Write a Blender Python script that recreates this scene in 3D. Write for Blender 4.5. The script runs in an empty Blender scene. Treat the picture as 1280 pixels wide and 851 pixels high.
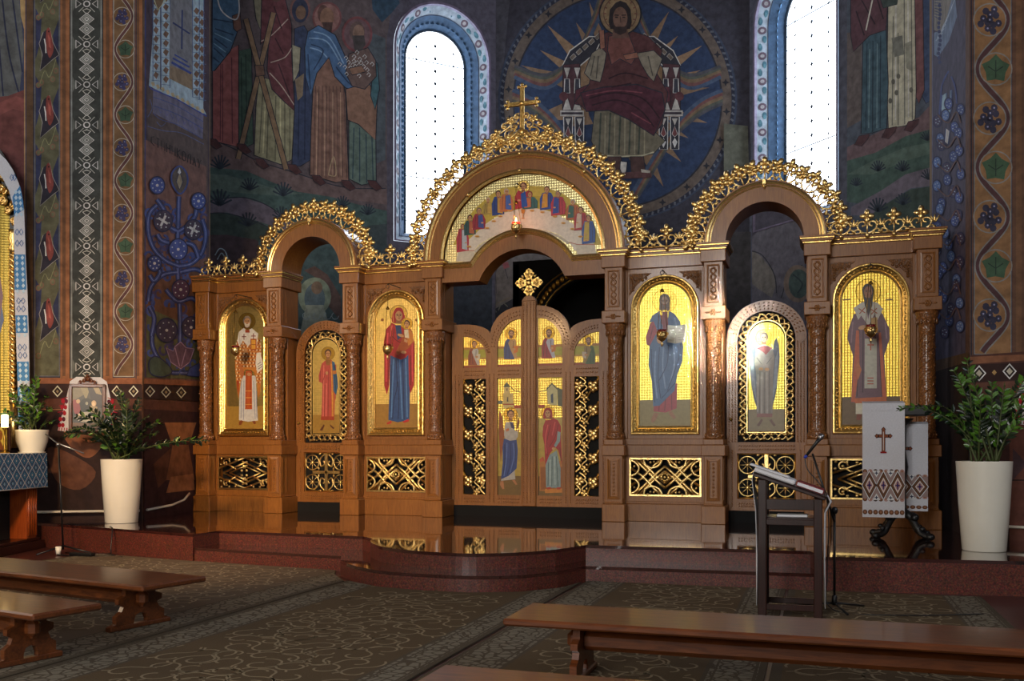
import bpy, math, random
from mathutils import Vector, Matrix
from mathutils.geometry import tessellate_polygon
random.seed(7)
sc = bpy.context.scene
COL = sc.collection
PI = math.pi
# ---------------------------------------------------------------- camera numbers (1280x851 frame)
F = 1183.0; YAW = math.radians(18.03); HOR = 557.5; EYE = 1.45
CY, SY = math.cos(YAW), math.sin(YAW)
def ray(px, py):
    u, w, z = (px - 640) / F, 1.0, (HOR - py) / F
    return Vector((u * CY - w * SY, u * SY + w * CY, z))
def hit(px, py, p0, n):
    d = ray(px, py); o = Vector((0, 0, EYE))
    t = (Vector(p0) - o).dot(Vector(n)) / d.dot(Vector(n))
    return o + d * t
def onY(px, py, Y): return hit(px, py, (0, Y, 0), (0, 1, 0))
def onX(px, py, X): return hit(px, py, (X, 0, 0), (1, 0, 0))
def onZ(px, py, Z): return hit(px, py, (0, 0, Z), (0, 0, 1))
def srgb(c):
    if isinstance(c, str):
        c = c.lstrip('#'); c = [int(c[i:i+2], 16) for i in (0, 2, 4)]
    r = []
    for v in c[:3]:
        v = v / 255.0
        r.append(v / 12.92 if v <= .04045 else ((v + .055) / 1.055) ** 2.4)
    return r
# ---------------------------------------------------------------- materials
def newmat(name):
    m = bpy.data.materials.new(name); m.use_nodes = True
    nt = m.node_tree; b = nt.nodes['Principled BSDF']
    return m, nt, b
def N(nt, t, **kw):
    n = nt.nodes.new(t)
    for k, v in kw.items():
        if k in n.inputs.keys() if hasattr(n.inputs, 'keys') else False: n.inputs[k].default_value = v
        else: setattr(n, k, v)
    return n
def setv(n, **kw):
    for k, v in kw.items(): n.inputs[k.replace('_', ' ')].default_value = v
def rgba(c): return (*srgb(c), 1)
def ramp(nt, src, stops):
    r = nt.nodes.new('ShaderNodeValToRGB'); e = r.color_ramp.elements
    while len(e) < len(stops): e.new(.5)
    for i, (p, c) in enumerate(stops):
        e[i].position = p; e[i].color = rgba(c) if not isinstance(c, float) else (c, c, c, 1)
    nt.links.new(src, r.inputs[0]); return r
def coords(nt, scale=(1, 1, 1), rot=(0, 0, 0), kind='Object'):
    tc = nt.nodes.new('ShaderNodeTexCoord'); mp = nt.nodes.new('ShaderNodeMapping')
    mp.inputs['Scale'].default_value = scale; mp.inputs['Rotation'].default_value = rot
    nt.links.new(tc.outputs[kind], mp.inputs[0]); return mp.outputs[0]
def noise(nt, vec, scale, detail=3, rough=.5, dist=0):
    n = nt.nodes.new('ShaderNodeTexNoise'); n.inputs['Scale'].default_value = scale
    n.inputs['Detail'].default_value = detail; n.inputs['Roughness'].default_value = rough
    n.inputs['Distortion'].default_value = dist
    nt.links.new(vec, n.inputs['Vector']); return n
def bump(nt, b, h, strength=.3, dist=.01):
    bp = nt.nodes.new('ShaderNodeBump'); bp.inputs['Strength'].default_value = strength
    bp.inputs['Distance'].default_value = dist
    nt.links.new(h, bp.inputs['Height']); nt.links.new(bp.outputs[0], b.inputs['Normal']); return bp
def simple(name, col, rough=.5, metal=0, bscale=None, bstr=.2, var=.12, coat=0):
    m, nt, b = newmat(name); c = coords(nt)
    n = noise(nt, c, 6 if bscale is None else bscale * .3, 3)
    k = srgb(col)
    lo = [x * (1 - var) for x in k]; hi = [min(1, x * (1 + var)) for x in k]
    r = nt.nodes.new('ShaderNodeValToRGB')
    r.color_ramp.elements[0].position = .3; r.color_ramp.elements[1].position = .7
    r.color_ramp.elements[0].color = (*lo, 1); r.color_ramp.elements[1].color = (*hi, 1)
    nt.links.new(n.outputs[0], r.inputs[0]); nt.links.new(r.outputs[0], b.inputs['Base Color'])
    b.inputs['Roughness'].default_value = rough; b.inputs['Metallic'].default_value = metal
    if coat: b.inputs['Coat Weight'].default_value = coat; b.inputs['Coat Roughness'].default_value = .12
    if bscale:
        n2 = noise(nt, c, bscale, 4); bump(nt, b, n2.outputs[0], bstr, .01)
    return m
def woodmat(name, dark, light, rough=.35, grain=(14, 14, 1.2), coat=0, carve=0, carve_scale=30):
    m, nt, b = newmat(name); c = coords(nt, grain)
    n = noise(nt, c, 3.0, 6, .6, 1.2)
    r = ramp(nt, n.outputs[0], [(.28, dark), (.72, light)])
    c2 = coords(nt); n2 = noise(nt, c2, 1.3, 2)
    mx = nt.nodes.new('ShaderNodeMixRGB'); mx.blend_type = 'MULTIPLY'; mx.inputs[0].default_value = .5
    r2 = ramp(nt, n2.outputs[0], [(.3, (190, 190, 190)), (.7, (255, 255, 255))])
    nt.links.new(r.outputs[0], mx.inputs[1]); nt.links.new(r2.outputs[0], mx.inputs[2])
    out = mx.outputs[0]
    if carve:
        v = nt.nodes.new('ShaderNodeTexVoronoi'); v.inputs['Scale'].default_value = carve_scale
        v.feature = 'DISTANCE_TO_EDGE'
        nt.links.new(coords(nt, (1, 1, 1)), v.inputs['Vector'])
        r3 = ramp(nt, v.outputs['Distance'], [(.0, (150, 150, 150)), (.25, (255, 255, 255))])
        m3 = nt.nodes.new('ShaderNodeMixRGB'); m3.blend_type = 'MULTIPLY'; m3.inputs[0].default_value = .8
        nt.links.new(out, m3.inputs[1]); nt.links.new(r3.outputs[0], m3.inputs[2]); out = m3.outputs[0]
        bump(nt, b, v.outputs['Distance'], carve, .02)
    else:
        bump(nt, b, n.outputs[0], .08, .004)
    nt.links.new(out, b.inputs['Base Color'])
    b.inputs['Roughness'].default_value = rough
    if coat: b.inputs['Coat Weight'].default_value = coat; b.inputs['Coat Roughness'].default_value = .1
    return m
def goldmat(name, col='#E0B040', rough=.28, bs=40, bstr=.25, metal=1.0):
    m, nt, b = newmat(name); c = coords(nt)
    n = noise(nt, c, bs, 3)
    k = srgb(col)
    r = nt.nodes.new('ShaderNodeValToRGB')
    r.color_ramp.elements[0].color = (k[0] * .72, k[1] * .66, k[2] * .55, 1); r.color_ramp.elements[1].color = (*k, 1)
    r.color_ramp.elements[0].position = .25; r.color_ramp.elements[1].position = .6
    nt.links.new(n.outputs[0], r.inputs[0]); nt.links.new(r.outputs[0], b.inputs['Base Color'])
    b.inputs['Metallic'].default_value = metal; b.inputs['Roughness'].default_value = rough
    bump(nt, b, n.outputs[0], bstr, .01)
    return m
def paintmat(name, rough=.75, bs=9, metal_gold=False, spec=.5, mott=.22):
    """reads the painted colours stored with the mesh; optional gold-leaf (alpha<0.5 = leaf)"""
    m, nt, b = newmat(name)
    a = nt.nodes.new('ShaderNodeAttribute'); a.attribute_name = 'Col'
    c = coords(nt); n = noise(nt, c, bs, 5, .6)
    r = ramp(nt, n.outputs[0], [(.25, (int(255 * (1 - mott)),) * 3), (.75, (255, 255, 255))])
    mx = nt.nodes.new('ShaderNodeMixRGB'); mx.blend_type = 'MULTIPLY'; mx.inputs[0].default_value = 1
    nt.links.new(a.outputs['Color'], mx.inputs[1]); nt.links.new(r.outputs[0], mx.inputs[2])
    nt.links.new(mx.outputs[0], b.inputs['Base Color'])
    b.inputs['Roughness'].default_value = rough
    b.inputs['Specular IOR Level'].default_value = spec
    if metal_gold:
        s = nt.nodes.new('ShaderNodeMath'); s.operation = 'SUBTRACT'; s.inputs[0].default_value = 1
        nt.links.new(a.outputs['Alpha'], s.inputs[1])
        nt.links.new(s.outputs[0], b.inputs['Metallic'])
        # tooled grid in the leaf
        ck = nt.nodes.new('ShaderNodeTexVoronoi'); ck.inputs['Scale'].default_value = 26
        ck.inputs['Randomness'].default_value = 0
        nt.links.new(c, ck.inputs['Vector'])
        mm = nt.nodes.new('ShaderNodeMath'); mm.operation = 'MULTIPLY'
        nt.links.new(ck.outputs['Distance'], mm.inputs[0]); nt.links.new(s.outputs[0], mm.inputs[1])
        bump(nt, b, mm.outputs[0], .5, .012)
    return m
# ---------------------------------------------------------------- geometry collector
class Geo:
    def __init__(s): s.v = []; s.f = []; s.m = []; s.c = []; s.sm = []
    def add(s, vs, fs, mat=0, col=None, smooth=False):
        o = len(s.v); s.v += [tuple(p) for p in vs]
        for f in fs:
            s.f.append(tuple(i + o for i in f)); s.m.append(mat); s.c.append(col); s.sm.append(smooth)
    def box(s, x0, x1, y0, y1, z0, z1, mat=0, ch=0, col=None):
        if x0 > x1: x0, x1 = x1, x0
        if y0 > y1: y0, y1 = y1, y0
        if z0 > z1: z0, z1 = z1, z0
        if ch <= 0:
            vs = [(x, y, z) for x in (x0, x1) for y in (y0, y1) for z in (z0, z1)]
            s.add(vs, [(0, 1, 3, 2), (4, 6, 7, 5), (0, 4, 5, 1), (2, 3, 7, 6), (0, 2, 6, 4), (1, 5, 7, 3)], mat, col); return
        c = min(ch, (x1 - x0) * .49, (y1 - y0) * .49, (z1 - z0) * .49)
        # octagonal section in each of three directions -> chamfered box
        vs = []; idx = {}
        for ix in (0, 1):
            for iy in (0, 1):
                for iz in (0, 1):
                    X = (x0, x1)[ix]; Y = (y0, y1)[iy]; Z = (z0, z1)[iz]
                    sx = (1, -1)[ix] * c; sy = (1, -1)[iy] * c; sz = (1, -1)[iz] * c
                    for a, p in enumerate(((X, Y + sy, Z + sz), (X + sx, Y, Z + sz), (X + sx, Y + sy, Z))):
                        idx[(ix, iy, iz, a)] = len(vs); vs.append(p)
        fs = []
        g = lambda a, b, c_, d: idx[(a, b, c_, d)]
        for i in (0, 1):
            q = [g(i, 0, 0, 0), g(i, 1, 0, 0), g(i, 1, 1, 0), g(i, 0, 1, 0)]; fs.append(q if i else q[::-1])
            q = [g(0, i, 0, 1), g(0, i, 1, 1), g(1, i, 1, 1), g(1, i, 0, 1)]; fs.append(q if i else q[::-1])
            q = [g(0, 0, i, 2), g(1, 0, i, 2), g(1, 1, i, 2), g(0, 1, i, 2)]; fs.append(q if i else q[::-1])
        for i in (0, 1):
            for j in (0, 1):
                q = [g(i, j, 0, 0), g(i, j, 1, 0), g(i, j, 1, 1), g(i, j, 0, 1)]; fs.append(q)
                q = [g(i, 0, j, 0), g(i, 1, j, 0), g(i, 1, j, 2), g(i, 0, j, 2)]; fs.append(q)
                q = [g(0, i, j, 1), g(1, i, j, 1), g(1, i, j, 2), g(0, i, j, 2)]; fs.append(q)
        for i in (0, 1):
            for j in (0, 1):
                for k in (0, 1): fs.append([g(i, j, k, 0), g(i, j, k, 1), g(i, j, k, 2)])
        s.add(vs, fs, mat, col)
    def tube(s, pts, r, seg=6, mat=0, closed=False, flat=1.0, up=None, cap=True, col=None):
        pts = [Vector(p) for p in pts]; n = len(pts)
        if n < 2: return
        rs = r if isinstance(r, (list, tuple)) else [r] * n
        T = []
        for i in range(n):
            a = pts[(i - 1) % n] if (closed or i > 0) else pts[i]
            b = pts[(i + 1) % n] if (closed or i < n - 1) else pts[i]
            t = (b - a); T.append(t.normalized() if t.length > 1e-9 else Vector((0, 0, 1)))
        if up is not None: u0 = Vector(up)
        else:
            u0 = Vector((0, 0, 1)) if abs(T[0].z) < .9 else Vector((1, 0, 0))
        nrm = (u0 - T[0] * u0.dot(T[0])).normalized(); vs = []
        for i in range(n):
            if up is not None: q = Vector(up); q = q - T[i] * q.dot(T[i]); nrm = q.normalized() if q.length > 1e-6 else nrm
            else:
                q = nrm - T[i] * nrm.dot(T[i]); nrm = q.normalized() if q.length > 1e-6 else nrm
            bn = T[i].cross(nrm)
            for k in range(seg):
                a = 2 * PI * k / seg
                vs.append(pts[i] + (nrm * math.cos(a) * flat + bn * math.sin(a)) * rs[i])
        fs = []
        for i in range(n if closed else n - 1):
            j = (i + 1) % n
            for k in range(seg):
                l = (k + 1) % seg
                fs.append((i * seg + k, i * seg + l, j * seg + l, j * seg + k))
        s.add(vs, fs, mat, col, True)
        if cap and not closed:
            o = [tuple(range(seg - 1, -1, -1)), tuple((n - 1) * seg + k for k in range(seg))]
            base = len(s.v) - len(vs)
            for f in o: s.f.append(tuple(i + base for i in f)); s.m.append(mat); s.c.append(col); s.sm.append(False)
    def lathe(s, prof, c=(0, 0, 0), seg=20, mat=0, col=None, smooth=True, sq=None, M=None):
        vs = []; fs = []; n = len(prof); c = Vector(c)
        for r, z in prof:
            for k in range(seg):
                a = 2 * PI * k / seg + (PI / seg if sq else 0)
                p = Vector((r * math.cos(a), r * math.sin(a), z))
                if M: p = M @ p
                vs.append(c + p)
        for i in range(n - 1):
            for k in range(seg):
                l = (k + 1) % seg
                fs.append((i * seg + k, i * seg + l, (i + 1) * seg + l, (i + 1) * seg + k))
        if prof[0][0] > 1e-5: fs.append(tuple(range(seg - 1, -1, -1)))
        if prof[-1][0] > 1e-5: fs.append(tuple((n - 1) * seg + k for k in range(seg)))
        s.add(vs, fs, mat, col, smooth)
    def ell(s, c, r, seg=8, rings=5, mat=0, M=None, col=None):
        c = Vector(c); vs = [c + (M @ Vector((0, 0, -r[2])) if M else Vector((0, 0, -r[2])))]
        for i in range(1, rings):
            t = -PI / 2 + PI * i / rings
            for k in range(seg):
                a = 2 * PI * k / seg
                p = Vector((r[0] * math.cos(t) * math.cos(a), r[1] * math.cos(t) * math.sin(a), r[2] * math.sin(t)))
                vs.append(c + (M @ p if M else p))
        p = Vector((0, 0, r[2])); vs.append(c + (M @ p if M else p))
        fs = []; L = len(vs) - 1
        for k in range(seg):
            l = (k + 1) % seg
            fs.append((0, 1 + l, 1 + k))
            for i in range(rings - 2):
                a = 1 + i * seg
                fs.append((a + k, a + l, a + seg + l, a + seg + k))
            a = 1 + (rings - 2) * seg
            fs.append((a + k, a + l, L))
        s.add(vs, fs, mat, col, True)
    def prism(s, poly, axis, d0, d1, mat=0, col=None, sides=True):
        """poly 2D; axis 'x': (y,z)  'y': (x,z)  'z': (x,y)"""
        def P(p, d):
            return {'x': (d, p[0], p[1]), 'y': (p[0], d, p[1]), 'z': (p[0], p[1], d)}[axis]
        n = len(poly)
        vs = [P(p, d0) for p in poly] + [P(p, d1) for p in poly]
        tri = tessellate_polygon([[Vector((p[0], p[1], 0)) for p in poly]])
        s.add(vs, [tuple(t) for t in tri] + [tuple(i + n for i in t) for t in tri] +
              ([(i, (i + 1) % n, (i + 1) % n + n, i + n) for i in range(n)] if sides else []), mat, col)
    def ring(s, cx, cz, r0, r1, y0, y1, a0=0, a1=PI, n=32, mat=0, col=None):
        """arch voussoir band in the xz plane"""
        vs = []
        for i in range(n + 1):
            a = a0 + (a1 - a0) * i / n; c_, s_ = math.cos(a), math.sin(a)
            for r in (r0, r1):
                for y in (y0, y1): vs.append((cx + r * c_, y, cz + r * s_))
        fs = []
        for i in range(n):
            o = i * 4; q = o + 4
            fs += [(o, o + 2, q + 2, q), (o + 1, q + 1, q + 3, o + 3), (o, q, q + 1, o + 1), (o + 2, o + 3, q + 3, q + 2)]
        fs += [(0, 1, 3, 2), (n * 4, n * 4 + 2, n * 4 + 3, n * 4 + 1)]
        s.add(vs, fs, mat, col)
    def sweep(s, path, prof, mat=0, closed=False, out=(0, -1, 0)):
        """path in the xz plane, prof (a,b): a = in-plane outward offset (left of travel), b = toward `out`"""
        path = [Vector(p) for p in path]; n = len(path); m = len(prof); out = Vector(out); vs = []
        for i in range(n):
            a = path[(i - 1) % n] if (closed or i > 0) else None
            b = path[(i + 1) % n] if (closed or i < n - 1) else None
            d1 = (path[i] - a).normalized() if a is not None else (b - path[i]).normalized()
            d2 = (b - path[i]).normalized() if b is not None else d1
            n1 = out.cross(d1).normalized(); n2 = out.cross(d2).normalized()
            nn = (n1 + n2).normalized(); k = 1 / max(.3, nn.dot(n1))
            for p in prof: vs.append(path[i] + nn * p[0] * k + out * p[1])
        fs = []
        for i in range(n if closed else n - 1):
            j = (i + 1) % n
            for k in range(m - 1): fs.append((i * m + k, i * m + k + 1, j * m + k + 1, j * m + k))
        s.add(vs, fs, mat)
    def build(s, name, mats, parent=None, base=None, smooth=None, paint=False):
        if not isinstance(mats, (list, tuple)): mats = [mats]
        if parent is not None: o = Vector(wloc(parent))
        elif base is not None: o = Vector(base)
        else: o = Vector((0, 0, 0))
        me = bpy.data.meshes.new(name)
        me.from_pydata([(p[0] - o.x, p[1] - o.y, p[2] - o.z) for p in s.v], [], s.f)
        for m in mats: me.materials.append(m)
        me.polygons.foreach_set('material_index', s.m)
        me.polygons.foreach_set('use_smooth', [bool(x) if smooth is None else smooth for x in s.sm])
        if any(c is not None for c in s.c):
            ca = me.color_attributes.new('Col', 'FLOAT_COLOR', 'CORNER'); buf = []
            for f, c in zip(s.f, s.c):
                c = c or (.5, .5, .5, 1)
                buf += list(c if len(c) == 4 else (*c, 1)) * len(f)
            ca.data.foreach_set('color', buf)
        me.update()
        ob = bpy.data.objects.new(name, me); COL.objects.link(ob)
        if parent is not None: ob.parent = parent
        else: ob.location = o
        return ob
def wloc(o):
    p = Vector((0, 0, 0))
    while o is not None: p += o.location; o = o.parent
    return p
def tag(o, label=None, cat=None, group=None, kind=None):
    if label: o['label'] = label
    if cat: o['category'] = cat
    if group: o['group'] = group
    if kind: o['kind'] = kind
    return o
def thing(name, label, cat, loc, group=None):
    o = bpy.data.objects.new(name, None); o.empty_display_size = .1; COL.objects.link(o); o.location = loc
    return tag(o, label, cat, group)
def copytree(o, parent=None):
    c = o.copy(); COL.objects.link(c)
    if parent is not None: c.parent = parent
    for ch in list(o.children): copytree(ch, c)
    return c
def catmull(pts, n=6, closed=False):
    P = [Vector(p) for p in pts]; out = []; L = len(P)
    rng = range(L if closed else L - 1)
    for i in rng:
        if closed: a, b, c, d = P[(i-1) % L], P[i], P[(i+1) % L], P[(i+2) % L]
        else: a, b, c, d = P[max(i-1, 0)], P[i], P[i+1], P[min(i+2, L-1)]
        for k in range(n):
            t = k / n
            out.append(.5 * ((2*b) + (c-a)*t + (2*a-5*b+4*c-d)*t*t + (3*b-a-3*c+d)*t*t*t))
    if not closed: out.append(P[-1])
    return out
# ---------------------------------------------------------------- painting on a real plane, laid in photo pixels or plane metres
class Paint:
    def __init__(s, p0, n, gain=1.0, step=.0004, geo=None, metric=None, off=.001):
        s.p0 = Vector(p0); s.n = Vector(n).normalized(); s.g = geo or Geo(); s.k = 0; s.gain = gain; s.step = step
        s.metric = metric; s.off = off; s.T = None; s.clip = None
        if s.n.dot(Vector((0, 0, EYE)) - s.p0) < 0: s.n = -s.n
        s.u = Vector((-s.n.y, s.n.x, 0)).normalized()
        if s.u.dot(Vector((CY, SY, 0))) < 0: s.u = -s.u
    def map(s, q):
        if s.T: q = s.T(q)
        if s.clip: q = (max(s.clip[0], min(s.clip[1], q[0])), q[1])
        if s.metric: return s.p0 + s.u * q[0] + Vector((0, 0, 1)) * q[1]
        return hit(q[0], q[1], s.p0, s.n)
    def col(s, c, gold=False):
        k = srgb(c); L = .3 * k[0] + .5 * k[1] + .2 * k[2]; q = getattr(s, 'desat', 0)
        lf = getattr(s, 'lift', (0, 0, 0)); r = [min(.95, (x * (1 - q) + L * q) * s.gain + l_) for x, l_ in zip(k, lf)]
        return (*r, 0.0 if gold else 1.0)
    def poly(s, c, pts, gold=False, smooth=False, mat=0):
        pts = [(p[0], p[1]) for p in pts]
        if smooth: pts = [(p[0], p[1]) for p in catmull([(a, b, 0) for a, b in pts], 4, True)]
        s.k += 1
        W = [s.map(p) + s.n * (s.off + s.step * s.k) for p in pts]
        uv = [Vector(((p - s.p0).dot(s.u), p.z, 0)) for p in W]
        tri = tessellate_polygon([uv])
        fs = []
        for t in tri:
            a, b, c_ = (uv[i] for i in t)
            ar = (b - a).cross(c_ - a).z
            fs.append(tuple(t) if ar > 0 else tuple(reversed(t)))
        s.g.add(W, fs, mat, s.col(c, gold))
    def ell(s, c, cx, cy, rx, ry=None, n=20, gold=False, a0=0, a1=360, rot=0):
        ry = rx if ry is None else ry; P = []
        cr, sr = math.cos(math.radians(rot)), math.sin(math.radians(rot))
        for i in range(n + (0 if a1 - a0 == 360 else 1)):
            a = math.radians(a0 + (a1 - a0) * i / n); x, y = rx * math.cos(a), ry * math.sin(a)
            P.append((cx + x * cr - y * sr, cy + x * sr + y * cr))
        s.poly(c, P, gold)
    def line(s, c, pts, w, smooth=False, gold=False, closed=False):
        if smooth: pts = [(p[0], p[1]) for p in catmull([(a, b, 0) for a, b in pts], 5, closed)]
        if closed: pts = list(pts) + [pts[0]]
        n = len(pts); L = []; R = []
        for i in range(n):
            a = pts[max(i-1, 0)]; b = pts[min(i+1, n-1)]
            if closed and i in (0, n-1): a = pts[n-2]; b = pts[1]
            dx, dy = b[0]-a[0], b[1]-a[1]; l = math.hypot(dx, dy) or 1
            ox, oy = -dy/l*w/2, dx/l*w/2
            L.append((pts[i][0]+ox, pts[i][1]+oy)); R.append((pts[i][0]-ox, pts[i][1]-oy))
        s.k += 1; vs = [s.map(p) + s.n * (s.off + s.step * s.k) for p in L + R]
        s.g.add(vs, [(i, i+1, n+i+1, n+i) for i in range(n-1)], 0, s.col(c, gold))
    def rect(s, c, x0, y0, x1, y1, gold=False): s.poly(c, [(x0, y0), (x1, y0), (x1, y1), (x0, y1)], gold)
    def flat(s):
        """start a fresh layer height (for work that overlaps nothing earlier)"""
        s.k = 3
# ---------------------------------------------------------------- shared materials
M = {}
M['oak'] = woodmat('honey_oak', '#7E4C1E', '#A66C30', .38, coat=.25)
M['oak_carved'] = woodmat('carved_oak', '#7C481E', '#AA7238', .42, carve=.6, carve_scale=34)
M['oak_column'] = woodmat('carved_column_oak', '#8C5226', '#B4763E', .3, carve=.7, carve_scale=26, coat=.4)
M['bench'] = woodmat('bench_wood', '#4A2410', '#7E441E', .38, grain=(1.0, 9, 9), coat=.25)
M['dark_wood'] = woodmat('dark_stained_wood', '#1E0D0A', '#371812', .3, coat=.3)
M['gold'] = goldmat('gilding', '#FFDC92', .3, 45, .25)
M['gold_frame'] = goldmat('gilded_frame', '#F2CC7C', .3, 30, .55)
M['black'] = simple('black_metal', '#121214', .4)
M['matte_black'] = simple('matte_black', '#0A0A0A', .9)
M['white_pot'] = simple('white_glazed_pot', '#E6E2D4', .22, var=.02, coat=.3)
M['cloth_white'] = simple('white_linen', '#D8D8DC', .9, bscale=180, bstr=.15, var=.04)
M['steel'] = simple('brushed_steel', '#9A9A9C', .3, metal=1)
M['paper'] = simple('paper', '#DCDCE0', .8, var=.03)
M['red_cloth'] = simple('red_book_cloth', '#7A1A20', .7)
M['stem'] = simple('plant_stem', '#3E4A1E', .6)
M['leaf'] = simple('glossy_leaf', '#162A12', .3, var=.5)
M['leaf_lime'] = simple('young_leaf', '#46701E', .35, var=.35)
M['leaf_dark'] = simple('old_leaf', '#0E1C10', .3, var=.4)
M['soil'] = simple('potting_soil', '#1E1610', .95, bscale=60, bstr=.8)
M['fresco'] = paintmat('fresco_paint', .8, 7, mott=.32, spec=.3)
M['icon'] = paintmat('icon_paint', .38, 20, metal_gold=True, mott=.14)
M['wax'] = simple('candle_wax', '#E8D8B0', .5)
M['brass'] = goldmat('aged_brass', '#A8843C', .3, 60, .2)
# ================================================================ ARCHITECTURE
TOP = .34                                    # platform height
def granite(name, base, dark, light, rough, coat=.0, spec=.5):
    m, nt, b = newmat(name); c = coords(nt)
    v = nt.nodes.new('ShaderNodeTexVoronoi'); v.inputs['Scale'].default_value = 95
    nt.links.new(c, v.inputs['Vector'])
    n = noise(nt, c, 60, 4, .7)
    r = ramp(nt, n.outputs[0], [(.35, dark), (.5, base), (.68, light)])
    mx = nt.nodes.new('ShaderNodeMixRGB'); mx.blend_type = 'MULTIPLY'; mx.inputs[0].default_value = .55
    nt.links.new(r.outputs[0], mx.inputs[1]); nt.links.new(v.outputs['Color'], mx.inputs[2])
    nt.links.new(mx.outputs[0], b.inputs['Base Color'])
    b.inputs['Roughness'].default_value = rough; b.inputs['Specular IOR Level'].default_value = spec
    if coat: b.inputs['Coat Weight'].default_value = coat; b.inputs['Coat Roughness'].default_value = .03
    return m
M['granite_riser'] = granite('red_granite', '#663228', '#3A1C18', '#8A4C3C', .42)
def polished_floor():
    m, nt, b = newmat('polished_granite_tiles'); c = coords(nt)
    n = noise(nt, c, 70, 4, .7)
    r = ramp(nt, n.outputs[0], [(.35, '#22100E'), (.5, '#3C1C18'), (.7, '#55302A')])
    br = nt.nodes.new('ShaderNodeTexBrick'); br.inputs['Scale'].default_value = 1.0
    br.offset = 0; br.inputs['Mortar Size'].default_value = .004
    br.inputs['Brick Width'].default_value = .6; br.inputs['Row Height'].default_value = .6
    br.inputs['Color1'].default_value = (1, 1, 1, 1); br.inputs['Color2'].default_value = (.85, .85, .85, 1)
    br.inputs['Mortar'].default_value = (.25, .25, .25, 1)
    nt.links.new(c, br.inputs['Vector'])
    mx = nt.nodes.new('ShaderNodeMixRGB'); mx.blend_type = 'MULTIPLY'; mx.inputs[0].default_value = 1
    nt.links.new(r.outputs[0], mx.inputs[1]); nt.links.new(br.outputs[0], mx.inputs[2])
    nt.links.new(mx.outputs[0], b.inputs['Base Color'])
    b.inputs['Roughness'].default_value = .07; b.inputs['Specular IOR Level'].default_value = 1.0
    b.inputs['Coat Weight'].default_value = .8; b.inputs['Coat Roughness'].default_value = .03
    return m
M['granite_top'] = polished_floor()
M['floor_tile'] = simple('dark_red_floor_tile', '#4A2622', .35, var=.2)
M['plain_wall'] = simple('plain_ochre_plaster', '#8A7458', .85)
M['ceil'] = simple('ceiling_plaster', '#6A6470', .9)

def deck(poly, z0, z1, name, parent=None):
    g = Geo(); n = len(poly)
    vs = [(x, y, z1) for x, y in poly]
    tri = tessellate_polygon([[Vector((x, y, 0)) for x, y in poly]])
    fs = []
    for t in tri:
        a, b, c = (Vector(poly[i]) for i in t)
        fs.append(tuple(t) if (b - a).cross(c - a) > 0 else tuple(reversed(t)))
    g.add(vs, fs, 0)
    # thin nosing then riser
    for i in range(n):
        (x0, y0), (x1, y1) = poly[i], poly[(i + 1) % n]
        g.add([(x0, y0, z1), (x1, y1, z1), (x1, y1, z1 - .035), (x0, y0, z1 - .035)], [(0, 3, 2, 1)], 0)
        g.add([(x0, y0, z1 - .035), (x1, y1, z1 - .035), (x1, y1, z0), (x0, y0, z0)], [(0, 3, 2, 1)], 1)
    return g.build(name, [M['granite_top'], M['granite_riser']], parent)
LP0, LP1 = (-9.88, 12.05), (-16.66, 7.81)      # left pier face: corner, far end
RP0, RP1 = (1.72, 12.6), (6.98, 10.99)
upper = [(-16.6, 12.3), (-12.0, 11.2), (-7.52, 10.1), (-7.5, 10.63), (-5.35, 10.5), (-5.12, 10.3), (-4.95, 9.92), (-4.6, 9.5), (-4.2, 9.28),
         (-3.75, 9.17), (-3.38, 9.19), (-3.0, 9.42), (-2.7, 9.8), (-2.5, 10.36), (-.1, 10.5), (0.02, 10.0), (1.84, 10.2), (6.9, 10.7),
         (6.9, 11.0), (5, 21.3), (-13, 21.3), (-13, 15), (-16.6, 15)]
lower = [(-7.5, 10.11), (-5.3, 9.86), (-5.12, 9.5), (-4.75, 9.12), (-4.3, 8.84), (-3.85, 8.75), (-3.3, 8.75), (-2.85, 8.95), (-2.55, 9.35),
         (-2.38, 9.86), (0.02, 9.98), (0.02, 10.7), (-7.5, 10.8)]
def rounded(poly, i0, i1, n=5):
    seg = [(p.x, p.y) for p in catmull([Vector((a, b, 0)) for a, b in poly[i0:i1 + 1]], n)]
    return poly[:i0] + seg + poly[i1 + 1:]
tag(deck(rounded(upper, 5, 12), 0, TOP, 'floor_platform'), kind='structure')
tag(deck(rounded(lower, 2, 8), 0, .17, 'floor_step'), kind='structure')
g = Geo(); g.box(-17, 7.4, -9.3, 22, -.2, 0, 0)
tag(g.build('floor', M['floor_tile']), kind='structure')
g = Geo(); g.box(-17, 7.4, -9.3, 22, 13, 13.2, 0)
tag(g.build('ceiling', M['ceil']), kind='structure')

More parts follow.
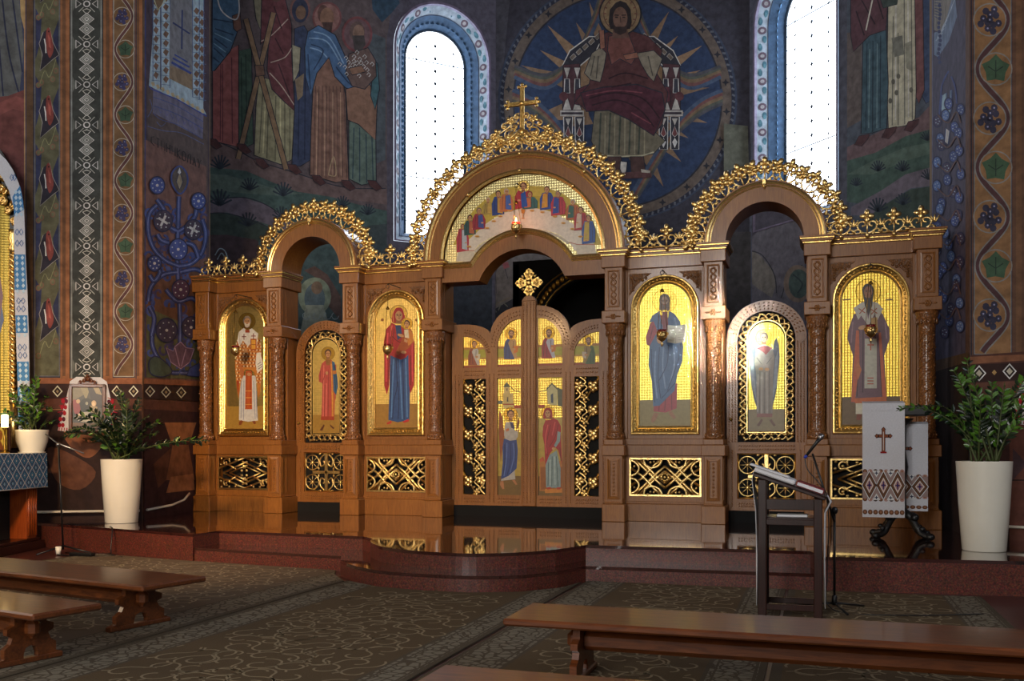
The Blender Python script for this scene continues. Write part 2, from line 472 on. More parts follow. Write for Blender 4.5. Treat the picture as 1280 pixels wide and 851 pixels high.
class Wall:
    """vertical wall plane from a to b (seen from the nave side) with optional arched hole; painted in place"""
    def __init__(s, name, a, b, z0=0, z1=13, base='#6A5A50', gain=1.0, hole=None):
        s.name = name; s.a = Vector((*a, 0)); s.b = Vector((*b, 0)); s.u = (s.b - s.a).normalized(); L = (s.b - s.a).length
        nn = Vector((-s.u.y, s.u.x, 0))
        if nn.dot(Vector((-4, 5, 0)) - s.a) < 0: nn = -nn
        s.nn = nn; s.g = Geo(); s.L = L
        s.P = Paint(s.a, nn, gain, geo=s.g)
        s.P.desat = .22; s.P.lift = (.016, .019, .026) if 'apse' in name else (.004, .004, .005)  # apse paint lifted grey-blue: hazy window light put into the colours
        c = s.P.col(base)
        outer = [(0, z0), (L, z0), (L, z1), (0, z1)]; loops = [[Vector((p[0], p[1], 0)) for p in outer]]
        if hole:
            hc, hw, hb, hs = hole
            hp = [(hc - hw, hb), (hc + hw, hb)] + [(hc + hw * math.cos(PI * i / 28), hs + hw * math.sin(PI * i / 28)) for i in range(29)]
            loops.append([Vector((p[0], p[1], 0)) for p in hp[::-1]])
        allp = [p for l in loops for p in l]
        tri = tessellate_polygon(loops)
        s.g.add([s.a + s.u * p.x + Vector((0, 0, p.y)) for p in allp], [tuple(t) for t in tri], 0, c)
        # back of the wall gives it thickness
        t = .6; bk = -nn * t
        if not hole:
            q = [s.a, s.b]; vs = []
            for p in q:
                for z in (z0, z1): vs += [p + Vector((0, 0, z)) + bk]
            s.g.add(vs, [(0, 1, 3, 2)], 0, c)
    def done(s):
        return tag(s.g.build(s.name, M['fresco'], base=s.a), kind='structure')
W = {}
G0 = 2.4
W['pier_left'] = Wall('wall_left_pier', LP1, LP0, base='#5A3A28', gain=G0)
W['jamb_left'] = Wall('wall_left_jamb', LP0, (-10.3, 14.3), base='#5A3A28', gain=G0)
W['pier_right'] = Wall('wall_right_pier', RP0, RP1, base='#4A3326', gain=G0)
W['jamb_right'] = Wall('wall_right_jamb', (1.62, 15.7), RP0, base='#4A4660', gain=G0)
S2 = math.sqrt(.5)
CL, CR = (-7.2, 20.9), (-1.44, 20.9)
DL = (-12.4, 15.7); DR = (3.76, 15.7)
LW = math.hypot(CL[0] - DL[0], CL[1] - DL[1])
HB, HS, HR = 6.0, 10.32, 1.19
W['apse_left'] = Wall('wall_apse_left', DL, CL, base='#3E3A46', gain=3.1, hole=(LW - 1.33, HR, HB, HS))
W['apse_center'] = Wall('wall_apse_center', CL, CR, base='#2C2A34', gain=2.7)
W['apse_right'] = Wall('wall_apse_right', CR, DR, base='#3A3C48', gain=3.0, hole=(1.33, HR, HB, HS))
# hidden returns that close the shell, and the nave behind the camera
def plain(name, a, b, z0=0, z1=13, th=.3):
    g = Geo(); a = Vector((*a, 0)); b = Vector((*b, 0)); u = (b - a).normalized(); n = Vector((-u.y, u.x, 0)) * th
    poly = [a, b, b + n, a + n]
    g.prism([(p.x, p.y) for p in poly], 'z', z0, z1)
    return tag(g.build(name, M['plain_wall']), kind='structure')
plain('wall_apse_left_return', (-12.4, 15.7), (-12.4, 14.3)); plain('wall_apse_left_shoulder', (-12.4, 14.3), (-10.3, 14.3), th=.02)
plain('wall_apse_right_return', (3.76, 14.0), (3.76, 15.7)); plain('wall_apse_right_shoulder', (1.62, 15.72), (3.76, 15.72))
def wall_openings(name, axis, at_, u0, u1, opens, th=.4):
    """nave wall along x or y with rectangular window openings (u0,u1,z0,z1)"""
    g = Geo(); cuts = sorted(opens)
    def bx(a, b, z0, z1):
        if b - a < 1e-4 or z1 - z0 < 1e-4: return
        if axis == 'x': g.box(a, b, at_, at_ + th, z0, z1)
        else: g.box(at_, at_ + th, a, b, z0, z1)
    p = u0
    for a, b, z0, z1 in cuts:
        bx(p, a, 0, 13); bx(a, b, 0, z0); bx(a, b, z1, 13); p = b
    bx(p, u1, 0, 13)
    return tag(g.build(name, M['plain_wall']), kind='structure')
REAR = [(-6.6, -4.6, 3, 9), (-3.8, -1.6, 3, 9)]
wall_openings('wall_rear', 'x', -9.4, -17, 7.4, REAR)
LEFTO = [(-5, -3, 4, 9), (0, 2, 4, 9), (4.5, 6.0, 4, 9)]
wall_openings('wall_left', 'y', -17.0, -9.4, 7.9, LEFTO)
RIGHTO = [(-5, -3, 4, 9), (0, 2, 4, 9), (5, 7, 4, 9)]
wall_openings('wall_right', 'y', 7.0, -9.4, 11.0, RIGHTO)

# ---------------------------------------------------------------- apse windows
def glass_emit():
    m, nt, b = newmat('daylit_pale_glass')
    c = coords(nt); n = noise(nt, c, 1.2, 2)
    r = ramp(nt, n.outputs[0], [(.3, (214, 232, 255)), (.7, (255, 255, 255))])
    nt.links.new(r.outputs[0], b.inputs['Emission Color']); b.inputs['Emission Strength'].default_value = GLASS
    nt.links.new(r.outputs[0], b.inputs['Base Color']); b.inputs['Roughness'].default_value = .3
    return m
GLASS = 8.5
M['glass'] = glass_emit()
M['lead'] = simple('window_lead', '#4A5560', .6)
def apse_window(num, wl, hc):
    a, u, n = wl.a, wl.u, -wl.nn     # n points out of the church
    def P(s, d, z): return a + u * (hc + s) + n * d + Vector((0, 0, z))
    def outline(r, d, zb, k=24):
        return [P(-r, d, zb), P(r, d, zb)] + [P(r * math.cos(PI * i / k), d, HS + r * math.sin(PI * i / k)) for i in range(k + 1)]
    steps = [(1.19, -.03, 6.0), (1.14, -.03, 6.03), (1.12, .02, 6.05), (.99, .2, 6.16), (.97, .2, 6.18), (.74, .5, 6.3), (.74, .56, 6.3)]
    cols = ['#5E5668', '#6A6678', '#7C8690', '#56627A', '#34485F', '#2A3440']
    g = Geo(); K = Paint(a, n, G0)
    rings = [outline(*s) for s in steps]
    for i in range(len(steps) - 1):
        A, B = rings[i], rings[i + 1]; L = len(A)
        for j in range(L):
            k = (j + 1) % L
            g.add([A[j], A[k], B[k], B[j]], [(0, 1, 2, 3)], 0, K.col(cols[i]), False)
    # ornament on the splayed band: rosettes and leaf scrolls, chain on the inner reveal
    def band(s_sign, z, w, q, c1, r_, lat=0):
        # point on splay between r 1.12..0.99
        rr = 1.12 + (.99 - 1.12) * (.5 + lat); dd = .02 + (.2 - .02) * (.5 + lat)
        return rr, dd
    def bp(side, t, lat):
        """side -1/1, t: height below spring or angle above; lat -.5..5 across the splay"""
        rr = 1.12 - .13 * (lat + .5); dd = .02 + .18 * (lat + .5)
        if t <= HS: return P(side * rr, dd, t)
        ang = (t - HS) / 1.05
        return P(side * rr * math.cos(ang), dd, HS + rr * math.sin(ang))
    def blob(side, t, lat, rt, rl, c, lift=.004):
        pts = []
        for i in range(10):
            an = 2 * PI * i / 10
            p = bp(side, t + rt * math.sin(an), max(-.5, min(.5, lat + rl * math.cos(an)))); pts.append(p - n * lift * .6 + (a - a))
        cc = P(0, .1, t); pts = [p + (cc - p).normalized() * lift for p in pts]
        g.add(pts, [tuple(range(10))], 0, K.col(c))
    for side in (-1, 1):
        t = 6.5; k = 0
        while t < HS + 1.6:
            if k % 2 == 0: blob(side, t, 0, .085, .42, '#4A3E48'); blob(side, t, 0, .04, .2, '#7C7A7C', .008)
            else:
                for q in (-1, 1):
                    blob(side, t + q * .09, .2 * q, .07, .22, '#34525E'); blob(side, t - q * .05, -.22 * q, .05, .15, '#40606A', .008)
            t += .27; k += 1
    # small chain dots on the blue reveal
    for side in (-1, 1):
        t = 6.6
        while t < HS + 1.4:
            rr, dd = .86, .345
            if t <= HS: c_ = P(side * rr, dd, t)
            else:
                an = (t - HS) / rr; c_ = P(side * rr * math.cos(an), dd, HS + rr * math.sin(an))
            q = (P(0, dd, min(t, HS)) - c_).normalized()
            tv = Vector((0, 0, 1)) if t <= HS else (q.cross(n)).normalized()
            dv = (n * .3 + q * -.23).normalized()
            g.add([c_ + q * .012 + tv * .05, c_ + q * .012 + dv * .05, c_ + q * .012 - tv * .05, c_ + q * .012 - dv * .05], [(0, 1, 2, 3)], 0, K.col('#4E7090'))
            t += .13
    root = bpy.data.objects.new('window_%d' % num, None); COL.objects.link(root); root.location = P(0, 0, HB); tag(root, kind='structure')
    g.build('window_reveal', M['fresco'], root)
    g = Geo(); o = outline(.74, .5, 6.3); g.add(o, [tuple(range(len(o)))]); o2 = outline(.74, .53, 6.3); g.add(o2, [tuple(range(len(o2)))])
    g.build('window_pane', M['glass'], root)
    g = Geo()
    for z, w in ((10.32, .74), (7.62, .74)):
        g.tube([P(-w, .48, z), P(w, .48, z)], .014, 5)
    for s in (-.47, .46): g.tube([P(s, .48, 6.3), P(s, .48, 7.62)], .01, 5)
    for i in range(15):
        z = 6.55 + i * .29
        for s in (-.47, 0, .46):
            zz = z + (.1 if s == 0 else 0)
            if zz > HS + math.sqrt(max(0, .7 ** 2 - s * s)): continue
            q = .045 if s == 0 else .034
            g.add([P(s - q, .475, zz), P(s, .475, zz + q * 1.3), P(s + q, .475, zz), P(s, .475, zz - q * 1.3)], [(0, 1, 2, 3)])
        for s in (-.24, .23):
            q = .018; g.add([P(s - q, .475, z), P(s, .475, z + q), P(s + q, .475, z), P(s, .475, z - q)], [(0, 1, 2, 3)])
        if z < HS:
            for sd in (-1, 1): g.tube([P(sd * .74, .48, z + .05), P(sd * .66, .48, z + .05)], .011, 4)
    for an in range(20, 170, 26):
        an = math.radians(an); g.tube([P(.74 * math.cos(an), .48, HS + .74 * math.sin(an)), P(.6 * math.cos(an), .48, HS + .6 * math.sin(an))], .007, 4)
    o = outline(.735, .48, 6.305); g.tube(o, .022, 5, closed=True)
    g.build('window_bars', M['lead'], root)
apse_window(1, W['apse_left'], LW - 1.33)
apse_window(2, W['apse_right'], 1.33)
# ================================================================ WALL PAINTINGS
def crop2(ox, oy, k): return lambda q: (ox + q[0] / k, oy + q[1] / k)
OUT = '#1C1C24'
def shape(P, c, pts, out=OUT, w=3, smooth=False):
    P.poly(c, pts, smooth=smooth); P.line(out, pts, w, smooth=smooth, closed=True)
def lines(P, c, L, w):
    for l in L: P.line(c, l, w, smooth=len(l) > 2)
# ---------------------------------------------------------------- apse, left: procession of saints on green hills
def fresco_left():
    P = W['apse_left'].P; P.clip = (204, 619); P.T = crop2(260, 0, 2.504); P.step = .00014
    P.poly('#473C3E', [(-40, -100), (572, -100), (572, 40), (560, 120), (560, 860), (-40, 860)])
    P.poly('#1E3648', [(505, -100), (572, -100), (600, 10), (575, 40), (545, 70), (515, 30)])
    P.poly('#3A4248', [(480, 90), (555, 120), (555, 500), (510, 520), (500, 300)])
    P.poly('#544240', [(-40, 440), (20, 440), (90, 470), (160, 505), (270, 540), (420, 585), (560, 590), (560, 640), (-40, 560)])
    P.poly('#2E4440', [(-40, 520), (30, 525), (120, 535), (200, 570), (280, 600), (380, 615), (470, 640), (560, 660), (560, 760), (-40, 760)])
    P.poly('#3E5048', [(-40, 540), (60, 548), (140, 570), (230, 596), (300, 606), (220, 612), (120, 606), (-40, 590)])
    P.poly('#504854', [(-40, 640), (20, 625), (110, 618), (180, 640), (240, 680), (300, 720), (240, 720), (150, 690), (60, 665), (-40, 668)])
    P.poly('#26342E', [(-40, 668), (60, 668), (150, 694), (240, 735), (200, 790), (-40, 790)])
    P.poly('#34262A', [(-40, 735), (60, 735), (150, 750), (190, 790), (190, 1500), (-40, 1500)])
    P.poly('#2A3638', [(190, 740), (560, 700), (560, 1500), (190, 1500)])
    lines(P, '#20222C', [[(0, 440), (20, 440), (90, 470), (160, 505), (270, 540), (420, 585), (556, 590)], [(0, 640), (20, 625), (110, 618), (180, 640), (240, 680), (300, 720)], [(0, 668), (60, 668), (150, 694), (240, 735)]], 3)
    for x, y, s in ((38, 500, 1), (130, 570, .9), (235, 585, 1), (36, 610, 1.2), (125, 680, 1), (230, 660, .9), (420, 625, .8), (500, 650, .8), (340, 640, .7)):
        for a in range(-70, 71, 20):
            t = math.radians(a); P.line('#1C2630', [(x, y + 28 * s), (x + 34 * s * math.sin(t), y + 28 * s - 44 * s * math.cos(t))], 5 * s); P.k -= 1
        P.k += 1
    # far-left saint: blue mantle, red skirts, green neighbour
    shape(P, '#2E4436', [(92, 160), (136, 150), (142, 450), (104, 468), (92, 460)]); lines(P, '#1C2C24', [[(104, 180), (106, 440)], [(118, 170), (122, 450)]], 3)
    shape(P, '#7A3E3A', [(14, 190), (96, 140), (96, 460), (50, 450), (14, 440)]); lines(P, '#4E2228', [[(40, 200), (38, 440)], [(46, 200), (46, 444)], [(74, 180), (76, 450)]], 3)
    shape(P, '#2C4E68', [(14, -80), (80, -90), (100, 20), (92, 100), (70, 160), (20, 222), (12, 222)]); lines(P, '#1A2E44', [[(20, 120), (60, 150)], [(22, 90), (80, 110)], [(18, 150), (50, 180)], [(16, 60), (76, 70)], [(16, 180), (36, 196)]], 4); lines(P, '#5A8098', [[(20, 104), (74, 130)], [(18, 136), (56, 164)]], 3)
    shape(P, '#5A3A2A', [(76, 50), (100, 40), (106, 90), (90, 100), (80, 90)]); lines(P, '#B8B4A0', [[(24, -40), (40, 30), (84, 62), (98, 30), (90, -40)]], 4); P.ell('#6E4A34', 52, -130, 30, 38); P.ell('#3A241C', 52, -146, 32, 30)
    # grey-bearded neighbour behind the crossed poles
    shape(P, '#5E5A44', [(134, -60), (190, -40), (196, 40), (170, 110), (150, 60)])
    # saint with dark red mantle and cream robe
    shape(P, '#6E6A4C', [(160, 240), (250, 260), (272, 350), (262, 500), (230, 516), (144, 486), (150, 330)]); lines(P, '#4A4834', [[(172, 280), (160, 480)], [(190, 290), (184, 496)], [(212, 300), (210, 505)], [(240, 320), (240, 508)], [(256, 340), (256, 500)]], 3.5); lines(P, '#8C8860', [[(180, 300), (172, 480)], [(226, 310), (226, 500)]], 4)
    shape(P, '#4E2428', [(168, -20), (240, -10), (262, 80), (262, 180), (272, 350), (240, 320), (200, 280), (184, 220), (190, 120), (164, 140)]); lines(P, '#8A7A6E', [[(166, 130), (200, 110), (250, 60)], [(196, 196), (240, 180), (262, 150)], [(192, 228), (230, 270), (270, 330)]], 3); lines(P, '#2E1418', [[(210, 120), (236, 170)], [(220, 200), (256, 300)], [(206, 20), (230, 90)]], 4)
    P.ell('#5A3C2C', 212, -40, 26, 34); P.ell('#7E5248', 212, -46, 46, 46); P.ell('#5A3C2C', 212, -36, 24, 32); P.ell('#46302A', 214, -14, 20, 20)
    # figure between
    shape(P, '#26304A', [(270, 90), (300, 80), (330, 130), (322, 500), (290, 520), (262, 520), (270, 350)]); shape(P, '#74705A', [(262, 140), (290, 150), (286, 220), (266, 260)]); lines(P, '#161E34', [[(286, 200), (282, 500)], [(304, 180), (302, 500)]], 3)
    P.ell('#5A3A36', 288, 30, 32, 40); P.ell('#22263A', 288, 34, 26, 38); P.ell('#5A4230', 290, 40, 16, 22); P.poly('#6A5A44', [(272, 250), (300, 230), (296, 300), (280, 316)])
    # crossed poles
    for a, b in (((205, 40), (94, 498)), ((118, 60), (244, 530))):
        P.line(OUT, [a, b], 19); P.line('#6A5236', [a, b], 14)
    shape(P, '#5A4030', [(146, 205), (174, 205), (178, 236), (150, 240)])
    # blue-mantled elder with long ochre robe
    P.ell('#5E3434', 372, 56, 46, 50); P.ell('#6E4A44', 372, 56, 40, 44); P.ell('#4A3028', 360, 44, 18, 28); P.ell('#6A4A36', 372, 56, 22, 32); P.poly('#3A2620', [(356, 70), (390, 70), (386, 104), (366, 104)])
    shape(P, '#6A4A3A', [(330, 240), (372, 180), (416, 220), (430, 300), (440, 565), (400, 572), (318, 548), (322, 400)])
    for k in range(9): P.line('#4A322C', [(336 + 11 * k, 270), (330 + 13 * k, 556)], 2.5)
    for k in range(4): P.line('#8A6A52', [(342 + 24 * k, 290), (338 + 26 * k, 550)], 3)
    lines(P, '#8A7450', [[(376, 548), (392, 490), (400, 548), (376, 548)]], 3)
    shape(P, '#2E4E72', [(312, 100), (345, 80), (398, 110), (430, 180), (480, 230), (470, 284), (430, 276), (396, 240), (378, 180), (340, 230), (322, 300), (304, 240), (302, 150)]); lines(P, '#5A7A98', [[(316, 120), (370, 130), (410, 190)], [(318, 150), (350, 160), (372, 180)], [(330, 100), (380, 120), (424, 200)]], 4); lines(P, '#1A2E4A', [[(312, 170), (320, 280)], [(322, 140), (360, 160), (330, 220)], [(400, 210), (440, 260), (470, 276)]], 4)
    # right-hand elder, pale patterned sleeves
    P.ell('#5E3032', 466, 108, 48, 56); P.ell('#543C40', 466, 108, 41, 48); P.ell('#4C3A34', 466, 100, 24, 32); P.ell('#6A5040', 470, 104, 18, 26); P.poly('#36302E', [(450, 112), (488, 112), (492, 140), (478, 164), (458, 158)])
    shape(P, '#46584E', [(440, 380), (524, 400), (526, 570), (480, 580), (440, 560)]); lines(P, '#22363E', [[(456, 400), (452, 560)], [(474, 400), (474, 570)], [(494, 420), (496, 572)], [(512, 420), (516, 566)]], 3.5)
    shape(P, '#6E4E3A', [(430, 280), (500, 260), (530, 300), (524, 440), (470, 390), (436, 376)]); shape(P, '#2A5058', [(500, 160), (530, 200), (536, 280), (522, 344), (508, 300), (514, 230)])
    shape(P, '#54403A', [(440, 170), (500, 150), (524, 190), (526, 240), (490, 280), (450, 270), (430, 230)])
    for i in range(26):
        a = i * 2.39; r = 5 + i * 1.7; x, y = 466 + r * 1.15 * math.cos(a), 205 + r * .9 * math.sin(a)
        P.line('#A8A4A0', [(x - 6, y), (x, y - 7), (x + 6, y), (x, y + 6)], 2.5); P.k -= 1
    P.k += 1
    shape(P, '#6A4A36', [(440, 215), (480, 205), (492, 226), (450, 236)])
    for x, y in ((20, 446), (112, 462), (168, 508), (270, 526), (345, 560), (438, 576), (520, 576)): shape(P, '#3E201E', [(x - 22, y - 12), (x + 4, y - 10), (x + 24, y + 14), (x + 6, y + 22), (x - 16, y + 6)], OUT, 2)
    P.T = crop2(220, 230, 3.7)
    # glimpse under the left arch
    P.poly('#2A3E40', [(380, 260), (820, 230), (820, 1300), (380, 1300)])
    P.poly('#46342E', [(590, 400), (640, 380), (700, 420), (760, 520), (764, 640), (700, 560), (640, 430)]); P.ell('#5C6A58', 640, 520, 76, 88); P.ell('#3E5058', 640, 530, 48, 70); P.ell('#5A4A3A', 650, 480, 26, 30); P.poly('#6A7468', [(570, 700), (600, 560), (680, 560), (720, 700)])
    for x in (600, 650, 700, 735): P.line('#66767A', [(x + 16 * math.cos(t * .6), 610 + 16 * math.sin(t * .6)) for t in range(8)], 3.5)
    lines(P, '#70808A', [[(180, 330), (200, 300), (225, 310), (240, 350)], [(190, 350), (210, 320), (230, 350)]], 5)
    P.T = crop2(450, 320, 4.255)
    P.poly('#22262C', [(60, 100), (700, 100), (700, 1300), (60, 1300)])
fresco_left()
# ---------------------------------------------------------------- apse, centre: roundel with enthroned figure
def fresco_center():
    P = W['apse_center'].P; P.clip = (620, 939); P.T = crop2(620, 0, 2.835); P.step = .00015
    cx, cy = 431, 356
    P.poly('#3C3C46', [(-10, -120), (60, -120), (20, 300), (60, 560), (-10, 560)])
    P.ell('#2A3448', cx, cy, 424, 430, n=72); P.ell('#1C2030', cx, cy, 416, 424, n=72)
    for k in range(120):
        a = 2 * PI * k / 120; P.line('#4A4E58', [(cx + 406 * math.cos(a), cy + 414 * math.sin(a)), (cx + 416 * math.cos(a + .015), cy + 424 * math.sin(a + .015))], 7); P.k -= 1
    P.k += 2
    P.ell('#4E4238', cx, cy, 404, 412, n=72); P.ell('#1E1E26', cx, cy, 372, 380, n=72)
    for k in range(24):
        a = 2 * PI * k / 24 + .1; x, y = cx + 388 * math.cos(a), cy + 396 * math.sin(a)
        P.poly('#1A1A20', [(x + (14 if j % 2 == 0 else 6) * math.cos(j * PI / 4), y + (14 if j % 2 == 0 else 6) * math.sin(j * PI / 4)) for j in range(8)]); P.k -= 1
    P.k += 2
    P.ell('#182A48', cx, cy, 366, 374, n=72)
    # golden rays
    for a0, r1, w in ((160, 1, 9), (147, .9, 8), (133, 1, 9), (118, .86, 8), (106, 1, 8), (60, 1, 8), (47, .86, 8), (33, .98, 9), (20, .86, 8), (8, .9, 7), (192, .9, 12), (206, .6, 9), (-14, .9, 9), (-28, .78, 8), (-44, .86, 9), (-62, .95, 10), (-76, .7, 8)):
        a = math.radians(a0); R = 365 * r1
        P.poly('#6A5238' if a0 % 2 == 0 else '#745A3C', [(cx + R * math.cos(a), cy - R * math.sin(a)), (cx + 120 * math.cos(a + math.radians(w * 2)), cy - 120 * math.sin(a + math.radians(w * 2))), (cx + 120 * math.cos(a - math.radians(w * 2)), cy - 120 * math.sin(a - math.radians(w * 2)))]); P.k -= .5
    P.k += 1
    # rainbow mandorla bands
    for c, o in (('#3A3A40', 0), ('#3E4238', 12), ('#5E4A30', 22), ('#5A3430', 34), ('#2E3E56', 46)):
        for s in (-1, 1):
            P.line(c, [(cx + s * (366), cy - 120 + o * .8), (cx + s * 250, cy - 90 + o), (cx + s * 150, cy - 160 + o * .5), (cx + s * (90 - o * .4), cy - 280), (cx + s * (60 - o * .5), cy - 380)], 13, smooth=True)
            P.line(c, [(cx + s * 372, cy + 10 - o), (cx + s * 290, cy + 50 - o), (cx + s * 200, cy + 130 - o * .8), (cx + s * (120 - o * .6), cy + 260), (cx + s * (60 - o * .5), cy + 360)], 13, smooth=True)
    # throne
    for s in (-1, 1):
        X = lambda x: x if s < 0 else 890 - x
        shape(P, '#23222A', [(X(262), 180), (X(330), 130), (X(380), 130), (X(350), 190), (X(290), 240), (X(236), 232)], '#A6A29A', 4)
        for k in range(5): shape(P, '#5A4E42', [(X(262 + 22 * k), 204 - 18 * k), (X(276 + 22 * k), 190 - 18 * k), (X(284 + 22 * k), 200 - 18 * k), (X(270 + 22 * k), 214 - 18 * k)], '#8A8680', 2); P.k -= 1
        shape(P, '#3E2024', [(X(238), 230), (X(298), 226), (X(300), 400), (X(236), 400)], '#15151A', 3)
        for x0, z0 in ((252, 240), (288, 240)):
            shape(P, '#8E8A84', [(X(x0 - 12), z0), (X(x0 + 12), z0), (X(x0), z0 + 40)], OUT, 3); shape(P, '#2A2A34', [(X(x0 - 8), z0 + 40), (X(x0 + 8), z0 + 40), (X(x0 + 10), z0 + 90), (X(x0 - 10), z0 + 90)], '#A6A29A', 3); shape(P, '#8E8A84', [(X(x0 - 16), z0 + 150), (X(x0), z0 + 100), (X(x0 + 16), z0 + 150)], OUT, 3)
        P.ell('#4A2226', X(240), 342, 16); P.rect('#8E8A84', X(228), 392, X(312), 412); P.rect('#2A2028', X(232), 398, X(308), 406)
        for x0 in (256, 296):
            shape(P, '#24222A', [(X(x0 - 16), 414), (X(x0 + 16), 414), (X(x0 + 14), 530), (X(x0 - 14), 530)], '#A6A29A', 3)
            shape(P, '#8E8A84', [(X(x0 - 11), 420), (X(x0 + 11), 420), (X(x0), 446)], OUT, 2); shape(P, '#5A2A2A', [(X(x0), 448), (X(x0 + 10), 476), (X(x0), 486), (X(x0 - 10), 476)], '#A6A29A', 2); shape(P, '#A8A49C', [(X(x0), 488), (X(x0 + 10), 504), (X(x0), 526), (X(x0 - 10), 504)], OUT, 2)
    shape(P, '#4A1C26', [(282, 320), (330, 300), (560, 300), (616, 310), (620, 360), (560, 380), (330, 380), (280, 370)])
    # figure
    shape(P, '#57513E', [(350, 395), (400, 380), (520, 430), (600, 500), (560, 545), (480, 560), (360, 548), (338, 500)])
    for x in (380, 414, 450, 486, 520): P.line('#33382C', [(x - 8, 400), (x - 14, 548)], 6); P.line('#736C52', [(x + 8, 410), (x + 6, 548)], 4)
    P.line('#8A8468', [(345, 548), (430, 556), (520, 552), (560, 540)], 5)
    shape(P, '#44201F', [(380, 120), (360, 190), (330, 300), (282, 360), (320, 392), (400, 384), (470, 420), (560, 480), (590, 440), (610, 330), (570, 260), (590, 180), (540, 130), (470, 108), (410, 112)])
    shape(P, '#3E1420', [(300, 330), (380, 310), (500, 300), (590, 330), (600, 390), (560, 482), (470, 424), (400, 392), (320, 396)], OUT, 4); lines(P, '#24080E', [[(330, 350), (420, 330), (520, 350), (580, 420)], [(340, 374), (430, 356), (510, 390), (560, 450)], [(400, 280), (460, 260), (540, 280)], [(410, 310), (480, 296)]], 5); lines(P, '#662A34', [[(320, 340), (420, 322), (520, 330)], [(480, 400), (550, 440)]], 4)
    shape(P, '#6A6250', [(372, 168), (340, 190), (314, 260), (336, 284), (370, 292), (384, 240), (392, 190)]); shape(P, '#6A6250', [(500, 190), (560, 180), (590, 210), (560, 290), (540, 270), (516, 230)]); lines(P, '#3E3A30', [[(350, 200), (336, 270)], [(364, 200), (356, 280)], [(540, 200), (556, 270)]], 4)
    shape(P, '#5E3228', [(400, 130), (470, 120), (500, 200), (480, 230), (440, 210), (410, 230), (396, 180)]); shape(P, '#7A4A34', [(452, 196), (500, 186), (506, 206), (460, 214)]); shape(P, '#7A4A34', [(366, 110), (384, 108), (388, 170), (370, 176)])
    P.ell('#17181E', 441, 50, 76, 78, n=32); P.ell('#6A5434', 441, 50, 71, 73, n=32); P.ell('#4A3020', 441, 50, 60, 62, n=32); P.ell('#6E5836', 441, 50, 57, 59, n=32)
    for k in range(16):
        a = 2 * PI * k / 16; P.line('#5A2E20', [(441 + 50 * math.cos(a), 50 + 50 * math.sin(a)), (441 + 58 * math.cos(a), 50 + 58 * math.sin(a))], 4); P.k -= 1
    P.k += 1
    P.poly('#1E1512', [(400, 80), (404, 36), (424, 12), (441, 4), (462, 12), (478, 36), (482, 80), (476, 104), (406, 104)]); P.poly('#50362A', [(416, 104), (466, 104), (472, 136), (412, 138)]); P.ell('#5C4030', 441, 66, 26, 40); P.poly('#2A1C16', [(414, 84), (426, 96), (456, 96), (468, 84), (462, 116), (441, 126), (420, 116)])
    for q in (-1, 1): P.line('#1A100C', [(441 + q * 5, 56), (441 + q * 20, 55)], 4); P.line('#100A08', [(441 + q * 8, 63), (441 + q * 18, 63)], 4)
    P.line('#3A241C', [(441, 60), (443, 82)], 3)
    for x in (420, 500): shape(P, '#3E2620', [(x - 24, 556), (x + 24, 556), (x + 30, 610), (x - 20, 616)])
    shape(P, '#9C9890', [(442, 572), (466, 576), (462, 610), (450, 622), (440, 600)]); P.poly('#4A2A28', [(400, 616), (550, 606), (552, 630), (404, 636)]); P.poly('#8A8478', [(514, 600), (548, 606), (546, 614), (516, 612)])
    # lower wall seen through the arches
    P.T = lambda q: q
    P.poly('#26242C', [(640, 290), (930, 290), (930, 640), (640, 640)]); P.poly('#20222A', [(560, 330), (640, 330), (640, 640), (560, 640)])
    P.T = crop2(560, 320, 4.255)
    P.poly('#55504E', [(120, 230), (140, 160), (200, 90), (290, 20), (340, -20), (600, -20), (600, 120), (360, 220), (220, 280), (140, 300)]); lines(P, '#343038', [[(240, 60), (260, 200)], [(290, 20), (320, 120)]], 4)
    P.line('#5A5244', [(130, 296), (220, 270), (330, 222)], 8, True); lines(P, '#4E5048', [[(60, 200), (100, 240), (80, 300)], [(200, 300), (230, 270), (260, 300)], [(270, 290), (290, 250), (320, 270)]], 6)
    P.poly('#7A3A40', [(290, 40), (320, 30), (330, 60), (300, 70)])
    P.T = lambda q: q
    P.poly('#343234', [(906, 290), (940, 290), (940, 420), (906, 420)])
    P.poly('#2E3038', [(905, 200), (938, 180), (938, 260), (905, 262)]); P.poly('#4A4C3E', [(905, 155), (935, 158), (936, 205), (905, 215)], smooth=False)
fresco_center()
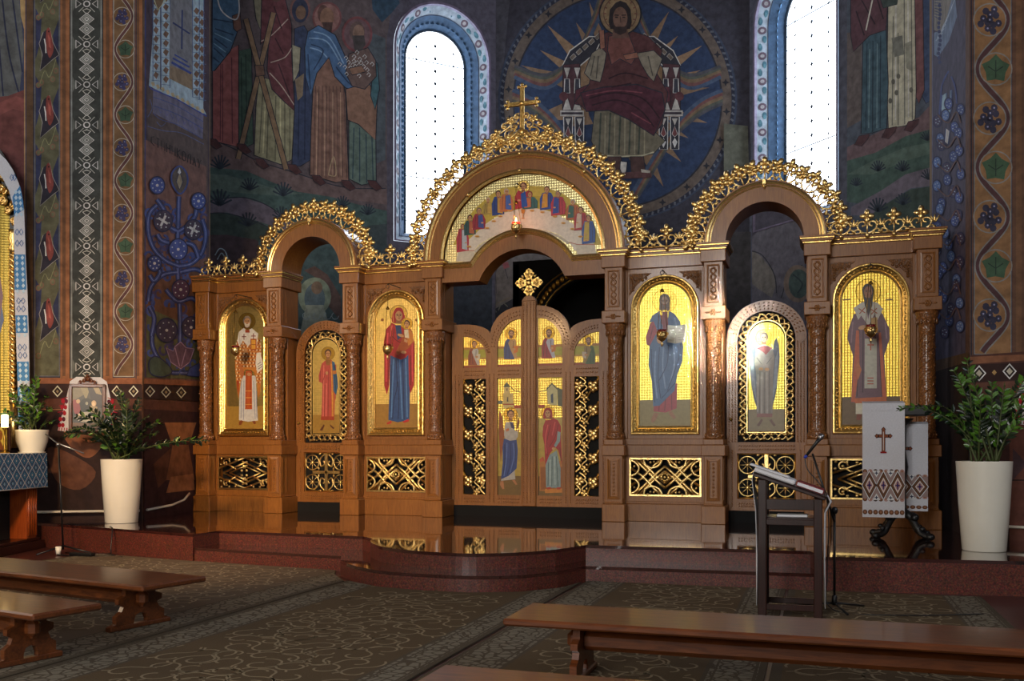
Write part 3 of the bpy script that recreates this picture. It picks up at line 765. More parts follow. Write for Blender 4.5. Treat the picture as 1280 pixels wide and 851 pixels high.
# ---------------------------------------------------------------- apse, right: robed saints on hills
def fresco_right():
    P = W['apse_right'].P; P.clip = (940.5, 1400); P.T = crop2(1050, 0, 2.935); P.step = .00014
    P.poly('#38404C', [(26, -120), (345, -120), (345, 900), (26, 900)])
    P.poly('#4A4240', [(26, 120), (80, 120), (80, 440), (26, 470)])
    P.poly('#554246', [(26, 540), (150, 480), (290, 430), (345, 370), (345, 470), (240, 500), (130, 560), (26, 600)])
    P.poly('#2E443C', [(26, 590), (130, 560), (240, 500), (345, 470), (345, 640), (240, 660), (150, 760), (26, 740)])
    P.poly('#3C5046', [(26, 640), (120, 590), (240, 540), (345, 520), (345, 560), (240, 590), (120, 640)])
    P.poly('#514A56', [(40, 760), (150, 700), (240, 640), (345, 610), (345, 680), (260, 690), (180, 740), (110, 790), (40, 790)])
    P.poly('#28362E', [(110, 790), (180, 742), (260, 694), (345, 682), (345, 900), (110, 900)])
    for x, y, s in ((140, 600, 1), (230, 600, 1), (320, 490, .9), (140, 740, 1.3), (232, 720, 1.1), (325, 630, 1), (60, 660, .8)):
        for a in range(-70, 71, 20):
            t = math.radians(a); P.line('#1C2630', [(x, y + 28 * s), (x + 30 * s * math.sin(t), y + 28 * s - 40 * s * math.cos(t))], 5 * s); P.k -= 1
        P.k += 1
    shape(P, '#2A3A58', [(300, -60), (330, -60), (332, 370), (316, 380), (300, 350)]); shape(P, '#5A3638', [(270, -60), (304, -60), (310, 330), (290, 380), (272, 340)])
    shape(P, '#8C8A76', [(178, -60), (274, -60), (280, 330), (276, 436), (240, 462), (178, 470), (172, 330)]); lines(P, '#54564E', [[(196, 60), (192, 460)], [(236, -40), (238, 456)], [(262, -40), (266, 440)], [(214, 120), (214, 460)]], 4); lines(P, '#A8A690', [[(206, 20), (204, 440)], [(250, 0), (252, 430)]], 4)
    for x, y in ((185, 370), (208, 340), (215, 280), (196, 300), (255, 240), (262, 330)): P.ell('#4A4840', x, y, 7, 10)
    P.poly('#5A5C54', [(190, 140), (230, 130), (236, 200), (200, 210)]); P.poly('#6E6E60', [(240, 160), (262, 150), (262, 260), (244, 250)])
    shape(P, '#2A4450', [(86, 110), (170, 100), (178, 300), (172, 470), (120, 488), (78, 490), (82, 300)]); lines(P, '#182C38', [[(100, 160), (96, 480)], [(122, 150), (120, 484)], [(150, 130), (148, 470)]], 4); lines(P, '#48646C', [[(110, 180), (106, 470)], [(138, 160), (136, 470)]], 4)
    shape(P, '#462A32', [(40, -60), (180, -60), (170, 110), (110, 130), (50, 190), (40, 130)]); lines(P, '#251820', [[(80, 0), (130, 90)], [(60, 40), (90, 130)], [(130, -30), (160, 70)]], 5); P.line('#A09A8C', [(96, 112), (120, 0), (124, -60)], 5)
    shape(P, '#2C3834', [(130, -60), (220, -60), (210, 16), (160, 30)])
    for x, y in ((80, 515), (180, 488), (262, 462)): shape(P, '#3E2426', [(x - 26, y + 16), (x - 10, y - 16), (x + 30, y - 24), (x + 24, y - 6), (x, y + 22)], OUT, 2)
    P.T = lambda q: q
    # lower, under the right arch
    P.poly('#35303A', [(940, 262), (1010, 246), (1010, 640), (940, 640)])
    P.T = crop2(880, 190, 3.403)
    P.poly('#47434A', [(195, 360), (240, 330), (430, 270), (430, 900), (195, 900)]); P.poly('#565048', [(198, 420), (240, 440), (290, 500), (310, 560), (290, 620), (230, 580), (198, 560)]); lines(P, '#242428', [[(198, 420), (250, 440), (300, 520), (310, 600)], [(330, 620), (360, 540), (420, 480)]], 5)
    P.ell('#5A4A3C', 400, 560, 60, 80); P.ell('#2E3E38', 405, 560, 44, 62); lines(P, '#1E2A2A', [[(380, 520), (420, 560), (400, 600)]], 6)
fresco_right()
# ---------------------------------------------------------------- ornamental piers
def vine(P, x0, x1, y0, y1, per, ph, gold='#5E4426', leaf='#2C4634', grape='#2A2A50', stem='#4A2A2C', edge='#26283C', light='#8A8478'):
    P.rect(edge, x0 - 1.2, y0 - 1, x1 + 1.2, y1 + 1); P.rect(light, x0 - .4, y0, x1 + .4, y1); P.rect(gold, x0 + .6, y0 + 1, x1 - .6, y1 - 1); P.k += 1
    cx = (x0 + x1) / 2; A = (x1 - x0) * .4
    clampy = lambda y: max(y0 + 1, min(y1 - 1, y))
    pts = []; y = y0 + 1
    while y <= y1 - 1: pts.append((cx + A * math.sin(2 * PI * (y - ph) / (2 * per)), y)); y += 3
    k0 = P.k
    P.line(light, pts, (x1 - x0) * .2); P.line(stem, pts, (x1 - x0) * .13)
    n = int((y1 - y0) / per) + 2
    for i in range(-1, n):
        yc = ph + per * i + per * .5 + math.floor((y0 - ph) / per) * per
        if yc - per * .34 < y0 + 1 or yc + per * .34 > y1 - 1: continue
        idx = round((yc - ph) / per - .5); s = -1 if idx % 2 == 0 else 1
        xx = cx + s * A * .2; r = (x1 - x0) * .34; P.k = k0 + 2
        P.line(stem, [(xx + r * 1.25 * math.cos(t * .5), yc + r * 1.25 * math.sin(t * .5)) for t in range(2, 13)], (x1 - x0) * .05)
        if idx % 2 == 0:
            P.ell(light, xx, yc, r * 1.34, r * 1.34, n=24); P.ell(gold, xx, yc, r * 1.24, r * 1.24, n=24)
            for j in range(12):
                a = j * 2.4; q = r * .29 * math.sqrt(j); P.ell(grape, xx + q * math.cos(a) * .9, yc + q * math.sin(a), r * .28, r * .3, n=8); P.k -= 1
            P.k += 1
            for j in range(0, 12, 2): a = j * 2.4; q = r * .29 * math.sqrt(j); P.ell('#6A6C90', xx + q * math.cos(a) * .9, yc + q * math.sin(a), r * .08, n=6); P.k -= 1
        else:
            P.ell(light, xx, yc, r * 1.34, r * 1.34, n=24); P.ell(gold, xx, yc, r * 1.24, r * 1.24, n=24)
            P.poly(leaf, [(xx + r * (1.18 if j % 2 == 0 else .84) * math.cos(2 * PI * j / 10 - .3), yc + r * (1.18 if j % 2 == 0 else .84) * math.sin(2 * PI * j / 10 - .3)) for j in range(10)])
            P.line('#182A20', [(xx, yc + r * .7), (xx, yc - r * .7)], r * .1); P.line('#182A20', [(xx - r * .6, yc - r * .2), (xx, yc + r * .2), (xx + r * .6, yc - r * .2)], r * .1)
    P.k = k0 + 6
def dado_band(P, xs, y0, y1, flip=1):
    for i, (x, y) in enumerate(xs):
        s = 6.4 if i % 2 == 0 or True else 3
        P.poly('#B8AE90', [(x - s, y), (x, y - s * 1.15), (x + s, y), (x, y + s * 1.15)]); P.poly('#2A1A16', [(x - s * .72, y), (x, y - s * .85), (x + s * .72, y), (x, y + s * .85)]); P.poly('#7A6A48', [(x - s * .3, y), (x, y - s * .38), (x + s * .3, y), (x, y + s * .38)]); P.k -= 3
    P.k += 4
def pier_left():
    P = W['pier_left'].P; P.clip = (-300, 177.8); P.T = None; P.step = .00012
    B0, B1 = -40, 472
    P.poly('#3A2018', [(-60, 472), (178, 472), (178, 660), (-60, 660)]); P.poly('#7E4C22', [(31, -60), (178, -60), (178, 481), (31, 481)])
    # far-left fresco
    P.poly('#2C3450', [(-60, -60), (31, -60), (31, 300), (-60, 300)]); P.poly('#4A4E50', [(-60, -60), (18, -60), (30, 60), (24, 120), (-60, 126)]); lines(P, '#1E2640', [[(0, -30), (10, 60), (24, 118)], [(-4, 20), (4, 120)], [(16, 0), (28, 90)]], 2)
    P.poly('#5A2E2C', [(-60, 126), (10, 120), (31, 112), (31, 300), (-60, 300)]); P.poly('#6A3632', [(0, 128), (20, 120), (31, 124), (31, 140), (16, 136), (0, 144)]); P.poly('#4A2A24', [(-60, 280), (33, 280), (33, 480), (-60, 480)]); P.poly('#8A7040', [(22, -60), (31, -60), (31, 40), (26, 20)])
    P.rect('#4C3620', 31, -60, 42, 481); P.rect('#8A6A40', 30.2, -60, 31.6, 476); P.rect('#2C3458', 32, -60, 32.8, 476)
    P.rect('#222636', 41.5, B0, 76, B1); P.rect('#5A5A60', 43, B0, 74.8, B1 - 1.5); P.rect('#4A4A34', 44, B0, 73.8, B1 - 2.5)
    P.k += 1; k0 = P.k
    for i in range(7):      # fish among reeds
        y = 44 + 84.5 * i - 84; P.k = k0
        if y > 400: continue
        P.poly('#262C4C', [(44.5, y - 34), (52, y - 20), (50, y + 10), (44.5, y + 30)]); P.poly('#222844', [(73.5, y - 20), (66, y), (70, y + 30), (73.5, y + 40)])
        P.poly('#23202C', [(54, y - 4), (62, y - 10), (66, y + 8), (74, y + 24), (66, y + 30), (50, y + 44), (53, y + 24), (49, y + 10)]); P.line('#7E7A78', [(54, y - 4), (49, y + 10), (53, y + 24), (50, y + 44), (66, y + 30), (74, y + 24), (66, y + 8), (62, y - 10)], .7)
        P.poly('#6E2C26', [(58, y - 6), (62, y - 9), (65, y + 4), (67, y + 18), (62, y + 28), (58, y + 14)], smooth=True); P.poly('#8E3E32', [(60, y - 2), (63, y + 4), (64, y + 16), (61, y + 14)])
        P.line('#C8C4BC', [(55.5, y + 4), (57, y + 12), (57.5, y + 22)], 1.5); P.ell('#2A1614', 61, y - 5, 1, 1.3, n=8)
        for x, yy in ((52, y - 26), (66, y - 30), (48, y + 62), (70, y + 44)): P.ell('#6A4636', x, yy, 3.2, 3.8, n=12); P.ell('#55543A', x, yy, 2.2, 2.8, n=12)
        P.line('#6E7048', [(50, y + 60), (56, y + 44), (62, y + 52), (70, y + 30)], .8, True)
    P.k = k0 + 8
    # grey cross-stitch strip
    P.rect('#1E2226', 87, B0, 129, B1 + 4); P.rect('#6A6E6C', 88.4, B0, 127.6, B1 + 2.5); P.rect('#2E3230', 90.4, B0, 125.6, B1 + 1); P.k += 1
    k0 = P.k; y = 4; cx = 108.5
    def dia(x, yy, r, c, w=None):
        pts = [(x - r, yy), (x, yy - r * .82), (x + r, yy), (x, yy + r * .82)]
        if w: P.line(c, pts, w, closed=True)
        else: P.poly(c, pts)
    i = 0; yy = 5 - 50.4
    while yy < B1 - 8:
        P.k = k0
        P.poly('#4E524E', [(90.6, yy + 10), (96, yy), (104, yy + 8), (108.5, yy + 4), (113, yy + 8), (121, yy), (125.4, yy + 10), (125.4, yy - 10), (121, yy), (113, yy - 8), (104, yy - 8), (96, yy), (90.6, yy - 10)])
        P.ell('#B4B4AC', cx, yy, 4.6, 4.2, n=10); P.ell('#2E3230', cx, yy, 3, 2.8, n=10)
        for s in (-1, 1):
            P.line('#B4B4AC', [(cx + s * 7, yy), (cx + s * 13.5, yy - 5), (cx + s * 13.5, yy + 5)], 1.2, closed=True)
            P.line('#A0A098', [(cx - 5, yy + s * 8), (cx, yy + s * 13), (cx + 5, yy + s * 8), (cx, yy + s * 6)], 1.2, closed=True)
            P.line('#8A8C86', [(cx - s * 4, yy + 4), (cx - s * 10, yy + 10)], 1); P.line('#8A8C86', [(cx - s * 4, yy - 4), (cx - s * 10, yy - 10)], 1)
        for q in (19, 31.4):
            if yy + q > B1 - 6: continue
            dia(cx, yy + q, 10, '#5A5E5A'); dia(cx, yy + q, 9, '#B0B2AA', 1.0); dia(cx, yy + q, 6, '#8A8E88', .9); dia(cx, yy + q, 2.8, '#C0C0B8', 1)
        yy += 50.4
    P.k = k0 + 10
    for x in (80, 134.5, 172): P.rect('#5A3A20', x - 2, -60, x + 2, 470); P.rect('#7E5430', x - 4.6, -60, x - 3.8, 476)
    vine(P, 142, 167.5, B0, 471, 41, 0)
    P.rect('#22283E', 169.6, -60, 170.6, 476)
    # dado
    P.poly('#2A1614', [(-60, 479), (177, 480), (177, 498), (-60, 497)]); P.poly('#7A4420', [(-60, 473), (177, 473), (177, 479.5), (-60, 479.5)])
    dado_band(P, [(x, 489) for x in (28, 72, 94, 146, 167)], 0, 0)
    P.poly('#4E281A', [(-60, 498), (177, 499), (177, 511), (-60, 510)]); P.line('#7A4A24', [(-60, 511), (177, 512)], 1)
    P.poly('#24120F', [(-60, 514), (177, 514), (177, 660), (-60, 660)])
    P.poly('#6A3A1A', [(88, 528), (110, 524), (134, 540), (126, 560), (112, 572), (96, 566), (80, 545)], smooth=True); P.poly('#4E2A16', [(60, 560), (90, 568), (120, 590), (100, 612), (70, 600)], smooth=True)
pier_left()
def jamb_left():
    P = W['jamb_left'].P; P.clip = (178.2, 262.5); P.step = .00012; P.T = None
    P.rect('#5A4024', 177, -80, 300, 480); P.poly('#3E2E3A', [(182, -60), (262, -60), (262, 477), (182, 471)])
    P.line('#2A3468', [(181.5, -60), (181.5, 471), (250, 475.5), (262, 476)], 1.6); P.line('#8A6A3C', [(262.5, -60), (262.5, 360)], 1.4)
    # embroidered towel
    P.T = crop2(170, 0, 3.55)
    P.poly('#4C3C38', [(50, 380), (318, 520), (318, 900), (50, 900)]); P.poly('#68443A', [(42, 620), (312, 740), (312, 1700), (42, 1700)])
    P.poly('#5C5870', [(76, 330), (300, 480), (296, 616), (74, 500)]); lines(P, '#33427A', [[(74, 500), (110, 530), (180, 552), (250, 590), (296, 616)], [(76, 430), (180, 470), (298, 540)], [(78, 470), (180, 506), (298, 572)]], 3)
    for k in range(8): P.line('#4A4A80', [(84 + 26 * k, 490 + 12 * k), (97 + 26 * k, 470 + 12 * k), (110 + 26 * k, 504 + 12 * k)], 2.5)
    P.poly('#8AA0AC', [(84, -100), (300, -100), (298, 480), (312, 510), (56, 380), (70, 200)]); P.poly('#46424C', [(106, -60), (112, -60), (112, 400), (106, 396)])
    k0 = P.k
    for j in range(11):
        for x, w in ((88, 12), (132, 13), (268, 13), (292, 12)):
            y = -30 + j * 40 + (x - 80) * .42; 
            if y > 350 + (x - 80) * .5 - 20: continue
            P.k = k0; P.poly('#6A4A34', [(x - w, y), (x - 2, y - 16), (x + w, y - 4), (x + 2, y + 18)]); P.line('#3C5A80', [(x - w - 6, y + 22), (x + w + 6, y + 26)], 2)
    P.k = k0 + 2
    for x in (74, 110, 150, 250, 280, 300): P.line('#34507E', [(x, -80), (x, 360 + (x - 74) * .4)], 3)
    P.poly('#68686E', [(152, -100), (248, -100), (250, 396), (146, 344)]); P.poly('#7A6448', [(150, 290), (250, 330), (250, 400), (146, 348)])
    P.line('#23305E', [(204, 44), (202, 218)], 7); P.line('#23305E', [(162, 100), (238, 150)], 7)
    for k, (a, b) in enumerate((((170, 242), (228, 276)), ((162, 258), (236, 298)), ((156, 276), (244, 326)))): P.line('#23387E', [a, b], 6 + k * 2)
    for k in range(11): P.poly('#A89468', [(64 + 22 * k, 366 + 12 * k), (76 + 22 * k, 362 + 12 * k), (84 + 22 * k, 378 + 12 * k), (72 + 22 * k, 384 + 12 * k)]); P.k -= 1
    P.k += 1; P.line('#2A3A8A', [(56, 382), (70, 396), (180, 440), (312, 516)], 5); P.poly('#6A5030', [(60, -60), (150, -60), (96, 56)]); P.line('#C0A878', [(64, -40), (96, 44), (146, -20)], 4)
    lines(P, '#46507A', [[(50, 560), (120, 580), (200, 590), (300, 640)], [(60, 440), (70, 480), (50, 520)], [(90, 540), (110, 560), (130, 545)]], 3)
    # painted inscription
    glyph = {'C': [[(1, 0), (0, .2), (0, .8), (1, 1)]], 'T': [[(0, 0), (1, 0)], [(.5, 0), (.5, 1)]], 'H': [[(0, 0), (0, 1)], [(1, 0), (1, 1)], [(0, .5), (1, .5)]], 'I': [[(.5, 0), (.5, 1)]], 'K': [[(0, 0), (0, 1)], [(1, 0), (0, .5), (1, 1)]], 'O': [[(0, .1), (0, .9), (.5, 1), (1, .9), (1, .1), (.5, 0), (0, .1)]], 'L': [[(0, 1), (.2, .2), (.5, 0), (1, 0), (1, 1)]], 'A': [[(0, 1), (.5, 0), (1, 1)], [(.2, .6), (.8, .6)]], 'Y': [[(0, 0), (.5, .5), (1, 0)], [(.5, .5), (.3, 1)]], 'N': [[(0, 0), (0, 1), (1, 0), (1, 1)]]}
    for i, ch in enumerate('CTNHNKOLAY'):
        x0 = 66 + 23 * i; y0 = 600 + 11.5 * i
        for l in glyph[ch]: P.line('#241E22', [(x0 + a * 14, y0 + b * 40 + a * 7) for a, b in l], 4)
    # tree of blue flowers
    P.T = crop2(170, 180, 2.75); P.k += 1
    P.poly('#5C3A24', [(34, 420), (240, 420), (240, 806), (34, 800)]); P.poly('#4E5030', [(34, 560), (216, 640), (216, 808), (34, 802)])
    S_ = '#2C3C78'; D_ = '#22264A'
    rr = random.Random(4)
    for i in range(120):
        x, y = rr.uniform(44, 232), rr.uniform(210, 780); a0 = rr.uniform(0, 6.28); h = rr.choice((-1, 1)); r = rr.uniform(12, 20)
        if x > 205 and y > 640: continue
        P.line(('#2C3C78', '#34488A', '#3A3460')[i % 3], [(x + r * (1 - .1 * k) * math.cos(a0 + h * k * .75), y + r * 1.1 * (1 - .1 * k) * math.sin(a0 + h * k * .75)) for k in range(8)], 8, True); P.k -= .9
    for l in ([(146, 760), (150, 640), (146, 520), (140, 400), (142, 300), (146, 180)], [(146, 420), (100, 400), (60, 360), (40, 300), (44, 240), (70, 210)], [(146, 420), (190, 410), (226, 370), (238, 310), (226, 260)], [(142, 300), (110, 280), (96, 230), (70, 190)], [(144, 300), (176, 280), (200, 250), (206, 220)], [(140, 440), (90, 450), (50, 490), (40, 540)], [(150, 440), (200, 430), (236, 440), (244, 400)], [(60, 620), (52, 680), (70, 730), (110, 780), (146, 786)], [(230, 640), (236, 720), (196, 780), (150, 786)], [(44, 560), (60, 600), (50, 660)], [(100, 500), (140, 540), (190, 530), (220, 560)], [(60, 420), (80, 440), (60, 470), (44, 450)], [(110, 340), (84, 330), (70, 310)], [(170, 340), (196, 350), (212, 390)]):
        P.line(D_, l, 17, True); P.line(S_, l, 11, True); P.line('#5C6CA0', l, 2.5, True)
    for x, y, r, c in ((70, 142, 24, '#33468C'), (212, 196, 23, '#33468C'), (90, 264, 30, '#3A2E44'), (194, 294, 28, '#3A2E44'), (142, 362, 30, '#33468C'), (102, 640, 34, '#38304A'), (60, 410, 22, '#2C3C7C'), (186, 630, 30, '#38304A'), (150, 500, 28, '#4A2E4A')):
        P.ell('#1E2244', x, y, r + 4, (r + 4) * 1.15); P.ell(c, x, y, r, r * 1.15)
        for k in range(8): a = k * PI / 4 + .3; P.ell('#9AA4C0', x + r * .72 * math.cos(a), y + r * .82 * math.sin(a), 2.6, n=6); P.k -= 1
        P.k += 1
        if c == '#3A2E44':
            for a in (.5, 2.07): P.line('#B8B8BC', [(x - r * .6 * math.cos(a), y - r * .7 * math.sin(a)), (x + r * .6 * math.cos(a), y + r * .7 * math.sin(a))], 8)
        else: P.ell('#A8B0C8', x, y, 5)
    shape(P, '#4A4038', [(146, 76), (170, 100), (172, 140), (148, 172), (122, 140), (120, 100)], '#2C3C78', 6, True); shape(P, '#8A7C60', [(146, 96), (158, 130), (146, 156), (134, 130)], D_, 3); shape(P, '#C8C4B8', [(146, 80), (152, 98), (146, 106), (138, 98)], D_, 2)
    shape(P, '#584058', [(100, 700), (124, 712), (130, 696), (150, 680), (168, 700), (196, 704), (180, 750), (150, 772), (116, 750)], '#8A7090', 3)
    lines(P, '#8A7090', [[(130, 700), (146, 764)], [(168, 704), (152, 764)]], 3)
    shape(P, '#3A4A3C', [(40, 750), (60, 730), (90, 744), (120, 780), (90, 800), (48, 790)], D_, 4, True); shape(P, '#2C3C78', [(180, 770), (216, 750), (216, 800), (170, 796)], D_, 4)
    # dado
    P.T = None; P.k += 1
    P.poly('#7A4420', [(177, 473), (262, 477), (262, 483), (177, 479.5)]); P.poly('#2A1614', [(177, 480), (262, 484), (262, 502), (177, 498)]); dado_band(P, [(186, 489), (206, 490), (225, 490.5)], 0, 0)
    P.poly('#4E281A', [(177, 499), (262, 503), (262, 516), (177, 511)]); P.poly('#33181A', [(177, 511), (262, 516), (262, 660), (177, 668)])
    P.poly('#8A5220', [(204, 528), (244, 528), (236, 552), (212, 552)]); P.poly('#6A3C1A', [(214, 556), (234, 556), (242, 600), (206, 600)]); P.poly('#8A5220', [(212, 596), (240, 592), (242, 612), (206, 616)]); P.poly('#4E2816', [(190, 580), (212, 560), (206, 600), (196, 610)])
jamb_left()
def pier_right():
    P = W['pier_right'].P; P.clip = (1212.6, 1600); P.T = None; P.step = .00012
    P.poly('#4A3020', [(1212, -80), (1300, -80), (1300, 470), (1214, 470)])
    P.rect('#16182A', 1213.5, -80, 1215, 445); P.k += 1
    vine(P, 1218, 1264, -80, 443, 61.5, -6, gold='#6A4A26', leaf='#28422E', grape='#242438', stem='#3C2226', edge='#1A1E36', light='#5E5E5C')
    P.rect('#553820', 1270, -80, 1277, 470)
    P.poly('#3E2016', [(1213, 444), (1300, 438), (1300, 690), (1213, 690)]); P.poly('#6A3E20', [(1213, 446), (1300, 442), (1300, 449), (1213, 455)]); P.poly('#26120F', [(1213, 456), (1300, 452), (1300, 474), (1213, 478)])
    for x, y in ((1224, 466.5), (1262, 464)):
        P.poly('#C0B8A4', [(x - 9, y), (x, y - 10), (x + 9, y), (x, y + 10)]); P.poly('#221A18', [(x - 7, y), (x, y - 8), (x + 7, y), (x, y + 8)]); P.poly('#98927E', [(x - 4, y), (x, y - 4.6), (x + 4, y), (x, y + 4.6)]); P.k -= 3
    P.k += 4; P.poly('#8A6A30', [(1240, 465.4), (1243, 462), (1246, 465.4), (1243, 469)])
    P.poly('#4E2C1E', [(1213, 479), (1300, 475), (1300, 492), (1213, 496)]); P.poly('#241512', [(1213, 497), (1300, 493), (1300, 690), (1213, 690)])
    P.poly('#3C201C', [(1213, 540), (1300, 540), (1300, 600), (1213, 600)]); P.poly('#5A3024', [(1262, 520), (1290, 520), (1290, 680), (1262, 680)]); P.poly('#3E2A30', [(1266, 560), (1284, 580), (1266, 600)]); P.line('#16100F', [(1213, 600), (1300, 600)], 1.5)
pier_right()
def jamb_right():
    P = W['jamb_right'].P; P.clip = (1165, 1212); P.T = None; P.step = .00012
    P.rect('#3E3A52', 1160, -80, 1213, 690); P.rect('#50362A', 1207, -80, 1213, 460); P.rect('#5A5A70', 1164, -80, 1166, 480)
    P.T = crop2(1050, 0, 2.935)
    P.poly('#6E6A64', [(345, -80), (420, -80), (400, 60), (372, 120), (345, 110)]); P.poly('#5A6E8C', [(345, 120), (380, 110), (420, -40), (430, 60), (400, 150), (360, 210), (345, 200)])
    for k in range(9): P.line('#8A9AB4', [(352 + 6 * k, 150 - 12 * k), (376 + 6 * k, 120 - 16 * k)], 3); P.line('#2E3A5E', [(348, 10 * k - 20), (372, 12 * k - 24)], 3)
    for k in range(14): P.ell('#2A3460', 366 + 3 * math.sin(k), 20 + 16 * k, 6, 7)
    shape(P, '#7C9CB8', [(384, 440), (372, 400), (376, 350), (392, 340), (394, 380), (404, 380), (406, 330), (412, 330), (410, 400), (396, 440)], '#34487C', 4); shape(P, '#A8B4BC', [(390, 470), (404, 480), (398, 530), (386, 520)], '#34487C', 3)
    P.line('#34427A', [(400, 260), (380, 300), (372, 340), (366, 420)], 6, True); P.line('#34427A', [(410, 280), (424, 320), (430, 380)], 6, True)
    for i in range(40):
        a = i * 2.4; x = 400 + 44 * math.sin(i * 1.7); y = 380 + i * 21.5
        c = ('#34488C', '#2C3E7C', '#40609C', '#3A2E50')[i % 4]
        P.ell('#20264C', x, y, 17, 24); P.ell(c, x, y, 13, 19)
        for k in range(5): P.ell('#8498C0', x + 7 * math.cos(k * 1.26), y + 10 * math.sin(k * 1.26), 2.4, n=6); P.k -= 1
        P.k -= 1
    P.k += 2
    for i in range(9): P.line('#5A4040', [(360, 420 + 90 * i), (400, 450 + 90 * i), (430, 410 + 90 * i), (446, 450 + 90 * i)], 5, True)
    P.k += 1; P.T = None
    P.poly('#4A3420', [(1160, 452), (1213, 440), (1213, 452), (1160, 466)]); P.poly('#241412', [(1160, 466), (1213, 452), (1213, 690), (1160, 690)])
jamb_right()
# ================================================================ ICONOSTASIS
X0, Y0 = -4.32, 13.65
PC = [1.436, 2.877, 4.282, 5.682]
ico = thing('iconostasis', 'carved honey-brown oak iconostasis with gilded cresting across the sanctuary platform', 'iconostasis', (X0, Y0, TOP))
def arc(cx, cz, r, a0, a1, n, y=0):
    return [(cx + r * math.cos(math.radians(a0 + (a1 - a0) * i / n)), y, cz + r * math.sin(math.radians(a0 + (a1 - a0) * i / n))) for i in range(n + 1)]
def prism_holes(g, outer, holes, y0, y1, mat=0):
    loops = [[Vector((p[0], p[1], 0)) for p in outer]] + [[Vector((p[0], p[1], 0)) for p in h] for h in holes]
    allp = [p for l in loops for p in l]; n = len(allp)
    tri = tessellate_polygon(loops)
    vs = [(p.x, y0, p.y) for p in allp] + [(p.x, y1, p.y) for p in allp]
    fs = [tuple(t) for t in tri] + [tuple(i + n for i in t) for t in tri]; o = 0
    for l in loops:
        m = len(l)
        fs += [(o + i, o + (i + 1) % m, o + (i + 1) % m + n, o + i + n) for i in range(m)]; o += m
    g.add(vs, fs, mat)
GOLDPROF = [(-.03, 0), (-.028, .02), (0, .034), (.028, .02), (.03, 0)]
def corn(g, x0, x1, yf, z=4.24, side=True, depth=.3):
    """stepped cornice with two gilt fillets; front face at yf, returns at both ends"""
    for zz0, zz1, pr, mt in ((z, z + .022, .012, 1), (z + .022, z + .05, .03, 0), (z + .05, z + .072, .05, 1), (z + .072, z + .1, .056, 0)):
        e = pr if side else 0
        g.box(x0 - e, x1 + e, yf - pr, yf + depth, zz0, zz1, mt, .004)
def braid(g, cx, yf, z0, z1, w, mat=0, axis='x', n=5):
    """interlaced plait carved in relief in a sunk panel"""
    for ph in (0, PI):
        pts = []
        m = n * 8
        for i in range(m + 1):
            t = i / m; o = w * math.sin(n * PI * t + ph); d = .006 * math.cos(n * PI * t + ph)
            z = z0 + (z1 - z0) * t
            pts.append((cx + o, yf + d, z) if axis == 'x' else (cx + d, yf + o, z))
        g.tube(pts, .014, 4, mat)
def panel_inset(g, cx, yf, z0, z1, hw, mat=0):
    g.sweep([(cx - hw, yf, z0), (cx + hw, yf, z0), (cx + hw, yf, z1), (cx - hw, yf, z1)], [(-.012, 0), (-.012, .012), (.006, .016), (.012, 0)], mat, True)
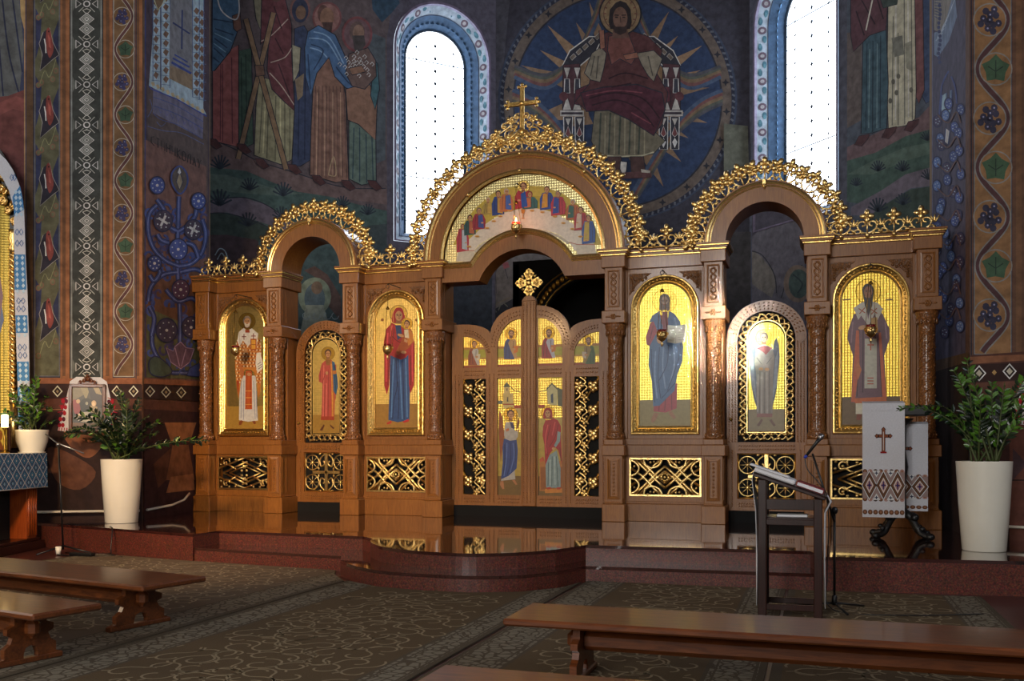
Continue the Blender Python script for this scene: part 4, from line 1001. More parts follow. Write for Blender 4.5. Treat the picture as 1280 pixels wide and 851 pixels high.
# ---- one pillar (part) with its column and gilding (sub-parts); copied eight times
def make_pillar():
    cx = X0 - PC[3]; y = Y0
    g = Geo(); C = .008
    g.box(cx - .17, cx + .17, y, y + .62, TOP, .60, 0, C)
    g.box(cx - .14, cx + .14, y + .02, y + .6, .6, .63, 0, .01)
    g.box(cx - .132, cx + .132, y + .035, y + .58, .62, 1.32, 0, C)
    panel_inset(g, cx, y + .035, .68, 1.26, .085); panel_inset(g, cx, y + .035, .7, 1.24, .06)
    for i in range(9): g.ell((cx, y + .036, .75 + i * .055), (.02, .012, .018), 6, 4)
    for sx in (-1, 1):      # side panels
        g.box(cx + sx * .13, cx + sx * .14, y + .07, y + .09, .68, 1.26); g.box(cx + sx * .13, cx + sx * .14, y + .19, y + .21, .68, 1.26)
        g.box(cx + sx * .13, cx + sx * .14, y + .07, y + .09, 3.49, 4.02); g.box(cx + sx * .13, cx + sx * .14, y + .19, y + .21, 3.49, 4.02)
    g.box(cx - .168, cx + .168, y - .005, y + .61, 1.31, 1.467, 0, C)
    g.box(cx - .145, cx + .145, y + .02, y + .6, 1.467, 1.55, 0, C)
    # engaged back pilaster behind the column
    g.box(cx - .12, cx + .12, y + .26, y + .6, 1.5, 4.3, 0, C)
    g.box(cx - .174, cx + .174, y - .01, y + .61, 3.257, 3.436, 0, C)
    for k in range(6):
        a = k * PI / 3; g.ell((cx + .03 * math.cos(a), y - .012, 3.347 + .03 * math.sin(a)), (.018, .01, .018), 6, 4)
    g.ell((cx, y - .014, 3.347), (.014, .012, .014), 6, 4)
    for sx in (-1, 1): g.ell((cx + sx * .075, y - .01, 3.347), (.04, .008, .014), 6, 4)
    g.box(cx - .134, cx + .134, y + .025, y + .58, 3.436, 4.075, 0, C)
    panel_inset(g, cx, y + .025, 3.5, 4.02, .078)
    braid(g, cx, y + .022, 3.53, 3.99, .036)
    g.box(cx - .176, cx + .176, y - .015, y + .62, 4.069, 4.24, 0, C)
    corn(g, cx - .176, cx + .176, y - .015, depth=.6)
    p = g.build('pillar', [M['oak'], M['gold_frame']], ico)
    g = Geo()
    prof = [(.13, 1.55), (.135, 1.575), (.125, 1.6), (.118, 1.61), (.128, 1.63), (.118, 1.65), (.105, 1.66), (.108, 1.7)]
    prof += [(.104 - .004 * i / 8, 1.72 + i * .15) for i in range(9)]
    prof += [(.1, 2.98), (.112, 3.0), (.108, 3.02), (.115, 3.08), (.135, 3.16), (.15, 3.22), (.15, 3.257)]
    g.lathe(prof, (cx, y + .14, 0), 22, 0)
    for ph in range(4):      # winding vine in relief
        g.tube([(cx + .1 * math.cos(t * 1.1 + ph * PI / 2), y + .14 + .1 * math.sin(t * 1.1 + ph * PI / 2), 1.7 + t * .088) for t in [k * .5 for k in range(29)]], .011, 4, 0)
    for k in range(40):
        a = k * 2.4; g.ell((cx + .102 * math.cos(a), y + .14 + .102 * math.sin(a), 1.72 + k * .031), (.016, .016, .022), 5, 3)
    for k in range(14):
        a = 2 * PI * k / 14
        g.ell((cx + .128 * math.cos(a), y + .14 + .128 * math.sin(a), 3.12), (.018, .018, .05), 5, 3)
        g.ell((cx + .122 * math.cos(a), y + .14 + .122 * math.sin(a), 1.6), (.02, .02, .028), 5, 3)
    g.build('column', M['oak_column'], p)
    return p
pil = make_pillar()
for i, s in [(3, -1), (2, -1), (1, -1), (0, -1), (0, 1), (1, 1), (2, 1), (3, 1)]:
    if (i, s) == (3, -1): continue
    q = pil.copy(); COL.objects.link(q); q.parent = ico; q.location = (s * PC[i] + PC[3], 0, 0)
    for ch in list(pil.children):
        c = ch.copy(); COL.objects.link(c); c.parent = q
# ---- grilles : knotwork and geometric, gilt
def strap(g, pts, y, r=.016, mat=0):
    r *= 1.25
    g.tube([(p[0], y + (p[2] if len(p) > 2 else 0), p[1]) for p in pts], r, 6, mat, flat=.7, up=(0, 1, 0))
def knot_grille(g, cx, cz, hw, hh, y):
    g.sweep([(cx - hw, y, cz - hh), (cx + hw, y, cz - hh), (cx + hw, y, cz + hh), (cx - hw, y, cz + hh)], [(-.016, 0), (-.012, .014), (.012, .014), (.016, 0)], 0, True)
    W_, H_ = hw - .01, hh - .01
    for sx in (-1, 1):
        for sz in (-1, 1):
            q = lambda a, b: (cx + sx * a * W_, cz + sz * b * H_)
            strap(g, [(*q(0, -.35), .0), (*q(.28, .1), .008), (*q(.55, .62), -.008), (*q(.75, 1), 0)], y)
            strap(g, [(*q(0, .62), 0), (*q(.2, .28), -.006), (*q(.42, -.12), .006), (*q(.72, -.7), -.006), (*q(.88, -1), 0)], y)
            strap(g, [(*q(.12, 1), 0), (*q(.3, .7), .006), (*q(.48, .3), -.006), (*q(.66, -.05), .006), (*q(1, -.5), 0)], y)
            strap(g, [(p.x, p.y, 0) for p in catmull([(*q(.08, 1), 0), (*q(.18, .66), 0), (*q(.4, .52), 0), (*q(.58, .72), 0), (*q(.62, 1), 0)], 5)], y - .004)
            strap(g, [(p.x, p.y, 0) for p in catmull([(*q(1, .06), 0), (*q(.84, .2), 0), (*q(.76, .5), 0), (*q(.86, .8), 0), (*q(1, .95), 0)], 5)], y - .004)
            strap(g, [(*q(.3, 0), 0), (*q(.5, .3), 0), (*q(.7, 0), 0)], y + .004, .012)
            for a, b in ((.32, .86), (.42, .84), (.92, .12), (.9, .6), (.5, .98)): g.ell((q(a, b)[0], y - .01, q(a, b)[1]), (.02, .014, .02), 6, 4)
            for k in range(3):
                an = PI / 2 * k / 2 * .9 + .1
                g.ell((cx + sx * .05 * math.cos(an), y - .014, cz + sz * .05 * math.sin(an)), (.02, .014, .02), 6, 4)
    g.ell((cx, y - .02, cz), (.022, .016, .022), 8, 5)
def diag_grille(g, cx, cz, hw, hh, y):
    g.sweep([(cx - hw, y, cz - hh), (cx + hw, y, cz - hh), (cx + hw, y, cz + hh), (cx - hw, y, cz + hh)], [(-.014, 0), (-.012, .012), (.012, .012), (.014, 0)], 0, True)
    W_, H_ = hw - .01, hh - .01
    for sx in (-1, 1):
        for sz in (-1, 1):
            q = lambda a, b: (cx + sx * a * W_, cz + sz * b * H_)
            strap(g, [(*q(-.1, .75), 0), (*q(.85, 0), .006)], y, .013)
            strap(g, [(*q(-.1, .5), 0), (*q(.6, 0), .006)], y, .011)
            strap(g, [(*q(0, 1), 0), (*q(.45, .68), 0), (*q(1, .3), 0)], y, .013)
            strap(g, [(*q(.35, .25), 0), (*q(.7, .6), 0)], y, .012)
            # C-scroll in the corner
            c_ = q(.72, .68)
            strap(g, [(c_[0] + .075 * math.cos(t) * (1 - t * .1), c_[1] + .075 * math.sin(t) * (1 - t * .1)) for t in [k * .5 for k in range(12)]], y - .006, .012)
            for a, b in ((.35, .88), (.25, .82), (.6, .9), (.92, .55), (.9, .92), (.72, .68)): g.ell((q(a, b)[0], y - .012, q(a, b)[1]), (.026, .016, .022), 6, 4)
            g.ell((q(.09, .16)[0], y - .018, q(.09, .16)[1]), (.03, .018, .026), 6, 4)
            g.ell((q(.03, .4)[0], y - .018, q(.03, .4)[1]), (.018, .014, .04), 6, 4)
# ---- icon frame: arched gilt moulding, inner lip, swept
def frame_path(cx, y, hw, zb, zs, n=20):
    return [(cx - hw, y, zb), (cx + hw, y, zb)] + [(cx + hw * math.cos(PI * i / n), y, zs + hw * math.sin(PI * i / n)) for i in range(n + 1)]
def section(sign, i0, i1, kind, ztag):
    """flat bay between two pillars holding a large framed icon over a pierced grille"""
    a, b = PC[i0] + .12, PC[i1] - .12
    if sign < 0: a, b = -b, -a
    xa, xb = X0 + a, X0 + b; cx = (xa + xb) / 2; y = Y0 + .25
    g = Geo(); C = .006
    g.box(xa, xb, y - .03, y + .2, TOP, .60, 0, C); g.box(xa, xb, y - .012, y + .2, .6, .635, 0, C)
    g.box(xa, cx - .52, y, y + .2, .63, 1.32, 0); g.box(cx + .52, xb, y, y + .2, .63, 1.32, 0)
    g.box(cx - .52, cx + .52, y, y + .2, .63, .725, 0); g.box(cx - .52, cx + .52, y, y + .2, 1.265, 1.32, 0)
    g.box(cx - .53, cx + .53, y + .12, y + .2, .7, 1.3, 2)  # black sheet stands in for the darkness seen through the grille
    g.box(xa, xb, y - .035, y + .2, 1.31, 1.467, 0, C); g.box(xa, xb, y - .01, y + .2, 1.467, 1.56, 0, C)
    g.box(xa, xb, y, y + .2, 1.55, 4.075, 0)
    # raised stiles and carved spandrels
    g.box(xa, xa + .05, y - .02, y, 1.56, 4.07, 0, C); g.box(xb - .05, xb, y - .02, y, 1.56, 4.07, 0, C)
    for s in (-1, 1):
        R = .56; zz = 3.46
        pts = [(cx + s * .53, 4.0), (cx + s * .53, 3.68)] + [(cx + s * R * math.cos(math.radians(t)), zz + R * math.sin(math.radians(t))) for t in (28, 36, 44, 52, 60)] + [(cx + s * .2, 4.0)]
        g.prism(pts, 'y', y - .012, y, 3)
        for k in range(5):
            g.ell((cx + s * (.48 - .05 * k), y - .014, 3.93 - (.03 if k % 2 else 0)), (.022, .012, .022), 6, 4, 3)
            g.ell((cx + s * .47, y - .014, 3.9 - .035 * k), (.02, .012, .018), 6, 4, 3)
    g.box(xa, xb, y - .045, y + .2, 4.069, 4.24, 0, C)
    corn(g, xa, xb, y - .045, side=False)
    ob = g.build('bay_panel', [M['oak'], M['gold_frame'], M['matte_black'], M['oak_carved']], ico)
    g = Geo(); (knot_grille if kind == 'knot' else diag_grille)(g, cx, .995, .515, .27, y - .004)
    ob2 = g.build('grille', M['gold'], ico)
    # framed icon
    g = Geo(); y2 = y - .0
    path = frame_path(cx, y2, .375, 1.745, 3.46)
    g.sweep(path, [(0, -.0), (0, .03), (-.012, .036), (-.03, .03), (-.035, .022), (-.085, .05), (-.098, .062), (-.115, .06), (-.125, .045), (-.125, 0)], 0, True)
    # leaf ornament along the hollow of the frame
    P = [Vector(p) for p in frame_path(cx, y2 - .045, .435, 1.69, 3.46, 24)]; P.append(P[0]); d = 0; k = 0
    for i in range(len(P) - 1):
        L = (P[i + 1] - P[i]).length; m = max(1, int(L / .05))
        for j in range(m):
            p = P[i].lerp(P[i + 1], j / m); t = (P[i + 1] - P[i]).normalized(); k += 1
            ang = math.atan2(t.z, t.x) + (.6 if k % 2 else -.6)
            g.ell(p, (.03, .008, .01), 5, 3, 0, Matrix.Rotation(-ang, 3, 'Y'))
    fr = g.build('icon_frame', M['gold_frame'], ico)
    return cx, y - .004, fr, ob2
def arch_poly(cx, hw, zb, zs, n=20):
    return [(cx - hw, zb), (cx + hw, zb)] + [(cx + hw * math.cos(PI * i / n), zs + hw * math.sin(PI * i / n)) for i in range(n + 1)]
SEC = {}
SEC['nicholas'] = section(-1, 2, 3, 'diag', 0); SEC['mother'] = section(-1, 0, 1, 'knot', 0)
SEC['christ'] = section(1, 0, 1, 'knot', 0); SEC['basil'] = section(1, 2, 3, 'diag', 0)
# ---- side arches
def side_arch(s):
    cx = X0 + s * 3.58
    g = Geo(); g.ring(cx, 4.335, .53, .83, Y0 + .0, Y0 + .6, 0, PI, 36, 0)
    ob = g.build('side_arch', M['oak'], ico)
    g = Geo()
    for r, w in ((.79, .024), (.745, .012)):
        g.sweep([Vector(p) for p in arc(cx, 4.335, r, 0, 180, 40, Y0)], [(a * w / .03, b * w / .03) for a, b in GOLDPROF], 0)
    g.box(cx - .03, cx + .03, Y0 - .06, Y0, 5.08, 5.17, 0, .01); g.ell((cx, Y0 - .05, 5.07), (.02, .02, .04), 6, 4)
    g.build('gilt_moulding', M['gold'], ob)
side_arch(-1); side_arch(1)
# ---- central arch over the royal doors
def center_arch():
    g = Geo(); z = 4.33
    g.ring(X0, z, 1.29, 1.60, Y0 + .03, Y0 + .5, 0, PI, 60, 0)
    a0 = math.degrees(math.asin((4.0 - 3.71) / .739))
    inner = [(X0 + .739 * math.cos(math.radians(t)), 3.71 + .739 * math.sin(math.radians(t))) for t in [a0 + (180 - 2 * a0) * i / 24 for i in range(25)]]
    outer = [(X0 - 1.31, 4.0), (X0 - 1.31, z)] + [(X0 + 1.31 * math.cos(math.radians(180 - 180 * i / 40)), z + 1.31 * math.sin(math.radians(180 - 180 * i / 40))) for i in range(41)] + [(X0 + 1.31, 4.0)]
    poly = outer + inner
    g.prism(poly, 'y', Y0 + .12, Y0 + .45, 0)
    # lower board, proud of the lunette
    a1 = math.degrees(math.asin((4.25 - 3.80) / .9))
    lo = [(X0 - 1.3, 4.0), (X0 - 1.3, 4.25)] + [(X0 + .9 * math.cos(math.radians(t)), 3.80 + .9 * math.sin(math.radians(t))) for t in [180 - a1 - (180 - 2 * a1) * i / 24 for i in range(25)]] + [(X0 + 1.3, 4.25), (X0 + 1.3, 4.0)]
    g.prism(lo + inner, 'y', Y0 + .07, Y0 + .13, 0)
    ob = g.build('central_arch', M['oak'], ico)
    g = Geo()
    for r, w in ((1.545, .03), (1.49, .014), (1.285, .03)):
        g.sweep([Vector(p) for p in arc(X0, z, r, 0, 180, 60, Y0 + .03)], [(a * w / .03, b * w / .03) for a, b in GOLDPROF], 0)
    lp = [(X0 + 1.27, 0, 4.275), (X0 + .80, 0, 4.275)] + [(X0 + .93 * math.cos(math.radians(t)), 0, 3.80 + .93 * math.sin(math.radians(t))) for t in [31 + (118) * i / 24 for i in range(25)]] + [(X0 - .80, 0, 4.275), (X0 - 1.27, 0, 4.275)]
    g.sweep([Vector((p[0], Y0 + .07, p[2])) for p in lp], GOLDPROF, 0)
    g.sweep([Vector((p[0], Y0 + .07, p[2] - .05)) for p in lp], [(a * .5, b * .5) for a, b in GOLDPROF], 0)
    for ang in (90, 50, 130):      # small clasps
        for r in (1.545, 1.285):
            g.ell((X0 + r * math.cos(math.radians(ang)), Y0 - .01, z + r * math.sin(math.radians(ang))), (.03, .03, .04), 6, 4)
    g.build('gilt_moulding', M['gold'], ob)
center_arch()
# ---- gilt cresting
def petals(g, c, r, rot, fwd, up, n=4, w=.45):
    """open flower of n leaves facing the nave"""
    c = Vector(c); t = up.cross(fwd)
    for k in range(n):
        a = rot + 2 * PI * k / n
        d = up * math.cos(a) + t * math.sin(a)
        Mx = Matrix((t * math.cos(a) - up * math.sin(a), fwd, d)).transposed()
        g.ell(c + d * r * .55 + fwd * .006, (r * w, r * .22, r * .62), 6, 4, 0, Mx)
    g.ell(c + fwd * .018, (r * .24,) * 3, 6, 4)
def crest_unit(g, f, s, w, h, flower=True, big=1.0):
    """f(s,h)->(point, up); one lyre scroll pair with finial flower centred on s"""
    fwd = Vector((0, -1, 0))
    def TB(pts, r): g.tube([f(s + a * w, b * h)[0] + fwd * c for a, b, c in pts], r, 5)
    for q in (-1, 1):
        sp = [(q * (.04 + .0 * k), 0, 0) for k in range(1)]
        pts = [(q * .02, .02, 0), (q * .2, .1, .01), (q * .36, .32, .015), (q * .3, .55, .012), (q * .12, .58, .01), (q * .08, .42, .015), (q * .2, .36, .02)]
        TB([tuple(p) for p in catmull([Vector(p) for p in pts], 3)], .014 * big)
        pts = [(q * .5, .02, .01), (q * .42, .22, .02), (q * .25, .16, .02), (q * .28, .03, .015)]
        TB([tuple(p) for p in catmull([Vector(p) for p in pts], 3)], .012 * big)
        p, up = f(s + q * .38 * w, .42 * h); g.ell(p + fwd * .02, (.022 * big, .016, .03 * big), 6, 4)
        p, up = f(s + q * .47 * w, .14 * h); g.ell(p + fwd * .02, (.024 * big, .016, .024 * big), 6, 4)
    TB([(0, -.05, .01), (0, .3, .02), (0, .72, .01)], .012 * big)
    p, up = f(s, .84 * h); petals(g, p + fwd * .01, h * .29, 0, fwd, up, 4)
    p, up = f(s + w * .5, .5 * h); t = up.cross(fwd)
    for k, a in enumerate((-.55, 0, .55)):
        d = up * math.cos(a) + t * math.sin(a)
        Mx = Matrix((t * math.cos(a) - up * math.sin(a), fwd, d)).transposed()
        g.ell(p - up * .15 * h + d * h * .2, (h * .055, .012, h * .2), 6, 4, 0, Mx)
    p, up = f(s, -.06 * h); g.ell(p + fwd * .03, (.03 * big, .02, .036 * big), 6, 4)
def crest_line(xa, xb, z, y, h=.29, w=.36):
    n = max(1, round((xb - xa) / w)); w = (xb - xa) / n; g = Geo()
    f = lambda s, hh: (Vector((xa + s, y, z + hh)), Vector((0, 0, 1)))
    for i in range(n): crest_unit(g, f, (i + .5) * w, w, h)
    g.tube([(xa, y, z + .012), (xb, y, z + .012)], .014, 5)
    g.build('cresting', M['gold'], ico)
def crest_arc(cx, cz, r, y, a0, a1, n, h, big=1.0, skip=None):
    g = Geo(); L = r * math.radians(a1 - a0); w = L / n
    def f(s, hh):
        a = math.radians(a0) + s / r
        up = Vector((math.cos(a), 0, math.sin(a))); return Vector((cx, y, cz)) + up * (r + hh), up
    for i in range(n):
        s = (i + .5) * w
        hh = h
        crest_unit(g, f, s, w, hh, True, big)
        p, up = f(s + .5 * w, h * .8); petals(g, p + Vector((0, .01, 0)), h * .3, .5, Vector((0, -1, 0)), up, 4)
        p, up = f(s + .25 * w, h * .62); petals(g, p + Vector((0, -.02, 0)), h * .25, .3, Vector((0, -1, 0)), up, 3)
        p, up = f(s - .25 * w, h * .62); petals(g, p + Vector((0, -.02, 0)), h * .25, -.3, Vector((0, -1, 0)), up, 3)
    return g
yc = Y0 + .12
for s in (-1, 1):
    a, b = sorted((X0 + s * 4.42, X0 + s * 5.78)); crest_line(a, b, 4.34, yc)
    a, b = sorted((X0 + s * 1.64, X0 + s * 2.76)); crest_line(a, b, 4.34, yc)
    crest_arc(X0 + s * 3.58, 4.335, .84, yc, 2, 178, 9, .30).build('cresting', M['gold'], ico)
g = crest_arc(X0, 4.33, 1.61, yc, 1, 179, 15, .30)
# gabled filigree that carries the cross
fwd = Vector((0, -1, 0))
for q in (-1, 1):
    def S(cxx, czz, r, turns=1.4, d=1, a0=0):
        g.tube([(X0 + q * (cxx + r * (1 - t / (turns * 6.9)) * math.cos(a0 + d * t)), yc - .02, czz + r * (1 - t / (turns * 6.9)) * math.sin(a0 + d * t)) for t in [k * .45 for k in range(int(turns * 14))]], .014, 5)
        g.ell((X0 + q * cxx, yc - .03, czz), (.025, .02, .025), 6, 4)
    for cxx, czz, r in ((.12, 6.33, .07), (.2, 6.2, .09), (.36, 6.1, .1), (.52, 6.02, .09), (.12, 6.08, .1), (.28, 5.99, .08), (.68, 5.92, .08), (.46, 6.2, .05), (.28, 6.34, .05), (.07, 6.47, .05), (.15, 6.43, .045), (.05, 6.2, .06)): S(cxx, czz, r, 1.3, -1, 2)
    for cxx, czz in ((.2, 6.46), (.4, 6.3), (.58, 6.18), (.76, 6.06), (.94, 5.93)): petals(g, (X0 + q * cxx, yc - .01, czz - .04), .062, q * .5, fwd, Vector((0, 0, 1)), 4)
    g.tube([(X0, yc - .04, 6.28), (X0 + q * .16, yc - .04, 6.16), (X0 + q * .42, yc - .03, 5.98)], .016, 5)
    g.tube([(X0 - q * .04, yc - .05, 6.18), (X0 + q * .18, yc - .03, 6.0)], .013, 5)
    g.tube([(X0 + q * .06, yc, 6.46), (X0 + q * .2, yc, 6.34), (X0 + q * .5, yc, 6.16), (X0 + q * .9, yc, 5.88)], .012, 5)
g.ell((X0, yc - .05, 5.93), (.03, .02, .06), 6, 4); g.ell((X0, yc - .05, 5.84), (.022, .02, .03), 6, 4)
g.build('cresting', M['gold'], ico)
def cross(name, cx, y, zb, zt, za, hw, th=.034, parent=ico, orn=True):
    g = Geo()
    g.box(cx - th, cx + th, y - .02, y + .02, zb, zt, 0, .008); g.box(cx - hw, cx + hw, y - .02, y + .02, za - th, za + th, 0, .008)
    g.box(cx - th * .45, cx + th * .45, y - .03, y, zb + .05, zt - .05, 0, .006); g.box(cx - hw + .05, cx + hw - .05, y - .03, y, za - th * .45, za + th * .45, 0, .006)
    for ex, ez, dx, dz in ((0, zt - za, 0, 1), (hw, 0, 1, 0), (-hw, 0, -1, 0)):
        for a, b in ((0, 0), (-1, -.55), (1, -.55)):
            px, pz = ex + dx * (.03 + b * .06) + (a * .055 if dx == 0 else 0), ez + dz * (.03 + b * .06) + (a * .055 if dz == 0 else 0)
            g.ell((cx + px, y - .005, za + pz), (.028, .024, .028), 8, 5)
    g.ell((cx, y - .03, za), (.04, .02, .04), 8, 5)
    if orn:
        for sx in (-1, 1):
            for k in range(3): g.ell((cx + sx * (.06 + .03 * k), y, zb + .12 - .05 * k), (.02, .014, .035), 6, 4)
    return g.build(name, M['gold_frame'], parent)
cross('crowning_cross', X0, yc, 6.26, 6.93, 6.67, .235)
# ---- doors
def door_frame_holes(name, outer, holes, y, th, parent=ico):
    g = Geo(); prism_holes(g, outer, holes, y, y + th); return g.build(name, M['oak'], parent)
def rope_edge(g, pts, y, pitch=.035, r=.013, mat=0):
    """row of small carved lobes along a path"""
    for i in range(len(pts) - 1):
        a, b = Vector((pts[i][0], y, pts[i][1])), Vector((pts[i+1][0], y, pts[i+1][1])); n = max(1, int((b - a).length / pitch))
        t = (b - a).normalized(); ang = math.atan2(t.z, t.x) + .7
        for k in range(n): g.ell(a.lerp(b, (k + .5) / n), (r * 1.5, .008, r * .7), 5, 3, mat, Matrix.Rotation(-ang, 3, 'Y'))
def wheel(g, cx, cz, r, y):
    g.tube([(cx + r * math.cos(2 * PI * k / 16), y, cz + r * math.sin(2 * PI * k / 16)) for k in range(16)], .012, 5, closed=True)
    for k in range(8): g.tube([(cx, y, cz), (cx + r * math.cos(PI * k / 4), y, cz + r * math.sin(PI * k / 4))], .007, 4)
    g.ell((cx, y - .008, cz), (.03, .016, .03), 8, 4)
SDOOR = {}
def side_door(s):
    cx = X0 + s * 3.58; y = Y0 + .5; zs = 3.0
    outer = arch_poly(cx, .56, .51, zs, 28)
    latt = arch_poly(cx, .405, 1.507, zs, 24)
    gr = [(cx - .41, .68), (cx + .41, .68), (cx + .41, 1.345), (cx - .41, 1.345)]
    g = Geo(); prism_holes(g, outer, [latt, gr], y, y + .06)
    # carved running ornament on the frame
    for r in (.48, .525, .437):
        rope_edge(g, [(cx + r, 1.5)] + [(cx + r * math.cos(PI * i / 24), zs + r * math.sin(PI * i / 24)) for i in range(25)] + [(cx - r, 1.5)], y - .002)
    for sx in (-1, 1): rope_edge(g, [(cx + sx * .48, .55), (cx + sx * .48, 1.4)], y - .002)
    for zz in (1.40, 1.45, .57, .61): rope_edge(g, [(cx - .4, zz), (cx + .4, zz)], y - .002)
    for sx in (-1, 1):
        c = (cx + sx * .48, zs + .0)
        g.prism([(c[0] - .075, c[1]), (c[0], c[1] - .085), (c[0] + .075, c[1]), (c[0], c[1] + .085)], 'y', y - .022, y, 0)
        g.prism([(c[0] - .045, c[1]), (c[0], c[1] - .05), (c[0] + .045, c[1]), (c[0], c[1] + .05)], 'y', y - .03, y - .02, 0)
    d = g.build('side_door', M['oak'], ico)
    g = Geo(); g.prism(arch_poly(cx, .43, 1.48, zs, 24), 'y', y + .05, y + .07, 0)
    g.box(cx - .44, cx + .44, y + .05, y + .07, .62, 1.4, 0)
    g.build('shade_backing', M['matte_black'], d)  # black sheets in place of the unlit sanctuary behind the openings
    # vine border around the icon
    g = Geo()
    P = []
    mid = .33
    base = [(cx - mid, 1.59), (cx + mid, 1.59), (cx + mid, zs)] + [(cx + mid * math.cos(PI * i / 20), zs + mid * math.sin(PI * i / 20)) for i in range(1, 21)] + [(cx - mid, 1.59)]
    dist = 0; pts = []
    for i in range(len(base) - 1):
        a, b = Vector((base[i][0], 0, base[i][1])), Vector((base[i+1][0], 0, base[i+1][1])); L = (b - a).length; n = max(1, int(L / .02)); t = (b - a).normalized(); nn = Vector((t.z, 0, -t.x))
        for k in range(n): pts.append((a.lerp(b, k / n), nn, dist + L * k / n, t))
        dist += L
    g.tube([(p + nn * .045 * math.sin(dd * 2 * PI / .2)) + Vector((0, y + .02, 0)) for p, nn, dd, t in pts], .016, 5)
    g.tube([(p - nn * .045 * math.sin(dd * 2 * PI / .2)) + Vector((0, y + .028, 0)) for p, nn, dd, t in pts], .009, 5)
    k = 0
    for p, nn, dd, t in pts[::5]:
        k += 1; sg = 1 if math.sin(dd * 2 * PI / .2) < 0 else -1
        g.ell(p + nn * .03 * sg + Vector((0, y + .01, 0)), (.036, .02, .028), 6, 4)
        g.ell(p - nn * .05 * sg + t * .03 + Vector((0, y + .02, 0)), (.024, .014, .018), 5, 3)
    g.sweep([Vector((p[0], y + .02, p[1])) for p in arch_poly(cx, .265, 1.655, zs, 24)], [(0, -.01), (0, .02), (-.012, .02), (-.014, -.01)], 0, True)
    g.build('vine_border', M['gold'], d)
    # lower grille: wheels and cross
    g = Geo(); yy = y + .03
    for sx in (-1, 1):
        for zz in (1.175, .845): wheel(g, cx + sx * .265, zz, .125, yy)
        for sz in (-1, 1):
            strap(g, [(p.x, p.y) for p in catmull([(cx + sx * .04, 1.01 + sz * .3, 0), (cx + sx * .12, 1.01 + sz * .22, 0), (cx + sx * .1, 1.01 + sz * .1, 0), (cx + sx * .03, 1.01 + sz * .14, 0), (cx + sx * .06, 1.01 + sz * .19, 0)], 4)], yy, .012)
            g.ell((cx + sx * .12, yy - .01, 1.01 + sz * .31), (.03, .014, .02), 6, 4)
            g.ell((cx + sx * .14, yy - .01, 1.01 + sz * .06), (.02, .014, .03), 6, 4)
    g.box(cx - .03, cx + .03, yy - .015, yy + .015, .7, 1.33, 0, .006); g.box(cx - .26, cx + .26, yy - .015, yy + .015, .985, 1.035, 0, .006)
    g.sweep([(cx - .4, yy, .69), (cx + .4, yy, .69), (cx + .4, yy, 1.335), (cx - .4, yy, 1.335)], [(-.01, 0), (0, .012), (.01, 0)], 0, True)
    g.build('grille', M['gold'], d)
    g = Geo(); g.ell((cx - .5, y - .03, 1.84), (.025, .025, .025), 10, 6); g.tube([(cx - .5, y - .02, 1.84), (cx - .5, y + .01, 1.84)], .012, 6); g.build('door_knob', M['brass'], d)
    g = Geo(); g.box(cx - .57, cx + .57, Y0 + .5, Y0 + .62, TOP, .505, 0); g.build('gap_shade_box', M['matte_black'], ico)  # black box stands in for the shaded gap below the door
    SDOOR[s] = (cx, y + .012, d)
side_door(-1); side_door(1)
